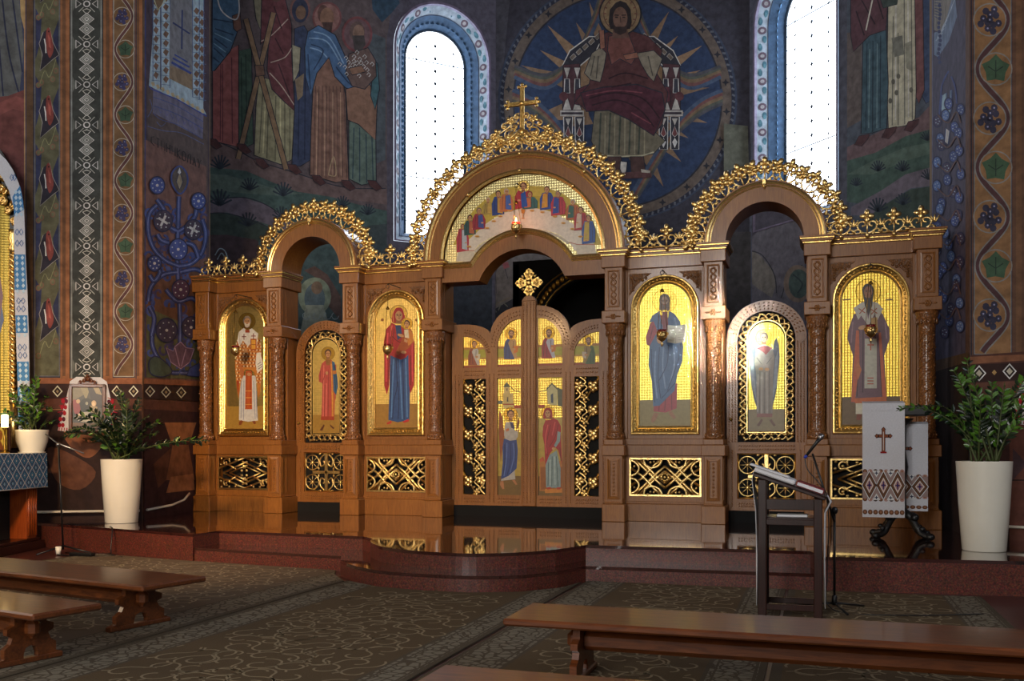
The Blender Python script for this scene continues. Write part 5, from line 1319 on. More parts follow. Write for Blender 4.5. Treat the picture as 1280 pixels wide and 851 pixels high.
def royal_doors():
    y = Y0 + .5
    for s in (-1, 1):
        q = lambda x, z: (X0 + s * x, z)
        outer = [q(.1, .51), q(1.3, .51), q(1.3, 3.39)] + [q(1.12 - .47 * math.sin(math.radians(t)), 3.22 + .175 * math.cos(math.radians(t))) for t in (0, 15, 30, 45, 60, 72, 84)] + \
                [q(.13 + .52 * math.cos(math.radians(t)), 3.2 + .445 * math.sin(math.radians(t))) for t in (3, 15, 27, 39, 51, 63, 75, 90)] + [q(.1, 3.645)]
        win1 = [q(.14, 2.7), q(.53, 2.7)] + [q(.14 + .39 * math.cos(math.radians(t)), 3.0 + .45 * math.sin(math.radians(t))) for t in range(0, 91, 9)]
        win2 = [q(.72, 2.7), q(1.11, 2.7)] + [q(1.11, 3.2)] + [q(1.11 - .39 * math.sin(math.radians(t)), 2.88 + .32 * math.cos(math.radians(t))) for t in range(9, 91, 9)]
        grl = [q(.72, .68), q(1.11, .68), q(1.11, 2.52), q(.72, 2.52)]; pan = [q(.14, .68), q(.53, .68), q(.53, 2.52), q(.14, 2.52)]
        g = Geo(); prism_holes(g, outer, [win1, win2, grl, pan], y, y + .06)
        for x in (.59, .66, 1.18, 1.24): rope_edge(g, [q(x, .56), q(x, 2.6)], y - .002)
        for z in (2.58, 2.64, .57, .62): rope_edge(g, [q(.16, z), q(.52, z)], y - .002); rope_edge(g, [q(.74, z), q(1.1, z)], y - .002)
        for rr, rz in ((.44, .5), (.49, .56)):
            rope_edge(g, [q(.14 + rr * math.cos(math.radians(t)), 3.0 + rz * math.sin(math.radians(t))) for t in range(0, 91, 6)], y - .002)
        for rr, rz in ((.425, .38), (.455, .42)):
            rope_edge(g, [q(1.11 - rr * math.sin(math.radians(t)), 2.88 + rz * math.cos(math.radians(t))) for t in range(0, 85, 6)], y - .002)
        d = g.build('royal_door', M['oak'], ico)
        g = Geo(); b = sorted((q(.68, 0)[0], q(1.15, 0)[0])); g.box(b[0], b[1], y + .05, y + .065, .64, 2.56); g.build('shade_backing', M['matte_black'], d)  # black sheet painted as the darkness behind the vine grille
        # vine with grapes and leaning rods
        g = Geo(); yy = y + .02
        g.sweep([Vector((p[0], yy, p[1])) for p in (grl if s > 0 else grl[::-1])], [(-.01, 0), (0, .014), (.01, 0)], 0, True)
        n = 5; hh = 1.84 / n
        for i in range(n):
            z0 = .68 + i * hh
            strap(g, [q(1.1, z0 + hh * .95), q(.9, z0 + .02)], yy, .012)
            strap(g, [(p.x, p.y) for p in catmull([(*q(.74, z0), 0), (*q(.82, z0 + hh * .25), 0), (*q(.76, z0 + hh * .5), 0), (*q(.9, z0 + hh * .75), 0), (*q(.8, z0 + hh), 0)], 5)], yy - .01, .013)
            strap(g, [(p.x, p.y) for p in catmull([(*q(.95, z0), 0), (*q(.84, z0 + hh * .3), 0), (*q(.92, z0 + hh * .55), 0), (*q(.8, z0 + hh * .8), 0)], 5)], yy, .011)
            for a, b, w in ((1.03, .62, 1.3), (1.06, .5, 1), (.98, .55, 1), (1.02, .42, .9), (1.06, .72, 1), (.98, .7, 1)):
                g.ell((q(a, 0)[0], yy - .02, z0 + hh * b), (.044 * w, .026, .044 * w), 6, 4)
            petals(g, (q(.8, 0)[0], yy - .02, z0 + hh * .62), .075, .4, fwd, Vector((0, 0, 1)), 5)
            petals(g, (q(.88, 0)[0], yy - .01, z0 + hh * .12), .055, .1, fwd, Vector((0, 0, 1)), 4)
            for a, b in ((.76, .3), (.92, .32), (.77, .85), (.9, .93)): g.ell((q(a, 0)[0], yy - .015, z0 + hh * b), (.022, .016, .022), 6, 4)
        g.build('vine_grille', M['gold'], d)
        SDOOR['royal%d' % s] = (d, y + .03, [q(.14, 0)[0], q(.53, 0)[0]], win1, win2, pan)
    g = Geo(); g.box(X0 - .115, X0 + .115, y - .035, y + .05, .51, 3.72, 0, .01)
    g.prism([(X0 - .115, 3.72), (X0 + .115, 3.72), (X0 + .07, 3.78), (X0, 3.8), (X0 - .07, 3.78)], 'y', y - .035, y + .05)
    for x in (-.085, .085, -.03, .03): rope_edge(g, [(X0 + x, .56), (X0 + x, 3.7)], y - .037)
    g.build('door_post', M['oak'], ico)
    g = Geo(); zc = 4.0; r = .2      # flared gilt cross
    for k in range(4):
        a = k * PI / 2
        P = [(X0 + t[0] * math.cos(a) - t[1] * math.sin(a), zc + t[0] * math.sin(a) + t[1] * math.cos(a)) for t in ((0, -.045), (.08, -.05), (.12, -.07), (.15, -.085), (.17, -.05), (.2, -.04), (.225, 0), (.2, .04), (.17, .05), (.15, .085), (.12, .07), (.08, .05), (0, .045))]
        g.prism(P, 'y', y - .03, y + .01)
        for t in ((.09, 0), (.14, 0), (.19, 0), (.13, .04), (.13, -.04), (.1, .1), ):
            g.ell((X0 + t[0] * math.cos(a) - t[1] * math.sin(a), y - .034, zc + t[0] * math.sin(a) + t[1] * math.cos(a)), (.022, .014, .022), 6, 4)
    g.ell((X0, y - .04, zc), (.045, .02, .045), 8, 5)
    g.build('royal_door_cross', M['gold_frame'], ico)
    g = Geo(); g.box(X0 - 1.31, X0 + 1.31, y, y + .12, TOP, .505, 0); g.build('gap_shade_box', M['matte_black'], ico)  # dark gap under the royal doors, made as a black box
royal_doors()
# ================================================================ ICONS (drawn where they hang)
def polyw(P, c, pts, gold=False):
    P.k += 1; s = P
    W_ = [Vector(p) + s.n * (s.off + s.step * s.k) for p in pts]
    uv = [Vector(((p - s.p0).dot(s.u), p.z, 0)) for p in W_]
    fs = []
    for t in tessellate_polygon([uv]):
        a, b, c_ = (uv[i] for i in t); fs.append(tuple(t) if (b - a).cross(c_ - a).z > 0 else tuple(reversed(t)))
    s.g.add(W_, fs, 0, s.col(c, gold))
def crop(ox, oy, k): return lambda q: (ox + q[0] / k, oy + q[1] / k)
def icon_start(y, outline, leaf='#D8B85C', ground=None, zg=None, gain=1.25):
    """outline: (x,z) world contour of the board"""
    P = Paint((X0, y, 0), (0, -1, 0), gain, step=.0001, off=.0005)
    P.g.prism(outline, 'y', y, y + .012, 0, P.col(leaf, True))
    polyw(P, leaf, [(x, y, z) for x, z in outline], True)
    if ground:
        lo = [p for p in outline if p[1] < zg + 1e-6]; xs = [p[0] for p in outline]
        polyw(P, ground, [(min(xs), y, min(p[1] for p in outline)), (max(xs), y, min(p[1] for p in outline)), (max(xs), y, zg), (min(xs), y, zg)])
    return P
SK, SKD, HR_ = '#B98A5E', '#8A5C3A', '#4A2E1E'
def head(P, x, y, r, hair=HR_, skin=SK, halo=True, beard=None, look=0, veil=None, hz='#A8873C', hr=2.1):
    """icon head: halo ring, hair, face, brows, eyes, nose, mouth, beard"""
    if halo:
        P.ell('#6E5A22', x, y, r * hr, n=24); P.ell('#E2C266' if hz is None else hz, x, y, r * (hr - .1), n=24, gold=True)
    if veil: P.poly(veil, [(x - r*1.15, y + r*1.5), (x - r*1.25, y), (x - r*.8, y - r*1.15), (x, y - r*1.45), (x + r*.8, y - r*1.15), (x + r*1.2, y), (x + r*1.1, y + r*1.5)], smooth=True)
    else: P.ell(hair, x, y - r*.12, r*1.02, r*1.2, n=14)
    P.poly(SKD, [(x - r*.5, y + r*.7), (x + r*.5, y + r*.7), (x + r*.55, y + r*1.7), (x - r*.55, y + r*1.7)])
    P.ell(skin, x + look*r*.15, y + r*.15, r*.72, r*.98, n=14)
    if beard: P.poly(beard, [(x - r*.72, y + r*.25), (x - r*.3, y + r*.6), (x + r*.3, y + r*.6), (x + r*.72, y + r*.25), (x + r*.55, y + r*1.25), (x, y + r*1.6), (x - r*.55, y + r*1.25)])
    e = x + look*r*.2
    for q in (-1, 1):
        P.line('#3A2416', [(e + q*r*.12, y - r*.12), (e + q*r*.5, y - r*.1)], r*.12); P.line('#2A1810', [(e + q*r*.18, y + r*.08), (e + q*r*.42, y + r*.08)], r*.14)
    P.line(SKD, [(e, y - r*.05), (e + r*.05, y + r*.42)], r*.12); P.line('#7A3A2A', [(e - r*.18, y + r*.66), (e + r*.18, y + r*.66)], r*.12)
def folds(P, c, L, w=2.0):
    for l in L: P.line(c, l, w, smooth=len(l) > 2)
def icon_end(P, name, parent, label=None):
    o = P.g.build(name, M['icon'], parent)
    if label: o['label'] = label
    return o
def board(cx, hw=.372, zb=1.748, zs=3.46): return arch_poly(cx, hw, zb, zs, 24)
# --- bishop in white with red-checked vestment
cx, yi, fr, _ = SEC['nicholas']; P = icon_start(yi, board(cx), '#CDB268', '#A07C34', 2.13); P.T = crop(270, 370, 4.725)
head(P, 184, 148, 24, hair='#8A7A68', beard='#C8BCA8')
P.poly('#C8C6C0', [(140, 470), (235, 470), (248, 735), (190, 742), (136, 732)])
folds(P, '#8E90A0', [[(150, 500), (148, 720)], [(165, 500), (163, 730)], [(222, 500), (232, 725)], [(240, 560), (242, 720)]], 4)
P.poly('#B8582A', [(176, 440), (212, 440), (214, 668), (172, 668)]); folds(P, '#8C3A1C', [[(184, 450), (182, 660)], [(204, 450), (205, 660)]], 3)
for z in (560, 600, 640): P.line('#D8A050', [(174, z), (212, z)], 4)
P.poly('#C07A34', [(132, 250), (118, 330), (112, 400), (122, 520), (134, 600), (150, 500), (170, 440), (215, 440), (240, 500), (250, 600), (266, 520), (272, 420), (268, 320), (250, 250), (190, 230)], smooth=True)
for i in range(16):
    for j in range(14):
        x, y = 116 + i * 10 + (j % 2) * 5, 262 + j * 19
        w = 30 if y > 440 else 0
        if y > 430 and 150 < x < 240: continue
        if x > 268 or x < 118 + (y > 480) * 6: continue
        P.poly('#E4D8B8' if (i + j) % 2 else '#6E2E1A', [(x - 4, y), (x, y - 7), (x + 4, y), (x, y + 7)]); P.k -= 1
P.k += 2
P.poly('#D6D2C8', [(128, 270), (134, 214), (164, 188), (186, 206), (212, 190), (250, 222), (240, 300), (214, 256), (190, 300), (160, 262), (140, 300)])
P.poly('#9A4426', [(172, 200), (198, 200), (200, 216), (174, 216)])
for x, y in ((166, 240), (222, 236)): P.line('#7A3A2C', [(x - 14, y), (x + 14, y)], 5); P.line('#7A3A2C', [(x, y - 16), (x, y + 18)], 5)
P.poly('#A8541E', [(204, 252), (240, 252), (240, 320), (204, 320)]); P.poly('#D8A040', [(210, 260), (234, 260), (234, 312), (210, 312)]); P.line('#8A3A1A', [(210, 286), (234, 286)], 3)
P.poly('#DCD8CC', [(240, 336), (262, 332), (284, 420), (246, 456), (234, 400)]); folds(P, '#4A4440', [[(246, 404), (268, 388)], [(248, 418), (272, 402)], [(250, 432), (274, 414)]], 3)
P.poly('#B0683A', [(134, 390), (146, 470), (156, 490), (168, 450), (146, 400)]); P.poly('#9C3E1E', [(122, 500), (132, 590), (138, 500)])
P.ell(SK, 176, 322, 10, 14); P.ell(SK, 196, 462, 12, 10)
P.poly('#7A3A1C', [(136, 745), (150, 732), (162, 740), (150, 760), (138, 762)]); P.poly('#7A3A1C', [(214, 738), (230, 736), (238, 752), (226, 758)])
icon_end(P, 'icon_painting', fr, 'white-bearded bishop in white and checked orange vestments')
# --- archdeacon in rose robe
cx, yd, dr = SDOOR[-1]; P = icon_start(yd, arch_poly(cx, .252, 1.668, 2.99, 24), '#CDB268', '#9A7832', 1.98); P.T = crop(380, 400, 5.317)
head(P, 160, 222, 22)
P.poly('#B04A40', [(148, 262), (118, 290), (98, 370), (100, 408), (122, 420), (118, 560), (114, 662), (200, 664), (206, 540), (212, 520), (214, 300), (180, 262)], smooth=False)
folds(P, '#CF6E62', [[(132, 300), (128, 640)], [(150, 420), (146, 650)]], 7); folds(P, '#7E2C2C', [[(122, 420), (140, 360), (148, 340)], [(140, 430), (137, 650)], [(164, 330), (160, 650)], [(110, 340), (108, 400)]], 4)
P.poly('#B8722C', [(174, 270), (188, 272), (198, 400), (202, 520), (196, 660), (184, 660), (182, 420)]); folds(P, '#E0A850', [[(182, 290), (192, 640)]], 3)
P.poly('#2E5A84', [(186, 272), (204, 280), (222, 380), (226, 440), (214, 500), (196, 470), (192, 340)]); folds(P, '#16304E', [[(200, 300), (212, 470)], [(206, 300), (220, 430)]], 4)
P.poly('#B8722C', [(192, 336), (214, 334), (216, 356), (194, 360)]); P.poly('#8A5A2C', [(142, 262), (180, 262), (172, 300), (150, 300)]); P.ell(SK, 152, 352, 9, 12)
P.poly('#9C3A22', [(114, 640), (200, 640), (200, 666), (112, 664)])
P.poly('#5A2E1A', [(104, 732), (132, 692), (138, 700), (122, 736)]); P.poly('#5A2E1A', [(170, 690), (202, 716), (196, 726), (176, 706)])
icon_end(P, 'icon_painting', dr, 'young deacon in a rose robe with blue sash')
# --- Mother with child
cx, yi, fr, _ = SEC['mother']; P = icon_start(yi, board(cx), '#CDB268', '#96702E', 2.13); P.T = crop(455, 350, 4.256)
P.ell('#6E5A22', 184, 180, 48); P.ell('#B4964A', 184, 180, 45, gold=True)
P.poly('#2A4A7C', [(140, 390), (238, 390), (244, 560), (242, 744), (180, 756), (130, 744), (136, 560)])
folds(P, '#4C78AC', [[(158, 420), (150, 600), (146, 730)], [(190, 420), (198, 600), (204, 740)], [(222, 420), (230, 730)]], 7)
folds(P, '#14284E', [[(170, 420), (176, 560), (160, 640), (152, 740)], [(206, 420), (214, 740)], [(180, 540), (186, 640), (182, 740)], [(146, 450), (140, 700)]], 4)
P.poly('#9E2226', [(148, 226), (118, 262), (106, 330), (108, 420), (108, 560), (122, 610), (134, 560), (140, 400), (168, 412), (196, 424), (222, 412), (236, 396), (240, 560), (246, 604), (266, 560), (270, 420), (268, 330), (240, 250), (222, 226), (190, 250)])
folds(P, '#C8444A', [[(128, 280), (120, 400), (118, 540)], [(256, 320), (258, 540)], [(150, 240), (140, 300)]], 6)
folds(P, '#5C1018', [[(140, 300), (134, 420), (128, 560)], [(248, 400), (250, 560)], [(150, 300), (190, 330), (230, 316)], [(160, 260), (156, 310)]], 4)
P.poly('#22406E', [(166, 240), (196, 240), (204, 300), (178, 320)])
head(P, 184, 186, 27, halo=False, veil='#9C1E24', look=.4)
folds(P, '#D8A850', [[(158, 222), (154, 180), (166, 152), (186, 142), (206, 152), (216, 186)]], 2.5)
P.poly('#9A4A1E', [(196, 330), (170, 380), (180, 400), (240, 360), (262, 330), (262, 290), (246, 250), (216, 262)])
P.poly('#C07A30', [(232, 252), (258, 280), (262, 330), (236, 350), (226, 300)]); P.poly('#CFC4A8', [(214, 264), (236, 262), (240, 310), (218, 306)])
head(P, 229, 232, 15, look=-.4)
P.ell(SK, 196, 294, 18, 8, rot=20); P.poly(SK, [(216, 310), (232, 320), (230, 334), (214, 326)]); P.ell(SK, 212, 384, 14, 8)
P.poly('#B02A26', [(120, 760), (146, 748), (148, 760), (126, 768)]); P.poly('#B02A26', [(206, 752), (238, 738), (240, 752), (214, 760)])
for x in (98, 280): P.ell('#8A5A2C', x, 212, 8)
icon_end(P, 'icon_painting', fr, 'woman in red cloak and blue robe holding a child')
# --- Christ with open book
cx, yi, fr, _ = SEC['christ']; P = icon_start(yi, board(cx), '#F2CE62', '#8E7E4C', 2.13); P.T = crop(785, 340, 4.053)  # brighter leaf than the left icons: window reflection put into the gold colour
P.ell('#C8A448', 186, 146, 62, gold=True); P.ell('#EAC65C', 186, 146, 58, gold=True)
P.poly('#9C3A44', [(150, 210), (112, 262), (90, 330), (94, 366), (122, 382), (170, 370), (220, 360), (228, 240)], smooth=False)
folds(P, '#6E2430', [[(128, 270), (112, 340)], [(150, 240), (142, 360)], [(170, 240), (172, 360)]], 5)
P.poly('#A03A42', [(132, 640), (250, 560), (246, 690), (190, 712), (130, 706)]); folds(P, '#6E2430', [[(190, 640), (186, 704)], [(220, 600), (222, 696)], [(160, 650), (156, 704)]], 5)
P.poly('#48688E', [(160, 196), (124, 220), (106, 256), (130, 250), (150, 300), (108, 376), (104, 470), (122, 560), (128, 680), (160, 676), (236, 600), (250, 520), (276, 450), (280, 380), (264, 250), (236, 212), (208, 196), (196, 300), (170, 260)])
folds(P, '#7892B2', [[(140, 400), (136, 520), (148, 640)], [(180, 380), (176, 480), (190, 590)], [(230, 370), (236, 460), (214, 560)], [(236, 230), (252, 300)]], 7)
folds(P, '#2A4266', [[(118, 390), (122, 500), (136, 660)], [(160, 380), (152, 520), (166, 640)], [(206, 370), (196, 470), (150, 560)], [(250, 370), (256, 440), (200, 600)], [(260, 300), (268, 380)], [(170, 640), (240, 560)]], 4.5)
P.poly('#7A2E36', [(172, 200), (200, 200), (208, 320), (178, 330)])
P.poly('#C2BEAE', [(200, 268), (244, 272), (292, 264), (290, 352), (242, 362), (200, 356)]); P.line('#8C8670', [(244, 272), (242, 360)], 3)
for k in range(6): P.line('#8C8878', [(208, 284 + 12 * k), (238, 286 + 12 * k)], 2.5); P.line('#8C8878', [(250, 284 + 12 * k), (282, 280 + 12 * k)], 2.5)
head(P, 186, 146, 28, halo=False, hair='#5E4A3E', skin='#9C7E66', beard='#5C463A')
P.poly('#6A5648', [(160, 150), (160, 190), (176, 200), (172, 160)]); P.poly('#6A5648', [(212, 150), (212, 190), (198, 200), (200, 160)])
P.ell(SK, 158, 344, 12, 20, rot=-20)
P.poly('#9A6A4A', [(132, 712), (156, 716), (140, 752), (124, 764), (116, 750)]); P.poly('#9A6A4A', [(202, 704), (222, 704), (244, 736), (232, 746), (212, 724)])
icon_end(P, 'icon_painting', fr, 'bearded figure in blue cloak over red robe holding an open book')
# --- archangel
cx, yd, dr = SDOOR[1]; P = icon_start(yd, arch_poly(cx, .252, 1.668, 2.99, 24), '#F2CE62', '#8E7E5C', 1.985); P.T = crop(915, 385, 4.859)  # leaf and halo brightened in colour for the rear window's reflection
P.ell('#C8A448', 194, 180, 52, gold=True); P.ell('#EAC65C', 194, 180, 48, gold=True)
for q in (-1, 1):
    X = lambda x: x if q < 0 else 392 - x
    P.poly('#5C6470', [(X(122), 180), (X(108), 220), (X(102), 300), (X(112), 400), (X(118), 470), (X(132), 550), (X(152), 610), (X(160), 400), (X(150), 280), (X(134), 200)])
    for k in range(6): P.line('#8A929C', [(X(112 + 3 * k), 260 + 8 * k), (X(122 + 5 * k), 470 + 18 * k)], 3.5)
P.poly('#8C8278', [(150, 244), (176, 226), (214, 226), (246, 244), (258, 300), (250, 420), (246, 650), (150, 650), (148, 420), (136, 320)])
folds(P, '#5E5850', [[(170, 380), (166, 640)], [(196, 390), (196, 645)], [(226, 380), (230, 640)], [(150, 300), (180, 340)], [(240, 300), (210, 340)]], 4)
folds(P, '#B4ACA0', [[(158, 400), (156, 630)], [(182, 390), (180, 640)], [(212, 390), (214, 640)]], 6)
P.poly('#8E3A3C', [(150, 244), (196, 228), (246, 240), (226, 262), (206, 284), (186, 264)]); P.poly('#8E5A50', [(152, 640), (246, 640), (244, 662), (150, 662)])
P.ell(SK, 176, 370, 14, 9); P.ell(SK, 212, 372, 14, 9)
head(P, 194, 178, 25, halo=False, hair='#6E5E50', skin='#A08468')
P.poly('#6A4A3A', [(150, 712), (178, 672), (188, 680), (166, 718)]); P.poly('#6A4A3A', [(226, 680), (240, 674), (266, 712), (254, 720)])
icon_end(P, 'icon_painting', dr, 'winged angel in pale robes')
# --- bishop in purple
cx, yi, fr, _ = SEC['basil']; P = icon_start(yi, board(cx), '#D8B650', '#6E5636', 2.13); P.T = crop(1035, 325, 3.867)
P.ell('#6E5A22', 194, 152, 62, gold=True); P.ell('#C8A448', 194, 152, 58, gold=True)
P.poly('#6A4A54', [(124, 262), (98, 340), (94, 380), (120, 460), (112, 690), (284, 690), (272, 460), (298, 380), (296, 330), (262, 256), (200, 230)])
folds(P, '#8E6C74', [[(120, 300), (112, 400)], [(140, 380), (132, 660)], [(276, 300), (284, 380)]], 6); folds(P, '#3C2830', [[(150, 330), (146, 460), (140, 660)], [(250, 340), (252, 500), (262, 660)], [(170, 340), (168, 640)], [(228, 340), (234, 620)]], 5)
P.poly('#B85A36', [(136, 340), (150, 340), (152, 500), (130, 686), (112, 686)]); P.poly('#B85A36', [(244, 350), (256, 350), (284, 686), (264, 686)])
P.poly('#B4B0A0', [(178, 380), (236, 380), (236, 620), (176, 620)]); P.line('#A85030', [(206, 396), (206, 436)], 6); P.line('#A85030', [(190, 410), (222, 410)], 6)
for z in (570, 584, 598): P.line('#A85030', [(190, z), (220, z)], 5)
P.poly('#B8683A', [(142, 478), (162, 530), (146, 580), (130, 530)])
P.poly('#B8B2A4', [(124, 232), (160, 206), (180, 200), (194, 290), (212, 200), (240, 206), (266, 236), (240, 290), (224, 262), (196, 320), (160, 268), (146, 290)])
for x, y in ((164, 244), (222, 246)): P.line('#9A5236', [(x - 16, y - 10), (x + 16, y + 12)], 5); P.line('#9A5236', [(x + 14, y - 14), (x - 12, y + 16)], 5)
head(P, 194, 150, 28, halo=False, hair='#2E1E16', skin='#8C5C3C')
P.poly('#2A1C16', [(168, 160), (182, 182), (206, 182), (220, 160), (214, 220), (196, 268), (178, 220)])
P.poly('#A88040', [(206, 280), (238, 276), (242, 352), (208, 350)]); P.ell(SK, 166, 326, 20, 10, rot=-15)
P.poly('#C8C0A8', [(134, 676), (166, 676), (166, 744), (134, 744)]); P.poly('#C8C0A8', [(226, 676), (252, 676), (252, 744), (228, 744)]); P.poly('#B86030', [(130, 668), (284, 660), (282, 690), (130, 692)])
P.poly('#7A3A22', [(140, 744), (164, 744), (156, 774), (136, 772)]); P.poly('#7A3A22', [(228, 744), (252, 744), (262, 772), (240, 774)])
for x in (92, 296): P.line('#8A6A30', [(x - 20, 192), (x + 18, 190)], 7)
icon_end(P, 'icon_painting', fr, 'dark-bearded bishop in purple vestment with white stole')
# --- four evangelists and the annunciation on the royal doors
def royal_icons():
    dl, yr, _, w1, w2, pan = SDOOR['royal-1']; dr_, _, _, w1r, w2r, panr = SDOOR['royal1']
    T5 = crop(570, 390, 6.737); T6 = crop(615, 465, 5.316)
    def eva(out, parent, x, y, r, robe, cloak, book, flip, lab, table=True):
        P = icon_start(yr, out, '#D0B45C', None, None, 1.2); P.T = T5
        xs = [p[0] for p in out]; a, b = min(xs), max(xs)
        for c, z0, z1 in (('#A8742C', 2.99, 3.03), ('#A09A2C', 2.86, 2.99), ('#B08A34', 2.83, 2.86), ('#8E3A1E', 2.7, 2.735)):
            polyw(P, c, [(a, yr, z0), (b, yr, z0), (b, yr, z1), (a, yr, z1)])
        f = flip; X = lambda d: x + f * d
        P.poly(robe, [(X(-r*1.6), y + r*2.2), (X(-r*.6), y + r*1.3), (X(r*.9), y + r*1.4), (X(r*1.7), y + r*2.6), (X(r*1.5), y + r*5.2), (X(r*2.2), y + r*8.4), (X(-r*2.0), y + r*8.4), (X(-r*2.2), y + r*4.6)])
        P.poly(cloak, [(X(-r*.9), y + r*1.4), (X(-r*1.9), y + r*2.4), (X(-r*2.5), y + r*5), (X(-r*2.4), y + r*8.6), (X(r*1.2), y + r*8.6), (X(-r*.2), y + r*5.4), (X(-r*1.0), y + r*3.2), (X(-r*.2), y + r*1.6)])
        folds(P, '#2A2028', [[(X(-r*1.5), y + r*3), (X(-r*1.9), y + r*8)], [(X(-r*.8), y + r*5), (X(-r*.6), y + r*8.2)], [(X(r*.7), y + r*2.4), (X(r*.6), y + r*5)]], r*.16)
        P.poly(book, [(X(r*.7), y + r*4.2), (X(r*2.4), y + r*4.0), (X(r*2.2), y + r*6.2), (X(r*.9), y + r*6.6)]); P.ell(SK, X(r*.9), y + r*5.2, r*.6, r*.4)
        head(P, x, y, r, beard=None if r < 22 else '#5E3A24', look=.4 * f)
        icon_end(P, 'icon_painting', parent, lab)
    eva(w2, dl, 155, 268, 21, '#B4B0A8', '#8E4A34', '#C8BEA4', 1, 'evangelist writing in grey and brown robes')
    eva(w1, dl, 465, 182, 25, '#B08A58', '#243E78', '#C46A20', 1, 'evangelist in blue cloak with orange book')
    eva(w1r, dr_, 783, 174, 25, '#A8A8B4', '#8E1E34', '#B86A2C', 1, 'evangelist in crimson cloak with orange book')
    eva(w2r, dr_, 1116, 240, 23, '#8A7440', '#3E5A30', '#B8A890', -1, 'evangelist writing in green cloak')
    # angel of the annunciation
    P = icon_start(yr, pan, '#C8B05A', '#6E5426', .98, 1.15); P.T = T6
    P.poly('#5E6A5A', [(40, 188), (72, 188), (72, 212), (40, 212)]); P.poly('#C0AC6C', [(74, 140), (140, 140), (144, 240), (76, 240)]); P.poly('#C8B474', [(80, 98), (116, 98), (118, 140), (78, 140)]); P.poly('#4E5A44', [(98, 66), (124, 100), (74, 100)]); P.poly('#9A4A2C', [(74, 210), (150, 210), (150, 218), (74, 218)])
    P.line('#4E4A40', [(104, 166), (104, 196)], 9); P.line('#4E4A40', [(100, 108), (100, 124)], 7); P.line('#6A6A48', [(122, 92), (150, 122), (204, 136)], 5, True)
    P.poly('#A03A22', [(146, 220), (204, 220), (204, 240), (146, 242)]); P.poly('#B8A468', [(150, 242), (204, 240), (206, 300), (152, 300)]); P.poly('#A8903C', [(40, 380), (208, 400), (208, 690), (40, 690)])
    P.poly('#8A4A24', [(48, 250), (70, 300), (82, 420), (58, 600), (44, 400)]); P.poly('#7A4422', [(170, 300), (186, 330), (160, 400)])
    P.poly('#A8A49C', [(96, 330), (84, 360), (80, 420), (96, 460), (150, 462), (172, 430), (172, 396), (150, 386), (140, 330)]); P.poly('#A8A49C', [(64, 700), (150, 650), (156, 712), (60, 722)])
    P.poly('#2C427A', [(80, 440), (120, 456), (164, 450), (172, 520), (164, 640), (110, 690), (60, 712), (72, 600), (70, 500)]); P.poly('#2C3860', [(118, 330), (142, 340), (152, 380), (128, 370)])
    folds(P, '#5068A0', [[(100, 470), (96, 580), (80, 690)], [(140, 470), (146, 560), (120, 670)]], 6); folds(P, '#16264E', [[(84, 480), (84, 600), (72, 690)], [(120, 470), (124, 580), (100, 690)], [(158, 470), (158, 600)]], 4)
    P.poly('#B86A3C', [(92, 380), (112, 372), (114, 388), (94, 396)]); P.ell(SK, 176, 388, 10, 6, rot=-30)
    head(P, 124, 280, 24, look=.5, hr=2.0)
    P.poly('#A87048', [(56, 726), (76, 722), (82, 776), (70, 778), (54, 750)]); P.poly('#A87048', [(134, 718), (152, 716), (170, 746), (158, 750)])
    icon_end(P, 'icon_painting', dl, 'angel in blue and white robes below a tower')
    P = icon_start(yr, panr, '#C8B05A', '#6E5426', .98, 1.15); P.T = T6
    P.line('#6A6A48', [(312, 132), (360, 120), (388, 90)], 5, True); P.poly('#B4B080', [(364, 110), (398, 76), (434, 112), (434, 220), (370, 214)]); P.poly('#4E5440', [(434, 100), (472, 120), (472, 230), (436, 226)]); P.poly('#3A4A5A', [(390, 150), (406, 140), (408, 206), (392, 204)]); P.poly('#46523E', [(360, 112), (398, 70), (438, 108), (474, 116), (474, 124), (434, 118), (398, 82), (366, 118)])
    P.poly('#9A3A26', [(310, 216), (350, 216), (350, 238), (310, 238)]); P.poly('#B09C50', [(310, 310), (478, 300), (478, 402), (310, 402)]); P.poly('#A8903C', [(310, 402), (478, 402), (478, 690), (310, 690)])
    P.poly('#A86A2C', [(316, 590), (478, 590), (478, 790), (316, 790)]); P.poly('#8A5220', [(324, 630), (470, 630), (470, 780), (324, 780)]); P.poly('#B0522C', [(314, 580), (340, 560), (352, 590), (320, 596)]); P.poly('#C07A2C', [(352, 776), (470, 772), (474, 800), (352, 804)])
    P.poly('#7C9090', [(366, 560), (430, 520), (456, 640), (456, 770), (360, 766), (356, 620)]); folds(P, '#4A5E60', [[(376, 600), (372, 756)], [(400, 560), (398, 760)], [(428, 560), (438, 760)]], 5); folds(P, '#A4B4B0', [[(388, 580), (386, 750)], [(416, 560), (420, 750)]], 5)
    P.poly('#9A2026', [(356, 318), (340, 360), (336, 420), (348, 480), (354, 620), (386, 540), (420, 500), (440, 520), (466, 616), (462, 500), (458, 360), (438, 320), (400, 300)])
    P.poly('#7C9090', [(436, 392), (456, 400), (452, 460), (424, 500), (412, 488), (430, 452)]); P.ell(SK, 408, 508, 10, 9)
    folds(P, '#C44A48', [[(372, 350), (356, 440), (362, 540)], [(420, 330), (400, 420)]], 7); folds(P, '#5E1018', [[(390, 350), (366, 460), (368, 560)], [(440, 350), (420, 430), (380, 500)], [(452, 500), (458, 590)]], 4)
    head(P, 372, 272, 24, veil='#8E1A22', look=-.4, hr=2.0)
    P.poly('#A83A1E', [(364, 768), (390, 762), (392, 776), (368, 780)]); P.poly('#A83A1E', [(430, 766), (458, 764), (456, 778), (434, 780)])
    icon_end(P, 'icon_painting', dr_, 'woman in red cloak and grey dress before a gabled church')
royal_icons()
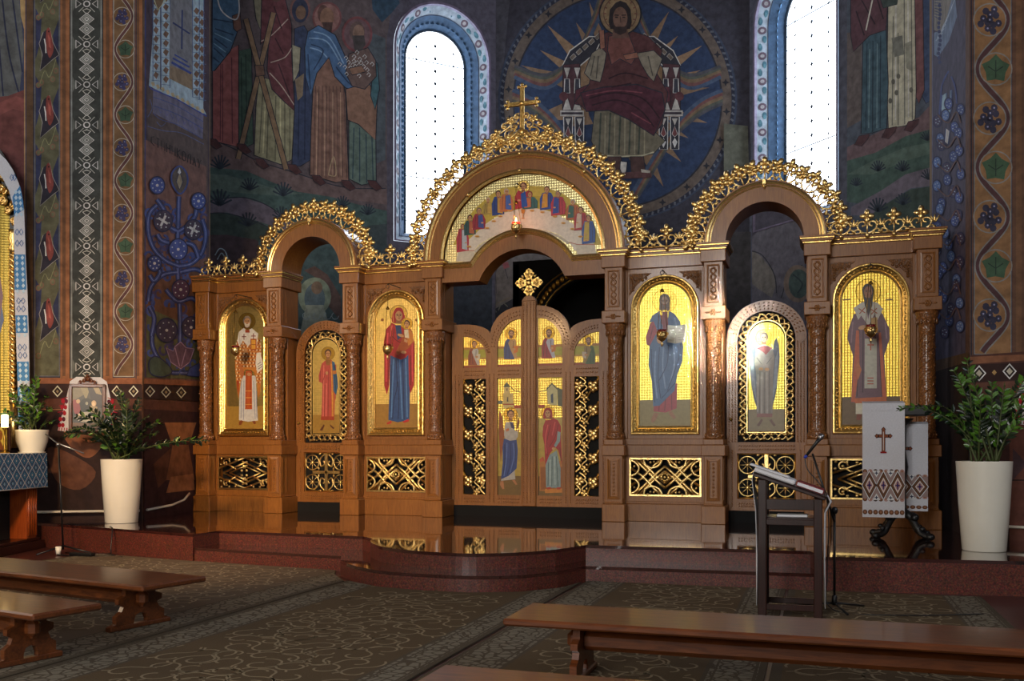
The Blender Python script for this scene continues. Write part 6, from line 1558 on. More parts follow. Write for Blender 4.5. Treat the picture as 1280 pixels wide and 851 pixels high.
# --- last supper lunette
def supper():
    y = Y0 + .115; z = 4.33; R = 1.26
    low = [(X0 + .915 * math.cos(math.radians(t)), 3.80 + .915 * math.sin(math.radians(t))) for t in [31 + 118 * i / 24 for i in range(25)]]
    out = [(X0 + R * math.cos(math.radians(t)), z + R * math.sin(math.radians(t))) for t in [180 * i / 40 for i in range(41)]] + [(X0 - R, 4.26), (X0 - .8, 4.26)] + low[::-1] + [(X0 + .8, 4.26), (X0 + R, 4.26)]
    P = icon_start(y - .014, out, '#C8BC88', None, None, 1.3)
    P.T = crop(550, 210, 5.818)
    # tooled dots and yellow wall
    P.poly('#B8A23C', [(96, 560), (150, 430), (250, 300), (360, 200), (440, 150), (560, 130), (740, 130), (900, 190), (1010, 270), (1110, 380), (1180, 560), (1120, 560), (1020, 420), (900, 330), (700, 280), (500, 290), (340, 400), (200, 540)], smooth=False)
    P.poly('#A8962E', [(330, 300), (420, 230), (560, 200), (740, 205), (900, 260), (980, 320), (900, 350), (640, 290), (420, 330)])
    P.poly('#CFC6B6', [(150, 600), (210, 520), (340, 400), (480, 320), (600, 292), (700, 292), (830, 322), (960, 400), (1060, 480), (1130, 560), (1120, 600), (980, 600), (940, 540), (860, 480), (760, 450), (620, 442), (480, 462), (360, 510), (280, 560), (250, 600)])
    P.poly('#C2B8A4', [(130, 596), (262, 598), (232, 680), (118, 680)]); P.line('#A85A44', [(132, 600), (262, 600)], 5)
    P.poly('#C2B8A4', [(986, 556), (1128, 556), (1136, 628), (1000, 634)]); P.line('#A85A44', [(940, 540), (1000, 556), (1128, 556)], 5)
    P.poly('#B0A898', [(250, 600), (290, 560), (380, 506), (480, 466), (620, 446), (760, 452), (860, 484), (940, 540), (930, 556), (850, 500), (750, 470), (620, 462), (490, 482), (390, 522), (300, 580), (262, 620)])
    ppl = [  # x, y head, r, robe, cloak, hair, w, hgt
        (165, 425, 15, '#A8B0B8', '#A83040', '#6A3A24', 46, 190), (218, 362, 18, '#A85A3A', '#1E4A4A', '#22140E', 44, 130), (284, 312, 19, '#3A4A88', '#8E2034', '#6A5A48', 48, 140),
        (350, 232, 15, '#B89A4A', '#A08A40', '#B8AC90', 40, 110), (424, 188, 19, '#B08A3A', '#1E3A7C', '#3A2418', 46, 160), (484, 172, 18, '#3A5AA0', '#B06A3A', '#A89C88', 50, 150),
        (608, 134, 24, '#A02430', '#A02430', '#5A2A1C', 64, 165), (656, 192, 18, '#B4683A', '#2A5A5A', '#7A2A1A', 56, 110), (779, 158, 20, '#C08A24', '#24408A', '#6A4A2C', 52, 150),
        (861, 190, 18, '#24408A', '#A82A3A', '#7A6A58', 54, 160), (968, 250, 17, '#2A5A50', '#A85A2C', '#A8A090', 52, 130), (1026, 306, 18, '#C0A894', '#9E2430', '#4A2A1C', 50, 150), (1082, 366, 19, '#B0963A', '#1E4A90', '#4A3020', 50, 190)]
    for i, (x, yy, r, robe, cloak, hair, w, hg) in enumerate(ppl):
        s = 1 if x < 600 else -1
        P.poly(cloak, [(x - w*.95, yy + hg), (x - w*1.0, yy + hg*.45), (x - w*.6, yy + r*1.2), (x, yy + r*.9), (x + w*.6, yy + r*1.2), (x + w*1.0, yy + hg*.45), (x + w*.95, yy + hg*.92)])
        P.poly(robe, [(x - w*.1*s, yy + r*1.1), (x + w*.55*s, yy + r*1.5), (x + w*.75*s, yy + hg*.9), (x - w*.1*s, yy + hg*.85)])
        folds(P, '#2A1820', [[(x - w*.5*s, yy + r*2), (x - w*.62*s, yy + hg*.9)], [(x - w*.15*s, yy + r*1.8), (x - w*.2*s, yy + hg*.85)]], 3)
        head(P, x, yy, r, hair=hair, halo=(i == 6), look=.4 * s, hr=1.9, hz='#C8A85A')
        P.ell(SK, x + w*.5*s, yy + hg*.62, r*.5, r*.3)
    P.poly('#1E4A9A', [(590, 190), (622, 170), (640, 280), (596, 290)])
    for x, yy in ((212, 572), (272, 498), (344, 438), (394, 388), (442, 352), (510, 312), (672, 312), (748, 322), (838, 354), (900, 402), (966, 444), (1024, 500), (1066, 528)):
        P.ell('#C89A4A', x, yy, 17, 7); P.ell('#A87030', x, yy + 2, 10, 3)
    P.poly('#B8782A', [(592, 302), (622, 302), (618, 330), (608, 338), (606, 334), (596, 330)]); P.line('#B8782A', [(607, 334), (607, 366)], 5); P.line('#B8782A', [(596, 368), (618, 368)], 5)
    icon_end(P, 'icon_painting', ico, 'supper scene lunette with thirteen figures around a curved white table')
supper()
# ================================================================ THINGS
def V(*a): return Vector(a)
# ---------------------------------------------------------------- hanging oil lamps
M['red_glass'] = simple('red_lamp_glass', '#7A1014', .15, coat=.5)
fm, nt, b = newmat('flame'); b.inputs['Emission Color'].default_value = (1, .55, .15, 1); b.inputs['Emission Strength'].default_value = 12; b.inputs['Base Color'].default_value = (1, .6, .2, 1)
M['flame'] = fm
lg, nt, b = newmat('lit_red_glass'); b.inputs['Emission Color'].default_value = (1, .06, .03, 1); b.inputs['Emission Strength'].default_value = 1.2; b.inputs['Base Color'].default_value = (.8, .05, .03, 1); b.inputs['Roughness'].default_value = .15
M['lit_red'] = lg
def lamp(px, yrim, yhook, label, lit=False, wall=.3):
    Yl = Y0 - .22
    p = onY(px, yrim, Yl); hz = onY(px, yhook, Yl).z
    t = thing('hanging_oil_lamp', label, 'oil lamp', (p.x, p.y, p.z - .2), 'oil lamps hanging before the icons')
    c = (p.x, p.y, p.z)
    g = Geo(); g.lathe([(.004, -.23), (.014, -.21), (.02, -.19), (.008, -.17), (.014, -.155), (.05, -.13), (.072, -.09), (.078, -.06), (.07, -.035), (.074, -.03), (.074, -.02), (.062, -.02)], c, 18)
    for k in range(3):
        a = 2 * PI * k / 3 + .5; q = (c[0] + .078 * math.cos(a), c[1] + .078 * math.sin(a), c[2] - .045); g.ell(q, (.02, .02, .026), 6, 4)
        g.ell((c[0] + .055 * math.cos(a + 1), c[1] + .055 * math.sin(a + 1), c[2] - .1), (.022, .022, .018), 6, 4)
    g.build('lamp_bowl', M['gold'], t)
    g = Geo(); g.lathe([(.03, -.05), (.058, -.02), (.064, .012), (.06, .012), (.05, -.01), (.0, -.012)], c, 16); g.build('glass_cup', M['lit_red'] if lit else M['red_glass'], t)
    zc = p.z + (.56 if not lit else .3)
    g = Geo(); g.lathe([(.03, -.01), (.034, 0), (.02, .02), (.008, .035), (.0, .05)], (c[0], c[1], zc), 10)
    for k in range(3):
        a = 2 * PI * k / 3 + .5
        g.tube([(c[0] + .078 * math.cos(a), c[1] + .078 * math.sin(a), c[2] - .03), (c[0] + .03 * math.cos(a), c[1] + .03 * math.sin(a), zc)], .0035, 4)
    g.tube([(c[0], c[1], zc + .03), (c[0], c[1], hz)], .0035, 4); g.build('chain', M['brass'], t)
    g = Geo(); g.tube([(c[0] + .028 * math.cos(i * PI / 6), c[1], hz + .028 * math.sin(i * PI / 6)) for i in range(12)], .005, 4, closed=True)
    g.tube([(c[0], c[1], hz + .03), (c[0], c[1] + .05, hz + .05), (c[0], c[1] + .22 + wall, hz + .05)], .008, 5); g.build('bracket', M['black'], t)
    if lit:
        g = Geo(); g.lathe([(.0, .0), (.016, .015), (.02, .035), (.01, .065), (0, .09)], c, 8); g.build('flame', M['flame'], t)
        l = bpy.data.lights.new('flame_light', 'POINT'); l.energy = 3; l.color = (1, .35, .12); l.shadow_soft_size = .03
        o = bpy.data.objects.new('flame_light', l); COL.objects.link(o); o.location = (p.x, p.y - .1, p.z + .08)
    return t
lamp(294.5, 433, 371, 'unlit red-glass oil lamp before the white-bearded bishop icon, furthest left', wall=.25)
lamp(484.5, 431, 358, 'unlit oil lamp hanging before the mother and child icon', wall=.25)
lamp(645, 279, 232, 'burning red oil lamp hanging before the supper lunette over the royal doors', True, wall=.05)
lamp(827.5, 413, 341, 'unlit red-glass oil lamp before the figure with the open book', wall=.25)
lamp(1088.5, 407, 333, 'unlit red-glass oil lamp before the dark-bearded bishop icon, furthest right', wall=.25)
# ---------------------------------------------------------------- canopy glimpsed through the doorway
t = thing('altar_canopy', 'black altar canopy with gilded arch bands behind the royal doors', 'canopy', (-4.5, 17.3, TOP))
a, bq = onY(641, 331, 17), onY(800, 331, 17); zt = a.z
g = Geo(); cx = (onY(752, 400, 17)).x; cz = onY(752, 402, 17).z; R = 1.12
poly = [(a.x, cz - .3), (a.x, zt), (bq.x + .4, zt), (bq.x + .4, cz - .3), (cx + R, cz - .3), (cx + R, cz)] + [(cx + R * math.cos(PI * i / 24), cz + R * .78 * math.sin(PI * i / 24)) for i in range(1, 25)] + [(cx - R, cz - .3)]
g.prism(poly, 'y', 17, 17.15); g.box(a.x, a.x + .12, 17, 18.2, TOP, zt); g.box(bq.x + .28, bq.x + .4, 17, 18.2, TOP, zt); g.box(a.x, bq.x + .4, 18.2, 18.3, TOP, zt); g.box(a.x, bq.x + .4, 17, 18.3, zt, zt + .06)
g.build('canopy_frame', M['matte_black'], t)
g = Geo()
for k in range(26):
    an = math.radians(58 + 122 * k / 25); q = (cx + (R + .14) * math.cos(an), 16.99, cz + (R + .14) * .8 * math.sin(an)); g.ell(q, (.05, .012, .06), 6, 4)
g.tube([(cx + (R + .03) * math.cos(math.radians(t_)), 16.99, cz + (R + .03) * .79 * math.sin(math.radians(t_))) for t_ in range(50, 181, 8)], .02, 5)
g.tube([(cx + (R + .26) * math.cos(math.radians(t_)), 16.99, cz + (R + .26) * .8 * math.sin(math.radians(t_))) for t_ in range(60, 176, 8)], .015, 5)
g.build('gilt_band', M['brass'], t)
# ---------------------------------------------------------------- potted plants
def zz_stem(g, base, tip, bow, r0, leafL, rnd, lime=0.0, side=None, start=.18):
    base, tip = Vector(base), Vector(tip); mid = base.lerp(tip, .5) + Vector(bow)
    pts = []
    n = 12
    for i in range(n + 1):
        t = i / n; pts.append(base * (1 - t) ** 2 + mid * 2 * t * (1 - t) + tip * t * t)
    g.tube(pts, [r0 * (1 - .65 * i / n) for i in range(n + 1)], 5, 0)
    L = sum((pts[i + 1] - pts[i]).length for i in range(n)); m = max(6, int(L * (1 - start) / (leafL * .42)))
    for k in range(m):
        t = start + (1 - start) * (k + .5) / m; i = min(n - 1, int(t * n)); p = pts[i].lerp(pts[i + 1], t * n - i); d = (pts[i + 1] - pts[i]).normalized()
        sd = d.cross(Vector((rnd.uniform(-.3, .3), rnd.uniform(-1, .2), rnd.uniform(.2, 1)))).normalized()
        for q in (-1, 1):
            dirv = (sd * q * .85 + d * .65 + Vector((0, 0, rnd.uniform(-.2, .25)))).normalized(); nn = dirv.cross(d).normalized()
            if nn.z < 0: nn = -nn
            nn = (nn + Vector((rnd.uniform(-.3, .3), rnd.uniform(-.3, .3), 0))).normalized(); w = dirv.cross(nn).normalized()
            l = leafL * rnd.uniform(.75, 1.15) * (.65 if t > .92 else 1); ww = l * .22
            vs = [p, p + dirv * l * .3 + w * ww * .8 + nn * ww * .25, p + dirv * l * .62 + w * ww * .85 + nn * ww * .2, p + dirv * l, p + dirv * l * .62 - w * ww * .85 + nn * ww * .2, p + dirv * l * .3 - w * ww * .8 + nn * ww * .25, p + dirv * l * .3, p + dirv * l * .62]
            mt = 2 if rnd.random() < lime * (0.3 + t) else (1 if rnd.random() < .6 else 3)
            g.add(vs, [(0, 1, 6), (1, 2, 7, 6), (2, 3, 7), (0, 6, 5), (6, 7, 4, 5), (7, 3, 4)], mt)
LM = lambda: [M['stem'], M['leaf'], M['leaf_lime'], M['leaf_dark']]
def tall_planter(t, base, h, rb, rt):
    g = Geo(); x, y, z = base
    g.lathe([(rb * .96, 0), (rb, .01), (rb + (rt - rb) * .5 + .004, h * .5), (rt, h - .012), (rt, h), (rt - .018, h), (rt - .03, h - .08), (0, h - .09)], base, 36)
    g.build('planter', M['white_pot'], t)
    g = Geo(); g.lathe([(rt - .028, h - .07), (rt * .5, h - .05), (0, h - .045)], base, 20); g.build('soil', M['soil'], t)
def plant_px(name, label, base, h, rb, rt, stems, leafL, lime, seed, cat='plant', grp=None):
    """stems: tips given where the photograph shows them, at the plant's own depth with real spread"""
    rnd = random.Random(seed); t = thing(name, label, cat, base, grp); tall_planter(t, base, h, rb, rt)
    g = Geo(); top = Vector(base) + Vector((0, 0, h - .06))
    for (px, py, dy, bow) in stems:
        tip = onY(px, py, base[1] + dy); b0 = top + Vector((rnd.uniform(-.5, .5) * rt, rnd.uniform(-.5, .5) * rt, 0))
        zz_stem(g, b0, tip, (0, 0, bow), .014 * (h / .9) ** .5, leafL, rnd, lime)
    g.build('foliage', LM(), t)
    return t
bR = onZ(1230, 688, TOP); bR = (bR.x, bR.y, TOP)
plant_px('potted_zz_plant', 'tall white tapered planter with upright glossy plant at the right pier', bR, .95, .215, .275,
         [(1209, 448, .05, .05), (1214, 468, -.1, .1), (1192, 462, .15, .15), (1256, 480, -.1, .1), (1262, 500, .1, .1), (1226, 500, -.2, .1), (1240, 478, .25, .1), (1165, 508, -.1, .4), (1122, 512, -.05, .45), (1178, 520, .2, .3),
          (1284, 470, .1, .2), (1292, 488, -.2, .25), (1300, 515, .0, .3), (1204, 505, .3, .1), (1275, 530, -.2, .2)], .095, .5, 3)
bL = onZ(152, 653, TOP); bL = (bL.x, bL.y, TOP)
plant_px('potted_zz_plant', 'tall white tapered planter with sprawling glossy plant at the left pier', bL, .92, .225, .285,
         [(96, 520, -.2, .35), (88, 538, -.3, .4), (112, 512, -.1, .3), (150, 486, .1, .1), (158, 500, 0, .1), (175, 498, .2, .1), (186, 520, -.1, .2), (196, 542, -.2, .25), (128, 530, -.4, .3), (142, 520, .3, .1), (166, 540, -.4, .2), (78, 546, -.2, .4), (200, 528, .1, .3),
          (262, 551, .1, .22), (106, 550, .2, .3), (134, 505, .1, .2), (180, 560, -.3, .15), (120, 545, -.35, .25), (148, 535, -.3, .1), (168, 520, .3, .1), (140, 552, -.4, .2)], .11, .12, 5)
# ---------------------------------------------------------------- benches
def bench(name, label, near_end, far_end, length, direction, h=.39, group='wooden benches'):
    """near/far corners of the visible end of the seat; the bench runs away along `direction`"""
    n, f = Vector(near_end), Vector(far_end); n.z = f.z = 0
    u = Vector(direction).normalized(); w = (f - n); W_ = abs(w.dot(Vector((-u.y, u.x, 0)))); sgn = 1 if w.dot(Vector((-u.y, u.x, 0))) > 0 else -1
    v = Vector((-u.y, u.x, 0)) * sgn; base = n
    t = thing(name, label, 'bench', (n + v * W_ / 2 + u * length / 2), group)
    def P(a, b, z): return n + u * a + v * b + Vector((0, 0, z))
    def slab(g, a0, a1, b0, b1, z0, z1, ch=.008):
        gg = Geo(); gg.box(a0, a1, b0, b1, z0, z1, 0, ch); g.add([P(*q) for q in gg.v], gg.f)
    g = Geo(); slab(g, 0, length, 0, W_, h - .045, h, .012); g.build('seat', M['bench'], t)
    for a in (.42, length - .42):
        g = Geo(); c = W_ / 2; hw = W_ * .46
        prof = [(-hw, 0), (-hw, .035), (-hw * .8, .05), (-hw * .8, .11), (-hw * .62, .14), (-hw * .55, .18), (-hw * .72, .2), (-hw * .72, .24), (-hw * .5, .26), (-hw * .5, h - .045), (hw * .5, h - .045), (hw * .5, .26), (hw * .72, .24), (hw * .72, .2), (hw * .55, .18), (hw * .62, .14), (hw * .8, .11), (hw * .8, .05), (hw, .035), (hw, 0),
                (hw * .22, 0), (hw * .22, .06), (hw * .16, .1), (0, .115), (-hw * .16, .1), (-hw * .22, .06), (-hw * .22, 0)]
        prof = [(p[0], p[1] if p[1] > 0 else 0) for p in prof]
        # foot rail closes the arch at the bottom
        tri = tessellate_polygon([[Vector((x, z, 0)) for x, z in prof]]); m = len(prof)
        vs = [P(a - .022, c + x, z + .0) for x, z in prof] + [P(a + .022, c + x, z) for x, z in prof]
        g.add(vs, [tuple(q) for q in tri] + [tuple(i + m for i in q) for q in tri] + [(i, (i + 1) % m, (i + 1) % m + m, i + m) for i in range(m)])
        slab(g, a - .035, a + .035, c - hw, c + hw, 0, .035, .006)
        g.build('leg', M['bench'], t)
    g = Geo(); c = W_ / 2; slab(g, .33, length - .33, c - .045, c + .045, .17, .29, .03); g.build('stretcher', M['bench'], t)
    for a in (.375, length - .375):
        g = Geo(); slab(g, a - .014, a + .014, c - .016, c + .016, .16, .34, .004); g.build('wedge', M['bench'], t)
    return t
H = .39
def Z(px, py, z=H): return onZ(px, py, z)
n, f = Z(178, 735), Z(235, 720); l = Z(0, 716); bench('church_bench', 'long wooden bench at left, the further one from the camera', n, f, 4.2, l - n)
n, f = Z(41, 771), Z(118, 755); l = Z(0, 766.5); u_ = Z(0, 740) - Z(118, 755); bench('church_bench', 'nearer of the two wooden benches at the left edge', n, f, 4.0, u_)
n, f = Z(628, 776), Z(651, 755); bench('church_bench', 'long wooden bench in the right foreground before the lectern', n, f, 4.6, (1, 0, 0))
f = Z(543, 833); bench('church_bench', 'wooden bench cut by the bottom edge of the picture, closest to the camera', f + V(0.05, -.42, 0), f, 4.6, (1, 0, 0))
# ---------------------------------------------------------------- lectern
lx0, lx1, ly0, ly1 = -.50, .02, 8.25, 8.70
t = thing('lectern', 'dark-stained wooden lectern with slanted top beside the microphone', 'lectern', ((lx0 + lx1) / 2, (ly0 + ly1) / 2, 0))
def zt_(x): return 1.17 + (x - lx0) / (lx1 - lx0) * (.99 - 1.17)
for x in (lx0 + .035, lx1 - .035):
    for y in (ly0 + .03, ly1 - .03):
        g = Geo(); g.box(x - .035, x + .035, y - .03, y + .03, 0, zt_(x) - .005, 0, .006); g.build('leg', M['dark_wood'], t)
for z in (.075, .79):
    g = Geo()
    for y in (ly0 + .03, ly1 - .03): g.box(lx0 + .05, lx1 - .05, y - .015, y + .015, z - .02, z + .03, 0, .004)
    for x in (lx0 + .035, lx1 - .035): g.box(x - .015, x + .015, ly0 + .03, ly1 - .03, z - .02, z + .02, 0, .004)
    g.build('stretcher', M['dark_wood'], t)
g = Geo(); g.box(lx0 + .05, lx1 - .05, ly0 + .03, ly1 - .03, .815, .835, 0, .004); g.build('shelf', M['dark_wood'], t)
ang = math.atan2(.99 - 1.17, lx1 - lx0); RM = Matrix.Rotation(-ang, 3, 'Y')
def tilt(gg, gs, dz=0):
    o = Vector((lx0, 0, 1.17 + dz)); gg.add([RM @ (Vector(p) - o) + o for p in gs.v], gs.f, 0)
gs = Geo(); gs.box(lx0 - .04, lx1 + .05, ly0 - .03, ly1 + .03, 1.17, 1.2, 0, .006); gs.box(lx1 + .03, lx1 + .05, ly0 - .03, ly1 + .03, 1.2, 1.235, 0, .004); g = Geo(); tilt(g, gs)
g.box(lx0 + .03, lx1 - .03, ly0 + .015, ly0 + .045, .9, .99, 0, .004)
g.build('reading_board', M['dark_wood'], t)
# white runner over the board, falling at both ends
g = Geo(); o = Vector((lx0, 0, 1.17))
TP = [RM @ (Vector((x, 0, 1.204)) - o) + o for x in (lx0 - .052, lx0 + .1, lx0 + .3, lx1, lx1 + .062)]
path = [V(lx0 - .014, 0, .08), V(lx0 - .012, 0, .5), V(lx0 - .016, 0, .9), V(lx0 - .05, 0, 1.15)] + TP + [V(lx1 + .066, 0, .97), V(lx1 + .02, 0, .88), V(lx1 + .012, 0, .5), V(lx1 + .016, 0, .08)]
ya, yb = ly0 + .05, ly1 - .05; vs = []; ny = 8
for p in path:
    for j in range(ny + 1): vs.append(p + V(.006 * math.sin(j * 1.7 + p.z * 5) if p.z < 1.0 else 0, ya + (yb - ya) * j / ny, 0))
fs = [(i * (ny + 1) + j, i * (ny + 1) + j + 1, (i + 1) * (ny + 1) + j + 1, (i + 1) * (ny + 1) + j) for i in range(len(path) - 1) for j in range(ny)]
g.add(vs, fs, 0, None, True); o_ = g.build('linen_runner', M['cloth_white']); md = o_.modifiers.new('thick', 'SOLIDIFY'); md.thickness = .004
tag(o_, 'white linen runner draped over the lectern top and falling down both ends', 'cloth')
def tilted(name, mats, build, label, cat, sub=None):
    gs = Geo(); build(gs); g = Geo(); o = Vector((lx0, 0, 1.17)); 
    g.add([RM @ (Vector(p) - o) + o for p in gs.v], []); 
    for f_, m_ in zip(gs.f, gs.m): g.f.append(f_); g.m.append(m_); g.c.append(None); g.sm.append(False)
    return g
th = thing('open_book', 'open white-paged book lying on the high end of the lectern', 'book', (-.4, 8.45, 1.19))
def bk(gs):
    for s in (0, 1):
        y0, y1 = (ly0 - .01, ly0 + .22) if s == 0 else (ly0 + .23, ly0 + .45)
        gs.box(lx0 - .05, lx0 + .3, y0, y1, 1.208, 1.245, 0, .01)
tilted('pages', None, bk, '', '').build('pages', M['paper'], th)
def bk2(gs): gs.box(lx0 - .1, lx0 + .24, ly0 - .02, ly0 + .2, 1.248, 1.262, 0, .004)
tilted('sheet', None, bk2, '', '').build('loose_sheets', M['paper'], th)
th = thing('prayer_book', 'closed dark-red book on the low end of the lectern', 'book', (-.1, 8.45, 1.1))
def bk3(gs): gs.box(lx0 + .31, lx1 + .02, ly0 - .005, ly0 + .34, 1.208, 1.252, 0, .006)
tilted('c', None, bk3, '', '').build('cover', M['red_cloth'], th)
def bk4(gs): gs.box(lx0 + .318, lx1 + .012, ly0 - .008, ly0 + .335, 1.216, 1.244, 0, .002)
tilted('c', None, bk4, '', '').build('page_block', M['paper'], th)
g = Geo(); g.box(lx0 + .15, lx1 - .12, ly0 + .08, ly0 + .26, .836, .856, 0, .004); tag(g.build('booklet', M['paper'], base=(-.25, ly0 + .17, .836)), 'thin pale booklet lying on the shelf inside the lectern', 'booklet')
# ---------------------------------------------------------------- microphones and stands
def tube_thing(g, pts, r, seg=8, mat=0): g.tube(pts, r, seg, mat)
t = thing('microphone_stand', 'black boom microphone stand holding a microphone beside the lectern', 'microphone stand', (.12, 8.78, 0))
g = Geo(); bx, by = .12, 8.78
for a in (2.9, 5.0, .8): g.tube([(bx, by, .06), (bx + .36 * math.cos(a), by + .3 * math.sin(a), .012)], .01, 6)
g.lathe([(.02, .04), (.025, .06), (.022, .12), (.014, .13)], (bx, by, 0), 10); g.build('base', M['black'], t)
j = onY(1034.6, 640, by); m0 = onY(1015.5, 569, by - .05)
g = Geo(); g.tube([(bx, by, .1), (bx, by, j.z)], .011, 8); g.build('pole', M['black'], t)
g = Geo(); g.ell((bx, by - .01, j.z), (.03, .025, .035), 8, 6); g.tube([(bx, by - .02, j.z - .1), (m0.x, m0.y, m0.z)], .009, 6); g.build('boom', M['black'], t)
g = Geo(); cb = catmull([onY(1006, 576, by - .06), onY(1010, 590, by - .08), onY(1024, 606, by - .08), onY(1033, 625, by - .06), onY(1036, 660, by - .05), onY(1034, 720, by - .04), V(bx - .02, by - .1, .02), V(bx + .5, by - .2, .012), V(bx + 1.2, by + .1, .012)], 6); g.tube(cb, .005, 5); g.build('cable', M['black'], t)
h0, h1 = onY(1027, 547, by - .05), onY(1006, 574, by - .06); d = (h1 - h0).normalized()
t2 = thing('microphone', 'handheld microphone with silver grille and blue end on the lectern stand', 'microphone', tuple(h0.lerp(h1, .5)))
Mx = Matrix((d.cross(V(0, 1, 0)).normalized(), V(0, 1, 0), -d)).transposed()
g = Geo(); g.tube([h0 + d * .03, h0 + d * .07, h1 - d * .02], [.019, .015, .012], 10); g.build('handle', M['black'], t2)
g = Geo(); g.ell(h0 + d * .01, (.027, .027, .032), 12, 8, 0, Mx); g.build('grille', M['steel'], t2)
g = Geo(); g.tube([h1 - d * .025, h1 + d * .005], [.014, .012], 10); g.build('end_cap', simple('blue_plastic', '#2438A0', .4), t2)
t = thing('microphone_stand', 'silver-armed microphone stand without microphone beside the altar table at left', 'microphone stand', (-9.6, 10.2, 0))
q0, q1, q2 = onY(79, 692, 10.2), onY(73, 557, 10.2), onY(57, 544, 10.15); q3 = onY(105, 568, 10.25); q0.z = 0
g = Geo()
for a in (.2, 2.3, 4.4): g.tube([(q0.x, q0.y, .1), (q0.x + .4 * math.cos(a), q0.y + .35 * math.sin(a), .012)], .012, 6)
g.build('base', M['black'], t)
g = Geo(); g.tube([(q0.x, q0.y, .05), q1], .012, 8); g.build('pole', M['black'], t)
g = Geo(); g.tube([q2, q1 + V(0, -.02, .02), q3], .009, 6); g.ell(q1, (.03, .03, .03), 8, 5); g.build('boom', M['steel'], t)
# ---------------------------------------------------------------- analogion with embroidered runners
ax, ay = .93, 12.3
t = thing('icon_stand', 'black carved icon stand in front of the iconostasis under embroidered runners', 'stand', (ax, ay, TOP))
fa, fb = onY(1078, 505, ay - .25), onY(1131, 503, ay - .25)
for s in (-1, 1):
    for k in (-1, 1):
        g = Geo(); g.tube(catmull([V(ax + s * .03, ay + k * .03, .66), V(ax + s * .1, ay + k * .08, .6), V(ax + s * .16, ay + k * .13, .5), V(ax + s * .2, ay + k * .17, .42), V(ax + s * .28, ay + k * .22, .38)], 5), [.05] * 5 + [.04] * 8 + [.035] * 8, 7)
        g.ell((ax + s * .3, ay + k * .24, .385), (.05, .05, .042), 8, 5); g.ell((ax + s * .14, ay + k * .12, .6), (.05, .045, .05), 8, 5); g.ell((ax + s * .22, ay + k * .18, .47), (.035, .035, .03), 8, 5)
        g.build('carved_foot', M['black'], t)
x0, x1 = fa.x + .03, onX(1158, 520, fb.x).x
g = Geo(); xr = onY(1131, 503, ay - .25).x; xe = onY(1158, 528, ay + .2).x
g.lathe([(.1, .6), (.06, .7), (.05, 1.0), (.08, 1.2), (.05, 1.4), (.06, 1.7), (.14, 1.78)], (ax, ay, 0), 14); g.build('pedestal', M['black'], t)
g = Geo(); g.box(fa.x + .02, xe, ay - .235, ay + .22, fa.z - .14, fa.z - .02, 0, .01); g.build('top', M['black'], t)
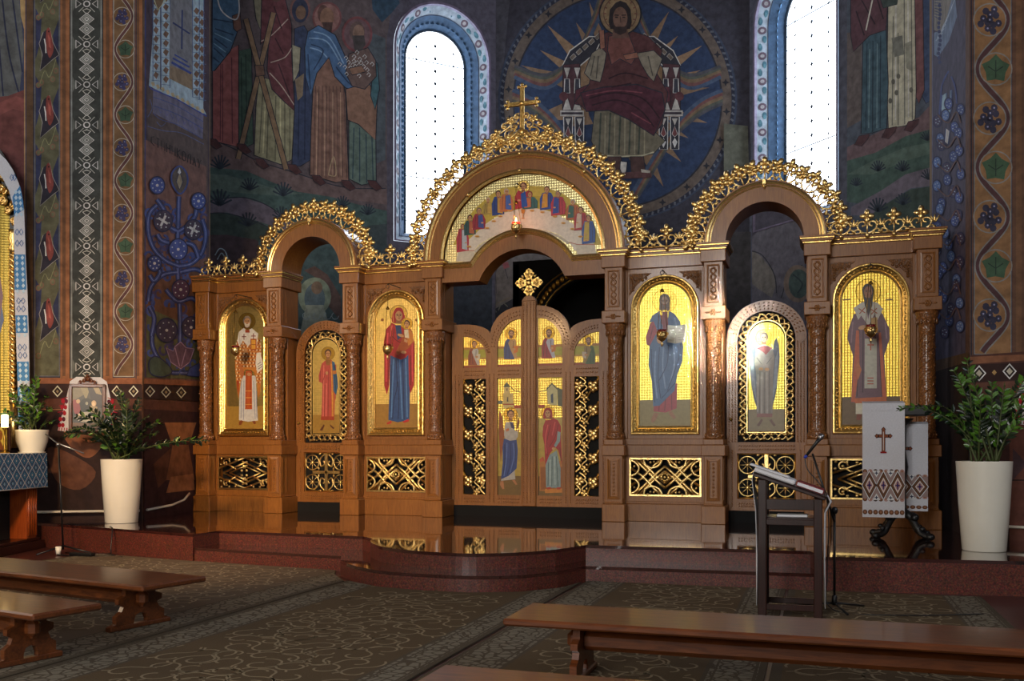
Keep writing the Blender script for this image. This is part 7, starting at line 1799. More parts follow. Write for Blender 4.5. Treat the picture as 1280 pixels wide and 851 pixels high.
def runner(name, a, b_, y, ztop, zbot, back, label, grey=False, stripes=True, ang=0.0):
    """embroidered linen strip: painted cross-stitch on real cloth, folded over the stand top"""
    p0 = V(a, y, 0); n = V(math.sin(ang), -math.cos(ang), 0)
    P = Paint(p0, n, 1.0 if not grey else 1.0, step=.0002, off=.0004, metric=True)
    w = b_; hgt = ztop - zbot
    u = P.u; K = lambda uu, vv: p0 + u * uu + V(0, 0, vv)
    C_ = '#D2D2D8'
    nu, nv = 6, 10
    c = P.col(C_)
    for dd in (0, .006):
        vs = [K(w * i / nu, zbot + hgt * j / nv) - n * dd for j in range(nv + 1) for i in range(nu + 1)]
        P.g.add(vs, [(j * (nu + 1) + i, j * (nu + 1) + i + 1, (j + 1) * (nu + 1) + i + 1, (j + 1) * (nu + 1) + i) for j in range(nv) for i in range(nu)], 0, c)
    top = [K(0, ztop), K(w, ztop), K(w, ztop) - n * back + V(0, 0, .03), K(0, ztop) - n * back + V(0, 0, .03)]
    P.g.add(top, [(0, 1, 2, 3)], 0, c); P.g.add([K(0, ztop) + n * .006, K(w, ztop) + n * .006, K(w, ztop - .09) + n * .006, K(0, ztop - .09) + n * .006], [(0, 1, 2, 3)], 0, c)
    B, BD, PK, BL = '#6E4A34', '#3E2A24', '#B08A84', '#2C3450'
    vv = lambda f: ztop - hgt * f
    if stripes:
        k = 8
        for row, sg in ((.60, 1), (.84, -1), (.955, 1)):
            for i in range(k):
                x = w * (i + .5) / k; P.ell((B, PK, BD)[i % 3] if row < .9 else B, x, vv(row), w / k * .46, hgt * .022, n=12); P.ell('#9A6A50', x, vv(row) + .002, w / k * .22, hgt * .011, n=8); P.k -= 2
        P.k += 2; P.rect('#9A8480', 0, vv(.835), w, vv(.605))
        k0 = P.k
        for i in range(3):
            x = w * (i + .5) / 3; dw, dh = w / 6, hgt * .118; y_ = vv(.72)
            P.k = k0
            for kk, (s, cc) in enumerate(((1.12, '#DADADA'), (1.0, BD), (.9, B), (.66, BD), (.6, '#D8C8C0'), (.42, PK), (.2, '#3A2A5E'))):
                P.poly(cc, [(x - dw * s, y_), (x, y_ - dh * s), (x + dw * s, y_), (x, y_ + dh * s)])
            P.rect('#3A2A5E', x - dw * .32, y_ - .006, x + dw * .32, y_ + .006); P.rect('#3A2A5E', x - .006, y_ - dh * .3, x + .006, y_ + dh * .3)
        for i in (1, 2):
            x = w * i / 3
            for q in (-1, 1):
                y_ = vv(.72) + q * hgt * .085
                P.poly('#DADADA', [(x - .045, y_ + q * .06), (x, y_ - q * .02), (x + .045, y_ + q * .06)]); P.rect(BL, x - .005, y_ + q * .01, x + .005, y_ + q * .05); P.rect(BL, x - .02, y_ + q * .025, x + .02, y_ + q * .035)
        # embroidered cross
        xc = w * .5; yc_ = vv(.31)
        for cc, s in (('#2A1A1A', 1.0), ('#8A5038', .72)):
            P.rect(cc, xc - .02 * s, yc_ - .16 * (.9 + .1 * s), xc + .02 * s, yc_ + .1 * (.9 + .1 * s)); P.rect(cc, xc - .07 * s, yc_ + .03 - .02 * s, xc + .07 * s, yc_ + .03 + .02 * s)
            for ex, ey in ((0, .11), (.075, .03), (-.075, .03)): P.poly(cc, [(xc + ex - .026 * s, yc_ + ey), (xc + ex, yc_ + ey - .03 * s), (xc + ex + .026 * s, yc_ + ey), (xc + ex, yc_ + ey + .03 * s)])
        P.rect('#8E2020', xc - .035, yc_ - .175, xc + .035, yc_ - .155); P.line('#D8D0C8', [(xc, yc_ - .14), (xc, yc_ + .08)], .008)
    o = P.g.build(name, simple_cloth, base=tuple(K(w / 2, zbot))); tag(o, label, 'runner'); return o
simple_cloth = paintmat('embroidered_linen', .9, 60, mott=.08, spec=.2)
zf0, zb0 = onY(1078, 504, ay - .25).z, onY(1078, 646, ay - .25).z
o1 = runner('embroidered_runner', fa.x, fb.x - fa.x, ay - .25, zf0, zb0, .2, 'white linen runner with embroidered cross and brown diamond band, hanging at the front')
ys = ay + .12; pa, pb = onY(1127, 530, ys), onY(1160, 531, ys)
o2 = runner('embroidered_runner', pa.x - .25, pb.x - pa.x + .25, ys, pa.z, onY(1160, 639, ys).z, .06, 'second embroidered runner hanging in shade behind and to the right of the front one')
# ---------------------------------------------------------------- altar table at left with embroidered blue cloth
Bc = V(-10.52, 10.78, 0); dv = V(.297, -.955, 0).normalized(); sv = V(-dv.y, dv.x, 0) * -1
if sv.x > 0: sv = -sv
def TB(a, b_, z): return Bc + dv * a + sv * b_ + V(0, 0, z)
def tslab(g, a0, a1, b0, b1, z0, z1, ch=.006):
    gg = Geo(); gg.box(a0, a1, b0, b1, z0, z1, 0, ch); g.add([TB(*q) for q in gg.v], gg.f)
TH = 1.35
t = thing('side_altar_table', 'wooden side altar table with orange reeded corner post at the left edge', 'table', tuple(TB(1.3, .45, 0)))
g = Geo(); tslab(g, 0, 2.6, 0, .9, TH - .05, TH - .006); g.build('tabletop', M['bench'], t)
g = Geo(); tslab(g, -.0, 2.6, .0, .95, 0, .12); tslab(g, .05, 2.6, .04, .9, .12, .16); g.build('plinth', M['dark_wood'], t)
g = Geo(); tslab(g, .1, 2.5, .3, .85, .16, TH - .05); g.build('interior_shade', M['matte_black'], t)  # solid black block stands in for the shade under the tabletop
M['orange_wood'] = woodmat('orange_varnished_wood', '#8A3A14', '#B85A24', .3, coat=.4)
for a in (.12, 2.3):
    g = Geo(); tslab(g, a, a + .26, .06, .3, .16, TH - .05)
    for k in range(4): g.tube([TB(a + .04 + .06 * k, .055, .2), TB(a + .04 + .06 * k, .055, TH - .5)], .024, 6)
    g.build('corner_post', M['orange_wood'], t)
def cross_stitch_mat():
    m, nt, b = newmat('blue_cross_stitch_linen'); c = coords(nt, (1, 1, 1))
    sx = nt.nodes.new('ShaderNodeSeparateXYZ'); nt.links.new(c, sx.inputs[0])
    def MT(op, a, b_=None):
        n_ = nt.nodes.new('ShaderNodeMath'); n_.operation = op
        for i, v in enumerate((a, b_)):
            if v is None: continue
            if isinstance(v, (int, float)): n_.inputs[i].default_value = v
            else: nt.links.new(v, n_.inputs[i])
        return n_.outputs[0]
    s = MT('SUBTRACT', MT('MULTIPLY', sx.outputs[0], .3), MT('MULTIPLY', sx.outputs[1], .95))
    p = .2
    U = MT('ABSOLUTE', MT('SUBTRACT', MT('FRACT', MT('DIVIDE', s, p)), .5)); Vv = MT('ABSOLUTE', MT('SUBTRACT', MT('FRACT', MT('DIVIDE', sx.outputs[2], p)), .5))
    d = MT('ADD', U, Vv)
    r = ramp(nt, d, [(0.0, '#D8DCE4'), (.07, '#1E3A6A'), (.14, '#4E9AC8'), (.22, '#16284E'), (.3, '#3E78B0'), (.38, '#1E2E58'), (.44, '#5E8AB4'), (.48, '#E0E2E6'), (.54, '#24386A'), (.62, '#4A80B0'), (.72, '#1E3058'), (.85, '#78A8CC'), (1.0, '#1E3058')])
    r.color_ramp.interpolation = 'CONSTANT'; nt.links.new(r.outputs[0], b.inputs['Base Color']); b.inputs['Roughness'].default_value = .9
    return m
M['blue_linen'] = cross_stitch_mat()
g = Geo(); e = .02
def tq(q): g.add([TB(*p) for p in q], [(0, 1, 2, 3)])
def tq2(q): g.add([TB(*p) for p in q], [(0, 1, 2, 3)], 1)
tq2([(-e, -e, TH), (2.6, -e, TH), (2.6, .9, TH), (-e, .9, TH)]); tq([(-e, -e, TH), (2.6, -e, TH), (2.6, -e - .01, TH - .48), (-e, -e - .01, TH - .48)]); tq([(-e, -e, TH), (-e, .9, TH), (-e - .01, .9, TH - .48), (-e, -e - .01, TH - .48)])
g.tube([TB(-e, -e - .012, TH - .48), TB(2.6, -e - .012, TH - .48)], .006, 4, 1)
tag(g.build('altar_cloth', [M['blue_linen'], M['cloth_white']], base=tuple(TB(1.3, .3, TH - .4))), 'blue cross-stitched linen cloth hanging over the side altar table', 'tablecloth')
# small potted plant on the table
pb_ = onZ(40, 565, TH); s_ = pb_.length / 11.0
pw = TB(.35, .3, TH); 
def table_at(px, py):
    p = onZ(px, py, TH); return p
# place by depth: intersect the view column with the table strip
def strip(px, b_):
    d = ray(px, 560); d.z = 0; A = TB(0, b_, 0); n_ = sv
    k = (A - V(0, 0, 0)).dot(n_) / d.dot(n_); p = d * k; return V(p.x, p.y, TH)
p = strip(40, .28); w_ = -p.x * SY + p.y * CY; r = 19 / F * w_
t = thing('potted_zz_plant', 'small white round pot with leafy green plant on the blue altar cloth', 'plant', tuple(p))
g = Geo(); hh = 29 / F * w_; g.lathe([(r * .68, 0), (r * .72, .02), (r * .95, hh * .5), (r, hh - .03), (r * 1.02, hh), (r * .95, hh), (r * .88, hh * .8), (0, hh * .8)], tuple(p), 28); g.lathe([(0, 0), (r * .8, 0), (r * .85, .018), (r * .7, .02)], tuple(p), 24); g.build('pot', M['white_pot'], t)
g = Geo(); g.lathe([(r * .9, hh * .82), (0, hh * .86)], tuple(p), 16); g.build('soil', M['soil'], t)
rnd = random.Random(11); g = Geo(); top = p + V(0, 0, hh * .85)
for px, py, dy in ((46, 470, 0), (40, 482, .1), (58, 496, -.1), (12, 490, 0), (4, 515, -.1), (22, 498, .1), (64, 510, .1), (30, 505, -.2), (50, 505, .1), (10, 528, .1), (66, 528, 0), (28, 480, 0)):
    zz_stem(g, top + V(rnd.uniform(-.06, .06), rnd.uniform(-.06, .06), 0), onY(px, py, p.y + dy), (0, 0, .12), .01, .085, rnd, .45)
g.build('foliage', LM(), t)
# candlestick
p = strip(6, .42)
t = thing('candlestick', 'lit white candle on a turned brass stick at the left edge of the altar table', 'candlestick', tuple(p))
zc = onY(6, 534, p.y).z; zf = onY(6, 519, p.y).z
g = Geo(); g.lathe([(.06, 0), (.062, .015), (.03, .03), (.014, .06), (.022, .1), (.012, .14), (.02, .2), (.012, .24), (.012, zc - TH - .05), (.03, zc - TH - .02), (.034, zc - TH)], tuple(p), 14); g.build('stick', M['brass'], t)
cm, nt, b = newmat('glowing_candle'); b.inputs['Base Color'].default_value = (1, .9, .6, 1); b.inputs['Emission Color'].default_value = (1, .72, .3, 1); b.inputs['Emission Strength'].default_value = 5
g = Geo(); g.lathe([(.045, zc - TH), (.046, zf - TH), (.03, zf - TH + .012), (0, zf - TH + .01)], tuple(p), 14); g.build('candle', cm, t)
l = bpy.data.lights.new('candle_light', 'POINT'); l.energy = 7; l.color = (1, .66, .28); l.shadow_soft_size = .05
o = bpy.data.objects.new('candle_light', l); COL.objects.link(o); o.location = (p.x + .12, p.y - .1, zf + .12)
# framed prints standing on the table by the pier
def framed(name, label, pA, u, w, z0, z1, tilt_, art, cat='picture', frame=M['dark_wood']):
    n_ = V(u.y, -u.x, 0)
    if n_.dot(V(0, 0, 0) - pA) < 0: n_ = -n_
    t = thing(name, label, cat, tuple(pA + u * w / 2 + V(0, 0, z0 - pA.z)))
    def K(a, z, d=0): return V(pA.x, pA.y, 0) + u * a + n_ * d + V(0, 0, z)
    g = Geo(); bw = .045
    for a0, a1, q0, q1 in ((0, w, z0, z0 + bw), (0, w, z1 - bw, z1), (0, bw, z0, z1), (w - bw, w, z0, z1)):
        gg = Geo(); gg.box(a0, a1, 0, .03, q0, q1, 0, .006); g.add([K(q[0], q[2], q[1]) for q in gg.v], gg.f)
    g.build('frame', frame, t)
    P = Paint(K(0, 0, .008), n_, 1.3, step=.0002, off=.0, metric=True)
    if P.u.dot(u) < 0: P.T = lambda q: (-q[0], q[1])
    gg = Geo(); gg.box(bw * .5, w - bw * .5, 0, .006, z0 + bw * .5, z1 - bw * .5); P.g.add([K(q[0], q[2], q[1]) for q in gg.v], gg.f, 0, P.col('#6A6450'))
    art(P, w, z0, z1); o = P.g.build('print', M['icon_print'], t); return t
M['icon_print'] = paintmat('printed_picture', .35, 30, mott=.1)
def art_yellow(P, w, z0, z1): P.rect('#B8A040', .03, z0 + .03, w - .03, z1 - .03); P.ell('#7A4A20', w * .5, z0 + (z1 - z0) * .6, w * .15, w * .2); P.poly('#6A3A1A', [(w * .25, z0 + .04), (w * .5, z0 + (z1 - z0) * .5), (w * .75, z0 + .04)])  # yellow of the candle's glow is put into the print's colours
pz = strip(16, .62); u_ = V(.848, .53, 0)
framed('framed_print', 'small yellow-lit framed print leaning on the table behind the candle', onY(-14, 560, 10.45), V(1, 0, 0), .4, TH, TH + .42, 0, art_yellow)
# ---------------------------------------------------------------- gilded icon case with towel, against the left pier
pn = V(.53, -.848, 0)
po = V(-9.88, 12.05, 0) + pn * .16
def KP(px, py, d=0): return hit(px, py, po + pn * d, pn)
t = thing('icon_case', 'tall gilded icon case with twisted column at the left edge', 'icon case', tuple(KP(4, 560)))
g = Geo(); pts = [KP(-30, 560), KP(22, 560), KP(24, 262), KP(18, 215), KP(0, 186), KP(-30, 186)]
n0 = len(pts); tri = tessellate_polygon([[V((p - po).dot(V(.848, .53, 0)), p.z, 0) for p in pts]])
g.add([p for p in pts] + [p - pn * .13 for p in pts], [tuple(q) for q in tri] + [(i, (i + 1) % n0, (i + 1) % n0 + n0, i + n0) for i in range(n0)]); g.build('case', M['black'], t)
P = Paint(po + pn * .005, pn, 1.2, step=.0004); P.poly('#8E7A3A', [(-30, 555), (12, 555), (12, 270), (8, 240), (-6, 225), (-30, 225)], True)
P.poly('#6A2A2A', [(-30, 380), (0, 345), (4, 370), (0, 400), (-30, 420)]); P.poly('#2E3E6A', [(-30, 420), (0, 400), (2, 380), (5, 400), (-4, 430), (-30, 440)])
P.g.build('icon_painting', M['icon'], t)
g = Geo()
for ph in (0, PI): g.tube([KP(17, y, .05) + V(.03 * math.cos(y * .45 + ph), -.02, 0) + V(0, .025 * math.sin(y * .45 + ph), 0) for y in range(318, 500, 3)], .026, 6)
g.lathe([(.06, 0), (.07, .04), (.045, .1), (.05, .14), (.07, .2)], tuple(KP(17, 505, .06)), 12); g.lathe([(.04, 0), (.07, .08), (.04, .14), (.075, .22), (.05, .3), (.07, .36)], tuple(KP(17, 318, .06)), 12)
g.tube([KP(17, 560, .06), KP(17, 505, .06)], .05, 8)
for x, y, r in ((5, 222, 7), (12, 238, 6), (16, 256, 7), (4, 250, 6), (17, 276, 5), (0, 236, 6), (10, 262, 5), (-6, 225, 6), (6, 240, 4)):
    c = KP(x, y, .06); rr = r / F * 13.4
    g.tube([c + V(rr * (1 - k * .055) * math.cos(k * .7 + x), 0, rr * (1 - k * .055) * math.sin(k * .7 + x)) for k in range(14)], .024, 5)
g.build('gilt_carving', M['gold'], t)
# towel
P = Paint(po + pn * .14, pn, 1.25, step=.0005, off=0)
Cc = '#C8CCD6'
edge = [((-14, 184), (-14, 208)), ((0, 192), (0, 218)), ((8, 200), (4, 224)), ((16, 212), (11, 238)), ((23, 228), (15, 252)), ((27, 242), (18, 262)), ((30, 262), (17, 284)), ((32, 320), (18, 322)), ((34, 360), (18, 362)), ((36, 420), (20, 420)), ((37, 480), (22, 480)), ((38, 530), (23, 530)), ((39, 560), (24, 562))]
lf, rt_ = [e_[1] for e_ in edge], [e_[0] for e_ in edge]
def wave(p, k): return KP(p[0], p[1], .14 + .02 * math.sin(k * 1.3))
vs = []; nc = 6
for k, (r_, l_) in enumerate(edge):
    for j in range(nc + 1):
        q = (l_[0] + (r_[0] - l_[0]) * j / nc, l_[1] + (r_[1] - l_[1]) * j / nc); vs.append(KP(q[0], q[1], .135))
g = P.g; g.add(vs, [(k * (nc + 1) + j, k * (nc + 1) + j + 1, (k + 1) * (nc + 1) + j + 1, (k + 1) * (nc + 1) + j) for k in range(len(edge) - 1) for j in range(nc)], 0, P.col(Cc))
g.add([v - pn * .012 for v in vs], [(k * (nc + 1) + j, k * (nc + 1) + j + 1, (k + 1) * (nc + 1) + j + 1, (k + 1) * (nc + 1) + j) for k in range(len(edge) - 1) for j in range(nc)], 0, P.col(Cc))
for y0, y1 in ((236, 264), (318, 362), (394, 416), (452, 476), (484, 530)):
    sh = lambda y: (17.5 + max(0, (y - 330)) * .03, 29.5 + max(0, (y - 262)) * .034 - max(0, 262 - y) * .14)
    if y0 < 260: P.poly('#4E84B8', [(15.5, 246), (25, 232), (29, 252), (29.5, 262), (18, 270)])
    else: P.poly('#4E84B8', [(sh(y0)[0], y0), (sh(y0)[1], y0), (sh(y1)[1], y1), (sh(y1)[0], y1)])
    n_ = int((y1 - y0) / 7)
    for k in range(n_ + 1):
        y = y0 + 4 + 7 * k
        for f_ in (.25, .75): a, b2 = sh(y); P.poly('#B8D0E4', [(a + (b2 - a) * f_ - 2.2, y), (a + (b2 - a) * f_, y - 3), (a + (b2 - a) * f_ + 2.2, y), (a + (b2 - a) * f_, y + 3)]); P.k -= 1
    P.k += 1
for y in (222, 290, 304, 376, 386, 434, 444, 540): 
    a, b2 = (17.5 + max(0, (y - 330)) * .03, 29.5 + max(0, (y - 262)) * .034 - max(0, 262 - y) * .2)
    if y < 230: a -= 5; b2 -= 1
    for f_ in (.3, .7): P.line('#3E6CA8', [(a + (b2 - a) * f_ - 2.4, y), (a + (b2 - a) * f_, y - 4), (a + (b2 - a) * f_ + 2.4, y), (a + (b2 - a) * f_, y + 4)], .9, closed=True)
tag(P.g.build('embroidered_towel', simple_cloth, base=tuple(KP(30, 560, .135))), 'white towel with blue embroidered bands draped over the gilded icon case', 'towel')
# ---------------------------------------------------------------- nativity print with red embroidered towel on each pier
def pier_picture(P0, nrm, px, py, label, label2, full=True):
    up = V(-nrm.y, nrm.x, 0)
    if up.dot(V(CY, SY, 0)) < 0: up = -up
    c = hit(px, py, P0, nrm)
    Kk = lambda a, z, d=0: c + up * a + V(0, 0, z) + nrm * d
    t = thing('framed_print', label, 'picture', tuple(Kk(0, -.36, .02))); hw, hh = .26, .36
    g = Geo()
    for a0, a1, z0, z1 in ((-hw, hw, -hh, -hh + .05), (-hw, hw, hh - .05, hh), (-hw, -hw + .05, -hh, hh), (hw - .05, hw, -hh, hh)):
        gg = Geo(); gg.box(a0, a1, .03, .07, z0, z1, 0, .008); g.add([Kk(q[0], q[2], q[1]) for q in gg.v], gg.f)
    g.build('frame', M['bench'], t)
    g = Geo()
    for a, z, r in ((-.1, .39, .03), (-.05, .41, .035), (0, .44, .04), (.05, .41, .035), (.1, .39, .03), (0, .49, .025), (-.03, .46, .02), (.03, .46, .02)): g.ell(Kk(a, z, .05), (r, .015, r), 8, 5)
    gg = Geo(); gg.box(-.13, .13, .035, .06, .36, .39, 0, .005); g.add([Kk(q[0], q[2], q[1]) for q in gg.v], gg.f)
    g.build('frame_crest', M['bench'], t)
    P = Paint(Kk(0, 0, .04), nrm, 1.6, step=.0003, off=0, metric=True); z_ = Kk(0, 0).z
    gg = Geo(); gg.box(-hw + .03, hw - .03, .03, .04, -hh + .03, hh - .03); P.g.add([Kk(q[0], q[2], q[1]) for q in gg.v], gg.f, 0, P.col('#4A4638'))
    P.rect('#3A3C38', -.21, -.31, .21, .31); P.poly('#6A6450', [(-.21, .31), (-.21, .1), (-.05, .2), (.1, .31)]); P.poly('#7A7458', [(-.1, .31), (-.02, .12), (.04, .31)]); P.poly('#2A2C30', [(0, .31), (.21, .31), (.21, .0), (.08, .02)]); P.poly('#8A7E60', [(.08, .31), (.16, .31), (.2, .2), (.12, .22)])
    P.ell('#1E2422', -.01, .04, .1, .11); P.ell('#8A8A78', -.01, .07, .02, .025)
    P.poly('#7A3438', [(-.2, .12), (-.12, .08), (-.1, -.06), (-.18, -.08)], smooth=True); P.ell('#A88A6A', -.13, .1, .028, .034); P.poly('#8A7A5A', [(.04, .04), (.14, .02), (.13, -.1), (.06, -.12)]); P.ell('#B0946E', .09, .07, .035, .045); P.ell('#C8B08A', .085, .06, .022, .03)
    P.poly('#9A9684', [(-.14, -.1), (.0, -.06), (.12, -.12), (.08, -.22), (-.06, -.2)], smooth=True); P.ell('#C0A480', -.09, -.11, .05, .02); P.poly('#5E4630', [(-.21, -.22), (.21, -.24), (.21, -.31), (-.21, -.31)]); P.poly('#8E8A7C', [(-.18, -.12), (-.1, -.16), (-.04, -.22), (-.12, -.2)])
    P.g.build('print', M['icon_print'], t)
    # towel: over the top and flaring down both sides
    P = Paint(Kk(0, 0, .012), nrm, 1.25, step=.0003, off=0, metric=True)
    for dd in (0, .01):
        vs = [Kk(a, z, .012 - dd + .003) for a, z in ((-.16, .47), (.18, .47), (.27, .40), (.33, .1), (.44, -.33), (.29, -.37), (.24, .1), (-.24, .1), (-.27, -.36), (-.42, -.34), (-.31, .1), (-.25, .40))]
        tri = tessellate_polygon([[V((v - c).dot(up), v.z, 0) for v in vs]]); P.g.add(vs, [tuple(q) for q in tri], 0, P.col('#CCCCD2'))
    P.k = 10
    for s in (-1, 1):
        for i in range(5):
            for j in range(2):
                x, y = s * (.30 + .012 * i + .045 * j), .1 - .09 * i
                P.ell('#A02834' if (i + j) % 3 else '#5A2A3A', x, y, .026, .036, n=8)
        for i in range(3): P.line('#8E2430', [(s * (.28 + .02 * i), .16 - .1 * i), (s * (.38 + .02 * i), .13 - .1 * i)], .012)
        for i in range(4): P.line('#A02834', [(s * (.29 + .035 * i), -.3), (s * (.295 + .035 * i), -.345)], .012)
    tag(P.g.build('embroidered_towel', simple_cloth, base=tuple(Kk(0, -.36, .012))), label2, 'towel')
pier_picture(V(-9.88, 12.05, 0), pn, 110, 510, 'framed nativity print hung on the left pier above the sprawling plant', 'white towel with red embroidery draped behind the nativity print')
nr = V(-(RP1[1] - RP0[1]), RP1[0] - RP0[0], 0).normalized()
if nr.y > 0: nr = -nr
pier_picture(V(*RP0, 0), nr, 1316, 492, 'framed print hung on the right pier, mostly outside the picture', 'white embroidered towel just entering the right edge of the picture')
# ---------------------------------------------------------------- carpets
def carpet_mat(name, w, field, line, border, bline, scale=2.6, bl=.34, br=.34):
    m, nt, b = newmat(name)
    tc = nt.nodes.new('ShaderNodeTexCoord'); sp = nt.nodes.new('ShaderNodeSeparateXYZ'); nt.links.new(tc.outputs['Object'], sp.inputs[0])
    def MT(op, a, b_=None, c_=None):
        n_ = nt.nodes.new('ShaderNodeMath'); n_.operation = op
        for i, v in enumerate((a, b_, c_)):
            if v is None: continue
            if isinstance(v, (int, float)): n_.inputs[i].default_value = v
            else: nt.links.new(v, n_.inputs[i])
        return n_.outputs[0]
    n1 = noise(nt, tc.outputs['Object'], scale, 0.0, .5, 2.2)
    fr = MT('ABSOLUTE', MT('SUBTRACT', MT('FRACT', MT('MULTIPLY', n1.outputs[0], 6)), .5))
    ln = MT('LESS_THAN', fr, .07)
    n3 = noise(nt, tc.outputs['Object'], scale * 2.5, 0, .5, 0); gate = MT('GREATER_THAN', n3.outputs[0], .4); ln = MT('MULTIPLY', MT('MULTIPLY', ln, gate), .0)
    mixA = nt.nodes.new('ShaderNodeMixRGB'); mixA.inputs[1].default_value = rgba(field); mixA.inputs[2].default_value = rgba(line); nt.links.new(ln, mixA.inputs[0])
    # border: key-like fine pattern
    n2 = nt.nodes.new('ShaderNodeTexVoronoi'); n2.feature = 'DISTANCE_TO_EDGE'; n2.inputs['Scale'].default_value = 13; nt.links.new(tc.outputs['Object'], n2.inputs['Vector'])
    bl_ = MT('LESS_THAN', n2.outputs['Distance'], .09)
    mixB = nt.nodes.new('ShaderNodeMixRGB'); mixB.inputs[1].default_value = rgba(border); mixB.inputs[2].default_value = rgba(bline); nt.links.new(bl_, mixB.inputs[0])
    x = sp.outputs[0]; dL = MT('ADD', x, w / 2); dR = MT('SUBTRACT', w / 2, x)
    inb = MT('MAXIMUM', MT('LESS_THAN', dL, bl), MT('LESS_THAN', dR, br))
    mixC = nt.nodes.new('ShaderNodeMixRGB'); nt.links.new(inb, mixC.inputs[0]); nt.links.new(mixA.outputs[0], mixC.inputs[1]); nt.links.new(mixB.outputs[0], mixC.inputs[2])
    out = mixC.outputs[0]
    for d, e0 in ((dL, bl), (dR, br)):
        for k, wd in ((e0, .014), (e0 - .05, .008), (.06, .01), (.015, .03)):
            s_ = MT('LESS_THAN', MT('ABSOLUTE', MT('SUBTRACT', d, k)), wd)
            mx = nt.nodes.new('ShaderNodeMixRGB'); nt.links.new(s_, mx.inputs[0]); nt.links.new(out, mx.inputs[1]); mx.inputs[2].default_value = rgba(bline); out = mx.outputs[0]
    nz = noise(nt, tc.outputs['Object'], 220, 2); mz = nt.nodes.new('ShaderNodeMixRGB'); mz.blend_type = 'MULTIPLY'; mz.inputs[0].default_value = .5
    rz = ramp(nt, nz.outputs[0], [(.3, (150, 150, 150)), (.7, (255, 255, 255))]); nt.links.new(out, mz.inputs[1]); nt.links.new(rz.outputs[0], mz.inputs[2])
    nt.links.new(mz.outputs[0], b.inputs['Base Color']); b.inputs['Roughness'].default_value = .95; b.inputs['Specular IOR Level'].default_value = .15
    bump(nt, b, nz.outputs[0], .5, .006)
    return m
def carpet(poly, label, cols, **kw):
    xs = [p[0] for p in poly]; x0, x1 = min(xs), max(xs); g = Geo(); g.prism(poly, 'z', .001, .014)
    # woven scrolls
    rc = random.Random(len(label)); bl, br = kw.get('bl', .34), kw.get('br', .34); st = .235
    nx = int((x1 - x0 - bl - br) / st); y = 2.6
    def inside(px_, py_):
        c_ = False; n_ = len(poly)
        for i in range(n_):
            (xa, ya_), (xb, yb_) = poly[i], poly[i - 1]
            if (ya_ > py_) != (yb_ > py_) and px_ < (xb - xa) * (py_ - ya_) / (yb_ - ya_) + xa: c_ = not c_
        return c_
    row = 0
    while y < 10.3:
        for i in range(nx + 1):
            x = x0 + bl + st * (i + .3 + .5 * (row % 2)) + rc.uniform(-.03, .03); yy = y + rc.uniform(-.03, .03)
            a0 = rc.choice((0, PI / 2, PI, -PI / 2)) + rc.uniform(-.5, .5); h = 1 if (i + row) % 2 else -1; R = .125
            pts = [(x + R * (1 - .62 * k / 11) * math.cos(a0 + h * k * .42), yy + R * (1 - .62 * k / 11) * math.sin(a0 + h * k * .42)) for k in range(12)]
            cx2, cy2 = x + 2 * R * math.cos(a0), yy + 2 * R * math.sin(a0)
            tail = [(cx2 + R * math.cos(a0 + PI + h * k * .42), cy2 + R * math.sin(a0 + PI + h * k * .42)) for k in range(5, 0, -1)]
            br_ = [(pts[4][0] + .02 * k * math.cos(a0 + h * 2.2), pts[4][1] + .02 * k * math.sin(a0 + h * 2.2)) for k in range(4)]
            for pl in (tail + pts, br_):
                if not all(inside(p[0], p[1]) and x0 + bl < p[0] < x1 - br for p in pl): continue
                n_ = len(pl); L_, R_ = [], []
                for q_ in range(n_):
                    a_, b_ = pl[max(q_ - 1, 0)], pl[min(q_ + 1, n_ - 1)]; dx, dy = b_[0] - a_[0], b_[1] - a_[1]; l_ = math.hypot(dx, dy) or 1; w_ = .0085
                    L_.append((pl[q_][0] - dy / l_ * w_, pl[q_][1] + dx / l_ * w_, .0155)); R_.append((pl[q_][0] + dy / l_ * w_, pl[q_][1] - dx / l_ * w_, .0155))
                g.add(L_ + R_, [(q_, n_ + q_, n_ + q_ + 1, q_ + 1) for q_ in range(n_ - 1)], 1)
        y += st * .92; row += 1
    o = g.build('carpet', [carpet_mat('carpet_weave', x1 - x0, *cols, **kw), simple('carpet_scroll_yarn', cols[1], .95)], base=((x0 + x1) / 2, 4, .001)); return tag(o, label, 'carpet', 'patterned floor carpets')
cA = ('#6A5C4E', '#8A7C66', '#847A6A', '#5A5042'); cB = ('#64543F', '#8A7A5E', '#867E6E', '#5C5244')
bul = [(-4.80, 9.1), (-4.75, 9.05), (-4.32, 8.79), (-3.85, 8.70), (-3.3, 8.70), (-2.83, 8.9), (-2.5, 9.3), (-2.41, 9.75)]
carpet([(-9.3, -3), (-4.83, -3), (-4.83, 9.05), (-5.16, 9.45), (-5.34, 9.8), (-7.5, 10.03), (-9.1, 10.3), (-9.3, 9.9)], 'brown scroll-patterned carpet under the left benches', cA, br=.45)
carpet([(-4.80, -3), (-2.41, -3)] + bul[::-1], 'brown scroll-patterned carpet in the middle before the rounded steps', cB, bl=.4, br=.3)
carpet([(-2.38, -3), (-.33, -3), (-.33, 9.9), (-2.36, 9.84)], 'scroll-patterned carpet strip under the lectern and right bench', cB, bl=.42, br=.36)
carpet([(-.30, -3), (1.46, -3), (1.46, 9.98), (.03, 9.9), (-.30, 9.9)], 'scroll-patterned carpet strip at far right beyond the lectern', cB, bl=.05, br=.34)
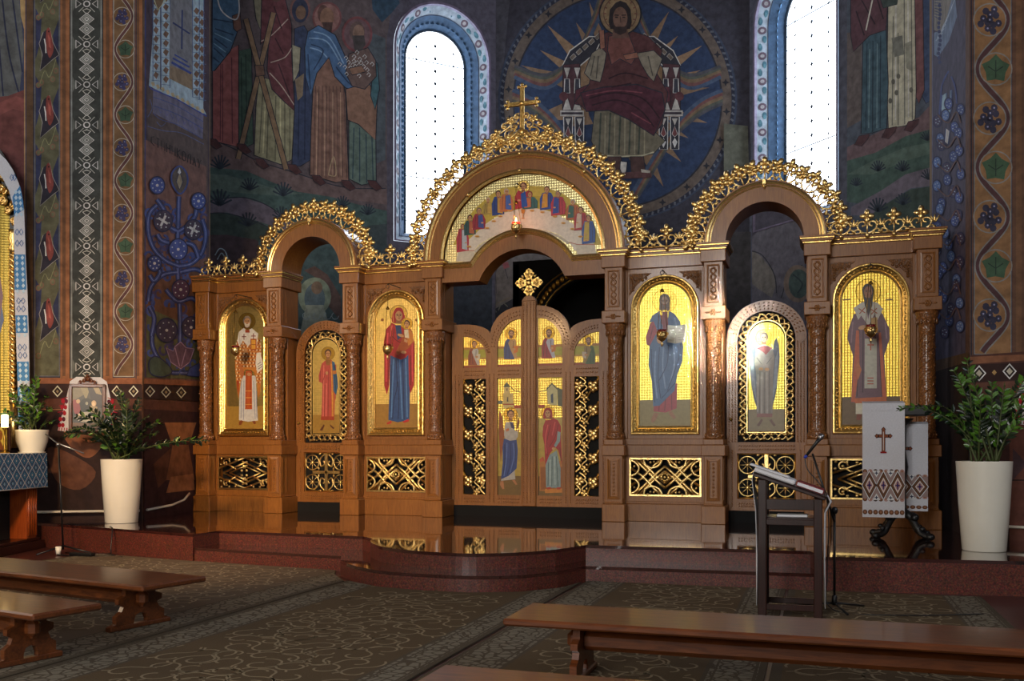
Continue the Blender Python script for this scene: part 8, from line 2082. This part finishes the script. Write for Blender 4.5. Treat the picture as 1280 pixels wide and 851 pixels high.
# ---------------------------------------------------------------- small things: conduit, cables, socket strip, cup
g = Geo(); 
for a, b2 in (((-9.86, 11.95), (-12.6, 10.25)),):
    pts = [V(a[0] + .03, a[1] - .03, .47), V(b2[0], b2[1], .47)]
    g.tube(pts, .02, 6)
for k in range(4): q = V(-9.9, 11.93, .47).lerp(V(-12.6, 10.25, .47), (k + .3) / 4); g.ell(q, (.03, .03, .03), 6, 4)
tag(g.build('cable_conduit', M['white_pot'], base=(-9.9, 11.95, .47)), 'white plastic conduit along the base of the left pier', 'conduit')
g = Geo(); g.tube([V(-9.84, 12.1, .47), V(-9.93, 12.8, .5), V(-10.0, 13.2, .56), V(-10.03, 13.38, .66)], .02, 6)
tag(g.build('cable_conduit', M['white_pot'], base=(-9.84, 12.1, .47)), 'white conduit rising behind the sprawling planter to the iconostasis', 'conduit')
g = Geo(); g.tube([V(1.78, 12.52, .5), V(2.2, 12.395, .5), V(2.7, 12.24, .5)], .018, 6)
tag(g.build('cable_conduit', M['white_pot'], base=(1.76, 12.5, .5)), 'white conduit along the base of the right pier', 'conduit')
for i, (pts, lab) in enumerate(((([(-9.1, 10.45, .36), (-9.0, 10.38, .345), (-8.96, 10.32, .2), (-8.9, 10.25, .02), (-8.6, 10.1, .012)]), 'thin black cable running down the platform edge below the left planter'),
                                (([(-9.7, 10.3, .012), (-9.3, 10.2, .012), (-9.0, 10.33, .012), (-8.8, 10.15, .012), (-9.2, 10.0, .012), (-9.6, 10.05, .012)]), 'black cable coiled on the floor beside the left microphone stand'))):
    g = Geo(); g.tube(catmull([V(*p) for p in pts], 6), .009, 5); tag(g.build('cable', M['black'], base=pts[0]), lab, 'cable')
g = Geo(); g.box(-9.35, -9.0, 9.98, 10.08, .002, .045, 0, .01); tag(g.build('power_strip', M['black'], base=(-9.2, 10.03, .002)), 'black power strip on the floor by the left microphone stand', 'power strip')
q = onZ(73, 694, 0); g = Geo(); g.lathe([(.03, 0), (.04, .1), (.036, .1), (.028, .01), (0, .01)], (q.x, q.y, .001), 14); tag(g.build('cup', M['white_pot'], base=(q.x, q.y, .001)), 'small white cup on the floor beside the left microphone stand', 'cup')

for o in list(COL.objects):      # what stands on the carpets stands on their pile
    if o.parent is None and o.type in ('EMPTY', 'MESH') and o.name.split('.')[0] in ('church_bench', 'lectern', 'linen_runner', 'open_book', 'prayer_book', 'booklet', 'microphone', 'microphone_stand', 'cup', 'power_strip'):
        o.location.z += .015
# ================================================================ finish walls, camera, light
for w in W.values(): w.done()
cam = bpy.data.cameras.new('camera'); co = bpy.data.objects.new('camera', cam); COL.objects.link(co)
co.location = (0, 0, EYE); co.rotation_euler = (PI / 2, 0, YAW)
cam.sensor_width = 36; cam.lens = F / 1280 * 36; cam.shift_y = (HOR - 425.5) / 1280; cam.clip_end = 100
sc.camera = co
def area(name, loc, target, sx, sy, power, col, spread=180):
    l = bpy.data.lights.new(name, 'AREA'); l.shape = 'RECTANGLE'; l.size = sx; l.size_y = sy; l.energy = power; l.color = col
    l.spread = math.radians(spread)
    o = bpy.data.objects.new(name, l); COL.objects.link(o); o.location = loc
    d = Vector(target) - Vector(loc); o.rotation_euler = d.to_track_quat('-Z', 'Z').to_euler()
    return o
cool = (.80, .88, 1.0); neu = (1, .96, .9); warm = (1.0, .74, .45)
for i, (a, b, z0, z1) in enumerate(REAR):
    area('rear_window_daylight', ((a + b) / 2, -9.45, 6), ((a + b) / 2, 10, 6), b - a, z1 - z0, 720, neu)
for (a, b, z0, z1) in LEFTO:
    area('left_window_daylight', (-17.05, (a + b) / 2, 6.5), (0, (a + b) / 2, 6.5), b - a, 5, 420, warm)
for (a, b, z0, z1) in RIGHTO:
    area('right_window_daylight', (7.45, (a + b) / 2, 6.5), (-5, (a + b) / 2, 6.5), b - a, 5, 300, cool)
area('nave_lamp', (-6.5, 4.5, 4.5), (-8.6, 13.0, .6), .5, .5, 95, (1, .62, .3), 70)
area('window_beam', (4.5, -7, 7), (-1.2, 13.6, 3.1), .2, .3, 16, (.95, .97, 1), 4)
w = bpy.data.worlds.new('sky'); sc.world = w; w.use_nodes = True
bg = w.node_tree.nodes['Background']; bg.inputs[0].default_value = (.75, .86, 1, 1); bg.inputs[1].default_value = 1.5
vs = sc.view_settings; sc.display_settings.display_device = 'sRGB'
vs.view_transform = 'Standard'; vs.look = 'None'; vs.exposure = 0.0; vs.gamma = 1; vs.use_curve_mapping = False
